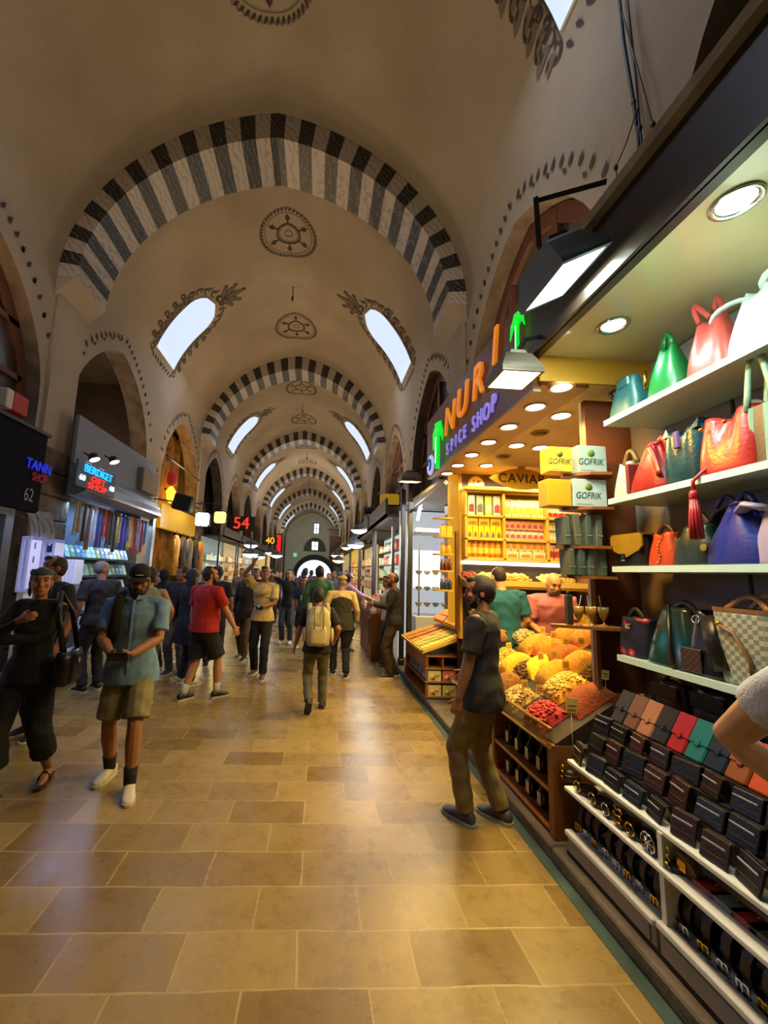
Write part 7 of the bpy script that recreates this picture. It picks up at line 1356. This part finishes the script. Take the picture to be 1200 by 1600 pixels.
# ---- 7 man in vest and flat cap from behind
m7, k = person('older man from behind in dark olive vest, cream sleeves and tan flat cap', .44, 6.85, 0, 1.63, '#a87a58', '#8a7a68', '#c8b078', '#0f0f10', '#15120f', 1.1, 'long', 'long', .03, {'R': (.28, .1, .86), 'L': (-.26, .12, .9)}, {'L': (-.1, .1, 0), 'R': (.1, -.12, 0)}, (0, -3), 'crop', None, .88, .011)
b = MB(); b.loft([k['ring'](z, rx, ry, yo, .024) for z, rx, ry, yo in ((.80, .2, .145, 0), (.96, .18, .13, 0), (1.1, .15, .11, 0), (1.26, .16, .115, .004), (1.36, .165, .108, 0), (1.44, .12, .075, -.01))]); remesh(b, 'vest', cloth('#2f2c1c'), m7, .012, 3, disp=.002)
h = k['h']; mb = MB(); mb.loft([[h((rx*math.cos(a), yo+ry*math.sin(a), z)) for a in (2*PI*j/20 for j in range(20))] for z, rx, ry, yo in ((.05, .088, .11, -.012), (.09, .098, .122, 0), (.118, .085, .105, .01), (.13, .04, .05, .01))]); mb.build('flat_cap', cloth('#a8905a'), m7, local=True)
# ---- 8.. people further down the aisle
person('person from behind in a green striped shirt with very dark hair, beyond the cream backpack', .06, 8.0, 4, 1.80, '#8a5a40', '#0c0a09', M('green striped knit', '#1f5a34', noise=.7, ns=5, col2='#12301c'), '#1a1c20', '#1a1a1a', 1.1, 'long', 'long', 0, {}, None, (0, 0), 'full', None, .86, .014, eyes=False)
person('person from behind in a plum t-shirt, arm hanging, walking ahead of the youngster', -.32, 11.2, -5, 1.78, '#b08062', '#140e0c', '#5a2a40', '#2a2024', '#222222', 1.15, 'short', 'long', 0, {}, None, (0, 0), 'short', None, .86, .015, eyes=False)
person('second person in plum from behind, close to the green striped shirt', .14, 11.7, 5, 1.74, '#a07050', '#100c0a', '#4a2236', '#241c20', '#222222', 1.05, 'short', 'long', 0, {}, None, (0, 0), 'short', None, .86, .015, eyes=False)
person('person in lilac shirt and dark trousers leaning to the sweets counter', .68, 9.0, -72, 1.68, '#b08a70', '#181210', '#a08ab8', '#14161c', '#1a1a1a', .98, 'long', 'long', .1, {'L': (-.1, .5, 1.15), 'R': (.1, .5, 1.15)}, None, (0, -5), 'short', None, .86, .012)
person('person in dark red jacket standing just behind the lilac shirt', .8, 10.2, -20, 1.66, '#a07050', '#15100e', '#8a1820', '#15151a', '#1a1a1a', 1.0, 'long', 'long', 0, {}, None, (0, 0), 'short', None, .8, .015, eyes=False)
# ---- sellers on the right
m12, k = person('bald bearded seller in black shirt standing in profile by the steel posts', 1.33, 6.85, 82, 1.72, '#7a4c30', '#15100c', '#141216', '#3a2a1c', '#1c1612', 1.02, 'long', 'long', 0, {'L': (-.1, .34, 1.18), 'R': (.12, .33, 1.16), 'dirL': (.6, .7, .1), 'dirR': (-.6, .7, .1)}, {'L': (-.1, .05, 0), 'R': (.1, -.05, 0)}, (0, 0), 'crop', '#18120e', .86, .01)
person('second seller with dark hair and pale shirt, half hidden behind the bald seller', 1.38, 7.6, 88, 1.66, '#7a4c34', '#0f0c0a', '#a8a098', '#2a2422', '#1a1a1a', .98, 'long', 'long', 0, {'R': (.1, .34, 1.2)}, None, (0, 0), 'full', None, .86, .012)
# ---- 14 man in the dark t-shirt in front of the spices
m14, k = person('bearded man in dark grey t-shirt and khaki trousers in front of the spice counter', 1.235, 2.97, 52, 1.70, '#9a6542', '#150f0b', '#1d1b1e', '#82693c', '#4a4a52', 1.03, 'short', 'long', -.02, {'L': (-.27, .09, .82), 'R': (.2, .16, .95), 'curlL': 1.0, 'palmL': (1, .1, 0), 'thumbL': (.1, 1, 0)}, {'L': (-.08, .1, 0), 'R': (.1, -.1, 0), 'toeL': 18, 'toeR': 14}, (20, -2), 'full', '#18110c', .80, NEAR, sole='#9a948a', group=None)
# ---- 15 man in teal t-shirt from behind, 16 bald man in pink
m15, k = person('man in teal t-shirt seen from behind, hand on his hip, behind the spice counter', 2.14, 4.47, 8, 1.74, '#c08a58', '#2a1a10', '#0f5266', '#18283a', '#1a1a1a', 1.22, 'short', 'long', .12, {'L': (-.2, -.17, 1.06), 'dirL': (.55, -.1, -.75), 'palmL': (.3, 1, 0), 'curlL': .25, 'thumbL': (0, .5, .5), 'R': (.22, .16, .95)}, None, (-10, -22), 'crop', None, .86, .009, {'L': (-1, -.25, 0)}, base=.086)
m16, k = person('bald man in pink shirt bending over the counter beside the man in teal', 2.78, 4.7, 165, 1.72, '#c88a60', '#5a4030', '#c06a78', '#2a2a30', '#1a1a1a', 1.1, 'short', 'long', .3, {'R': (.15, .35, 1.0), 'L': (-.15, .35, 1.0)}, None, (10, -28), 'bald', '#6a4a38', .86, .01, base=.086)
# ---- 17 person at the right edge, elbow in the picture
m17, k = person('person in white t-shirt, only the bent bare arm showing before the wallets', 1.345, .85, -40, 1.78, '#b98a66', '#1a120c', '#c8ccd4', '#2a2c34', '#2a2a2a', 1.0, 'high', 'long', .05, {'L': (-.137, .343, 1.096), 'R': (.12, .3, 1.05)}, None, (-20, 0), 'short', None, .86, NEAR, {'L': (-1, .3, -.2)}, base=0)
# ---- left-hand crowd
person('man in black t-shirt standing behind the woman with the headband', -2.72, 4.35, 150, 1.76, '#8a5c44', '#120d0b', '#0e0e12', '#16161a', '#1a1a1a', 1.1, 'short', 'long', 0, {}, None, (-10, 0), 'short', '#120d0b', .86, .011)
person('grey-haired man in dark t-shirt looking into the gift shop', -3.0, 5.8, 55, 1.74, '#8a6048', '#5c5650', '#14161c', '#20242c', '#1a1a1a', 1.1, 'short', 'long', .02, {}, None, (-80, -4), 'crop', None, .86, .011)
person('person in pale grey sleeveless top with black cap-like hair behind the blue shirt', -2.1, 5.2, 20, 1.68, '#b07a58', '#100d0c', '#8a8a7c', '#4a4a4c', '#1a1a1a', 1.05, 'cap', 'long', 0, {'R': (.26, .06, .98)}, None, (10, 0), 'short', None, .86, .011, fem=True)
m21, k = person('dark-haired man in charcoal t-shirt carrying the plastic bag', -2.2, 6.75, 172, 1.70, '#8a5c44', '#120d0b', '#22252c', '#4a463e', '#2a2624', 1.12, 'short', 'long', 0, {'L': (-.3, .08, .78)}, None, (-45, 0), 'short', None, .86, .011)
def f(t):
    b = MB(); b.loft([[(-.34+.11*a*math.cos(q)*(1+.1*math.cos(5*q)), .08+.09*a*math.sin(q), z) for q in (2*PI*j/18 for j in range(18))] for z, a in ((.26, .7), (.3, 1), (.45, 1.05), (.56, .8), (.64, .35))]); b.build('bag_film', M('pale plastic film', '#a8b0c8', rough=.3, noise=.3, ns=9), t, local=True); mb = MB(); mb.tube([(-.36, .08, .63), (-.33, .09, .7), (-.31, .08, .63)], .012, 6); mb.build('bag_handle', M('pale plastic film', '#a8b0c8'), t, local=True)
prop('plastic_bag', 'white plastic bag hanging from a hand in front of the black-clad figure', 'bag', m21, f)
w22, k = person('figure in a long black coat and trousers standing beside the plastic bag', -1.86, 6.15, -30, 1.66, '#9a6a50', '#0d0b0b', '#0b0b0e', '#0c0c10', '#b0a898', 1.12, 'long', 'long', 0, {}, {'L': (-.12, .05, 0), 'R': (.12, -.02, 0)}, (0, 0), 'long', None, .62, .011, eyes=False)
h22 = None
w23, k = person('woman with a black headscarf framing a pale face, among the crowd', -2.65, 7.1, 150, 1.62, '#c8a890', '#0d0b0b', '#101014', '#15151a', '#1a1a1a', 1.0, 'long', 'long', 0, {}, None, (-20, 0), 'long', None, .7, .012, fem=True)
h = k['h']; b = MB(); b.ell(h((0, -.03, .02)), .1, .105, .125, 16, 10); b.loft([[h((rx*math.cos(a), -.03+ry*math.sin(a), z)) for a in (2*PI*j/16 for j in range(16))] for z, rx, ry in ((-.06, .088, .085), (-.12, .1, .1), (-.19, .14, .12), (-.24, .15, .12))]); remesh(b, 'headscarf', cloth('#0e0d10'), w23, .012, 2)
person('grey-haired person in dark coat behind the woman with the headscarf', -2.35, 7.9, 160, 1.66, '#a88068', '#77706a', '#2a2a30', '#1c1c20', '#1a1a1a', 1.05, 'long', 'long', 0, {}, None, (30, 0), 'full', None, .8, .013)
person('dark-haired person hidden behind the man in red', -1.76, 7.3, 10, 1.72, '#8a5c44', '#0d0b0a', '#1a1a20', '#2a2a30', '#1a1a1a', 1.0, 'short', 'long', 0, {}, None, (0, 0), 'full', None, .86, .014, eyes=False)
person('red-haired person in dark top and brown trousers walking beyond the man in red', -1.36, 8.0, 165, 1.60, '#b08468', '#4a140e', '#1c1518', '#4a3a24', '#1a1512', 1.0, 'long', 'long', 0, {'L': (-.25, .1, .92)}, {'L': (-.1, .15, 0), 'R': (.1, -.15, 0)}, (20, -6), 'long', None, .8, .012, fem=True)
person('person in black behind the raised arm of the yellow t-shirt', -1.42, 9.6, 175, 1.72, '#8a5c44', '#0f0c0b', '#18181c', '#1c1c22', '#1a1a1a', 1.05, 'long', 'long', 0, {}, None, (0, 0), 'short', None, .86, .014)
person('person with one forearm lifted, in black top and grey jeans, next to the youngster', -.66, 9.7, 170, 1.72, '#b08468', '#17110e', '#141418', '#4a4e58', '#c8c4bc', 1.0, 'short', 'long', 0, {'R': (.2, .3, 1.55), 'dirR': (.2, .3, .9)}, None, (20, 0), 'long', None, .86, .014, fem=True)
far = [(-1.9, 11.0, 175, '#303038', 'dark blue'), (-2.3, 12.5, 178, '#6a5a4a', 'sandy brown'), (-1.2, 13.2, 182, '#3a5a5a', 'dim teal'), (-.75, 12.2, 176, '#c0b8a8', 'off-white'), (.55, 12.6, 175, '#4a4a5a', 'slate'), (.8, 13.8, 5, '#b86a7a', 'pink'), (.45, 15.4, 185, '#8a2a2a', 'brick red'), (-.2, 15.0, 4, '#2a2a34', 'near-black'), (-1.0, 16.6, 178, '#a8a8b0', 'light grey'), (.95, 16.2, 2, '#2a3a6a', 'denim blue'), (-1.7, 17.5, 180, '#7a3a2a', 'rust'), (.2, 18.5, 182, '#d0c0b0', 'cream'), (-.7, 20.0, 2, '#3a3a3a', 'charcoal'), (.7, 21.0, 178, '#9a4a5a', 'rose'), (-1.4, 22.5, 180, '#4a6a4a', 'moss green'), (0.0, 24.0, 3, '#5a5a7a', 'dusky violet'), (1.0, 19.3, 170, '#c88a4a', 'orange-tan'), (-2.2, 20.5, 2, '#2c2c30', 'dark grey')]
protos = []
for i, (x, y, fc, c, nm) in enumerate(far):
    lb = 'distant person in %s top, %s, far down the crowded aisle' % (nm, 'facing us' if 90 < fc < 270 else 'walking away')
    person(lb, x, y, fc, 1.62+.14*((i*37) % 10)/10, ('#a87a5c', '#8a5c44', '#b88a6a')[i % 3], ('#15100d', '#2a1c12', '#0d0b0a')[i % 3], c, ('#1a1c22', '#2a2c38', '#3a3228')[i % 3], '#1a1a1a', 1+.12*(i % 2), 'short' if i % 3 else 'long', 'long', 0, {}, {'L': (-.09, .12*(1 if i % 2 else -1), 0), 'R': (.09, -.12*(1 if i % 2 else -1), 0)}, (0, 0), 'short' if i % 4 else 'long', None, .86, .022, eyes=False)
bpy.data.scenes.remove(TMP)
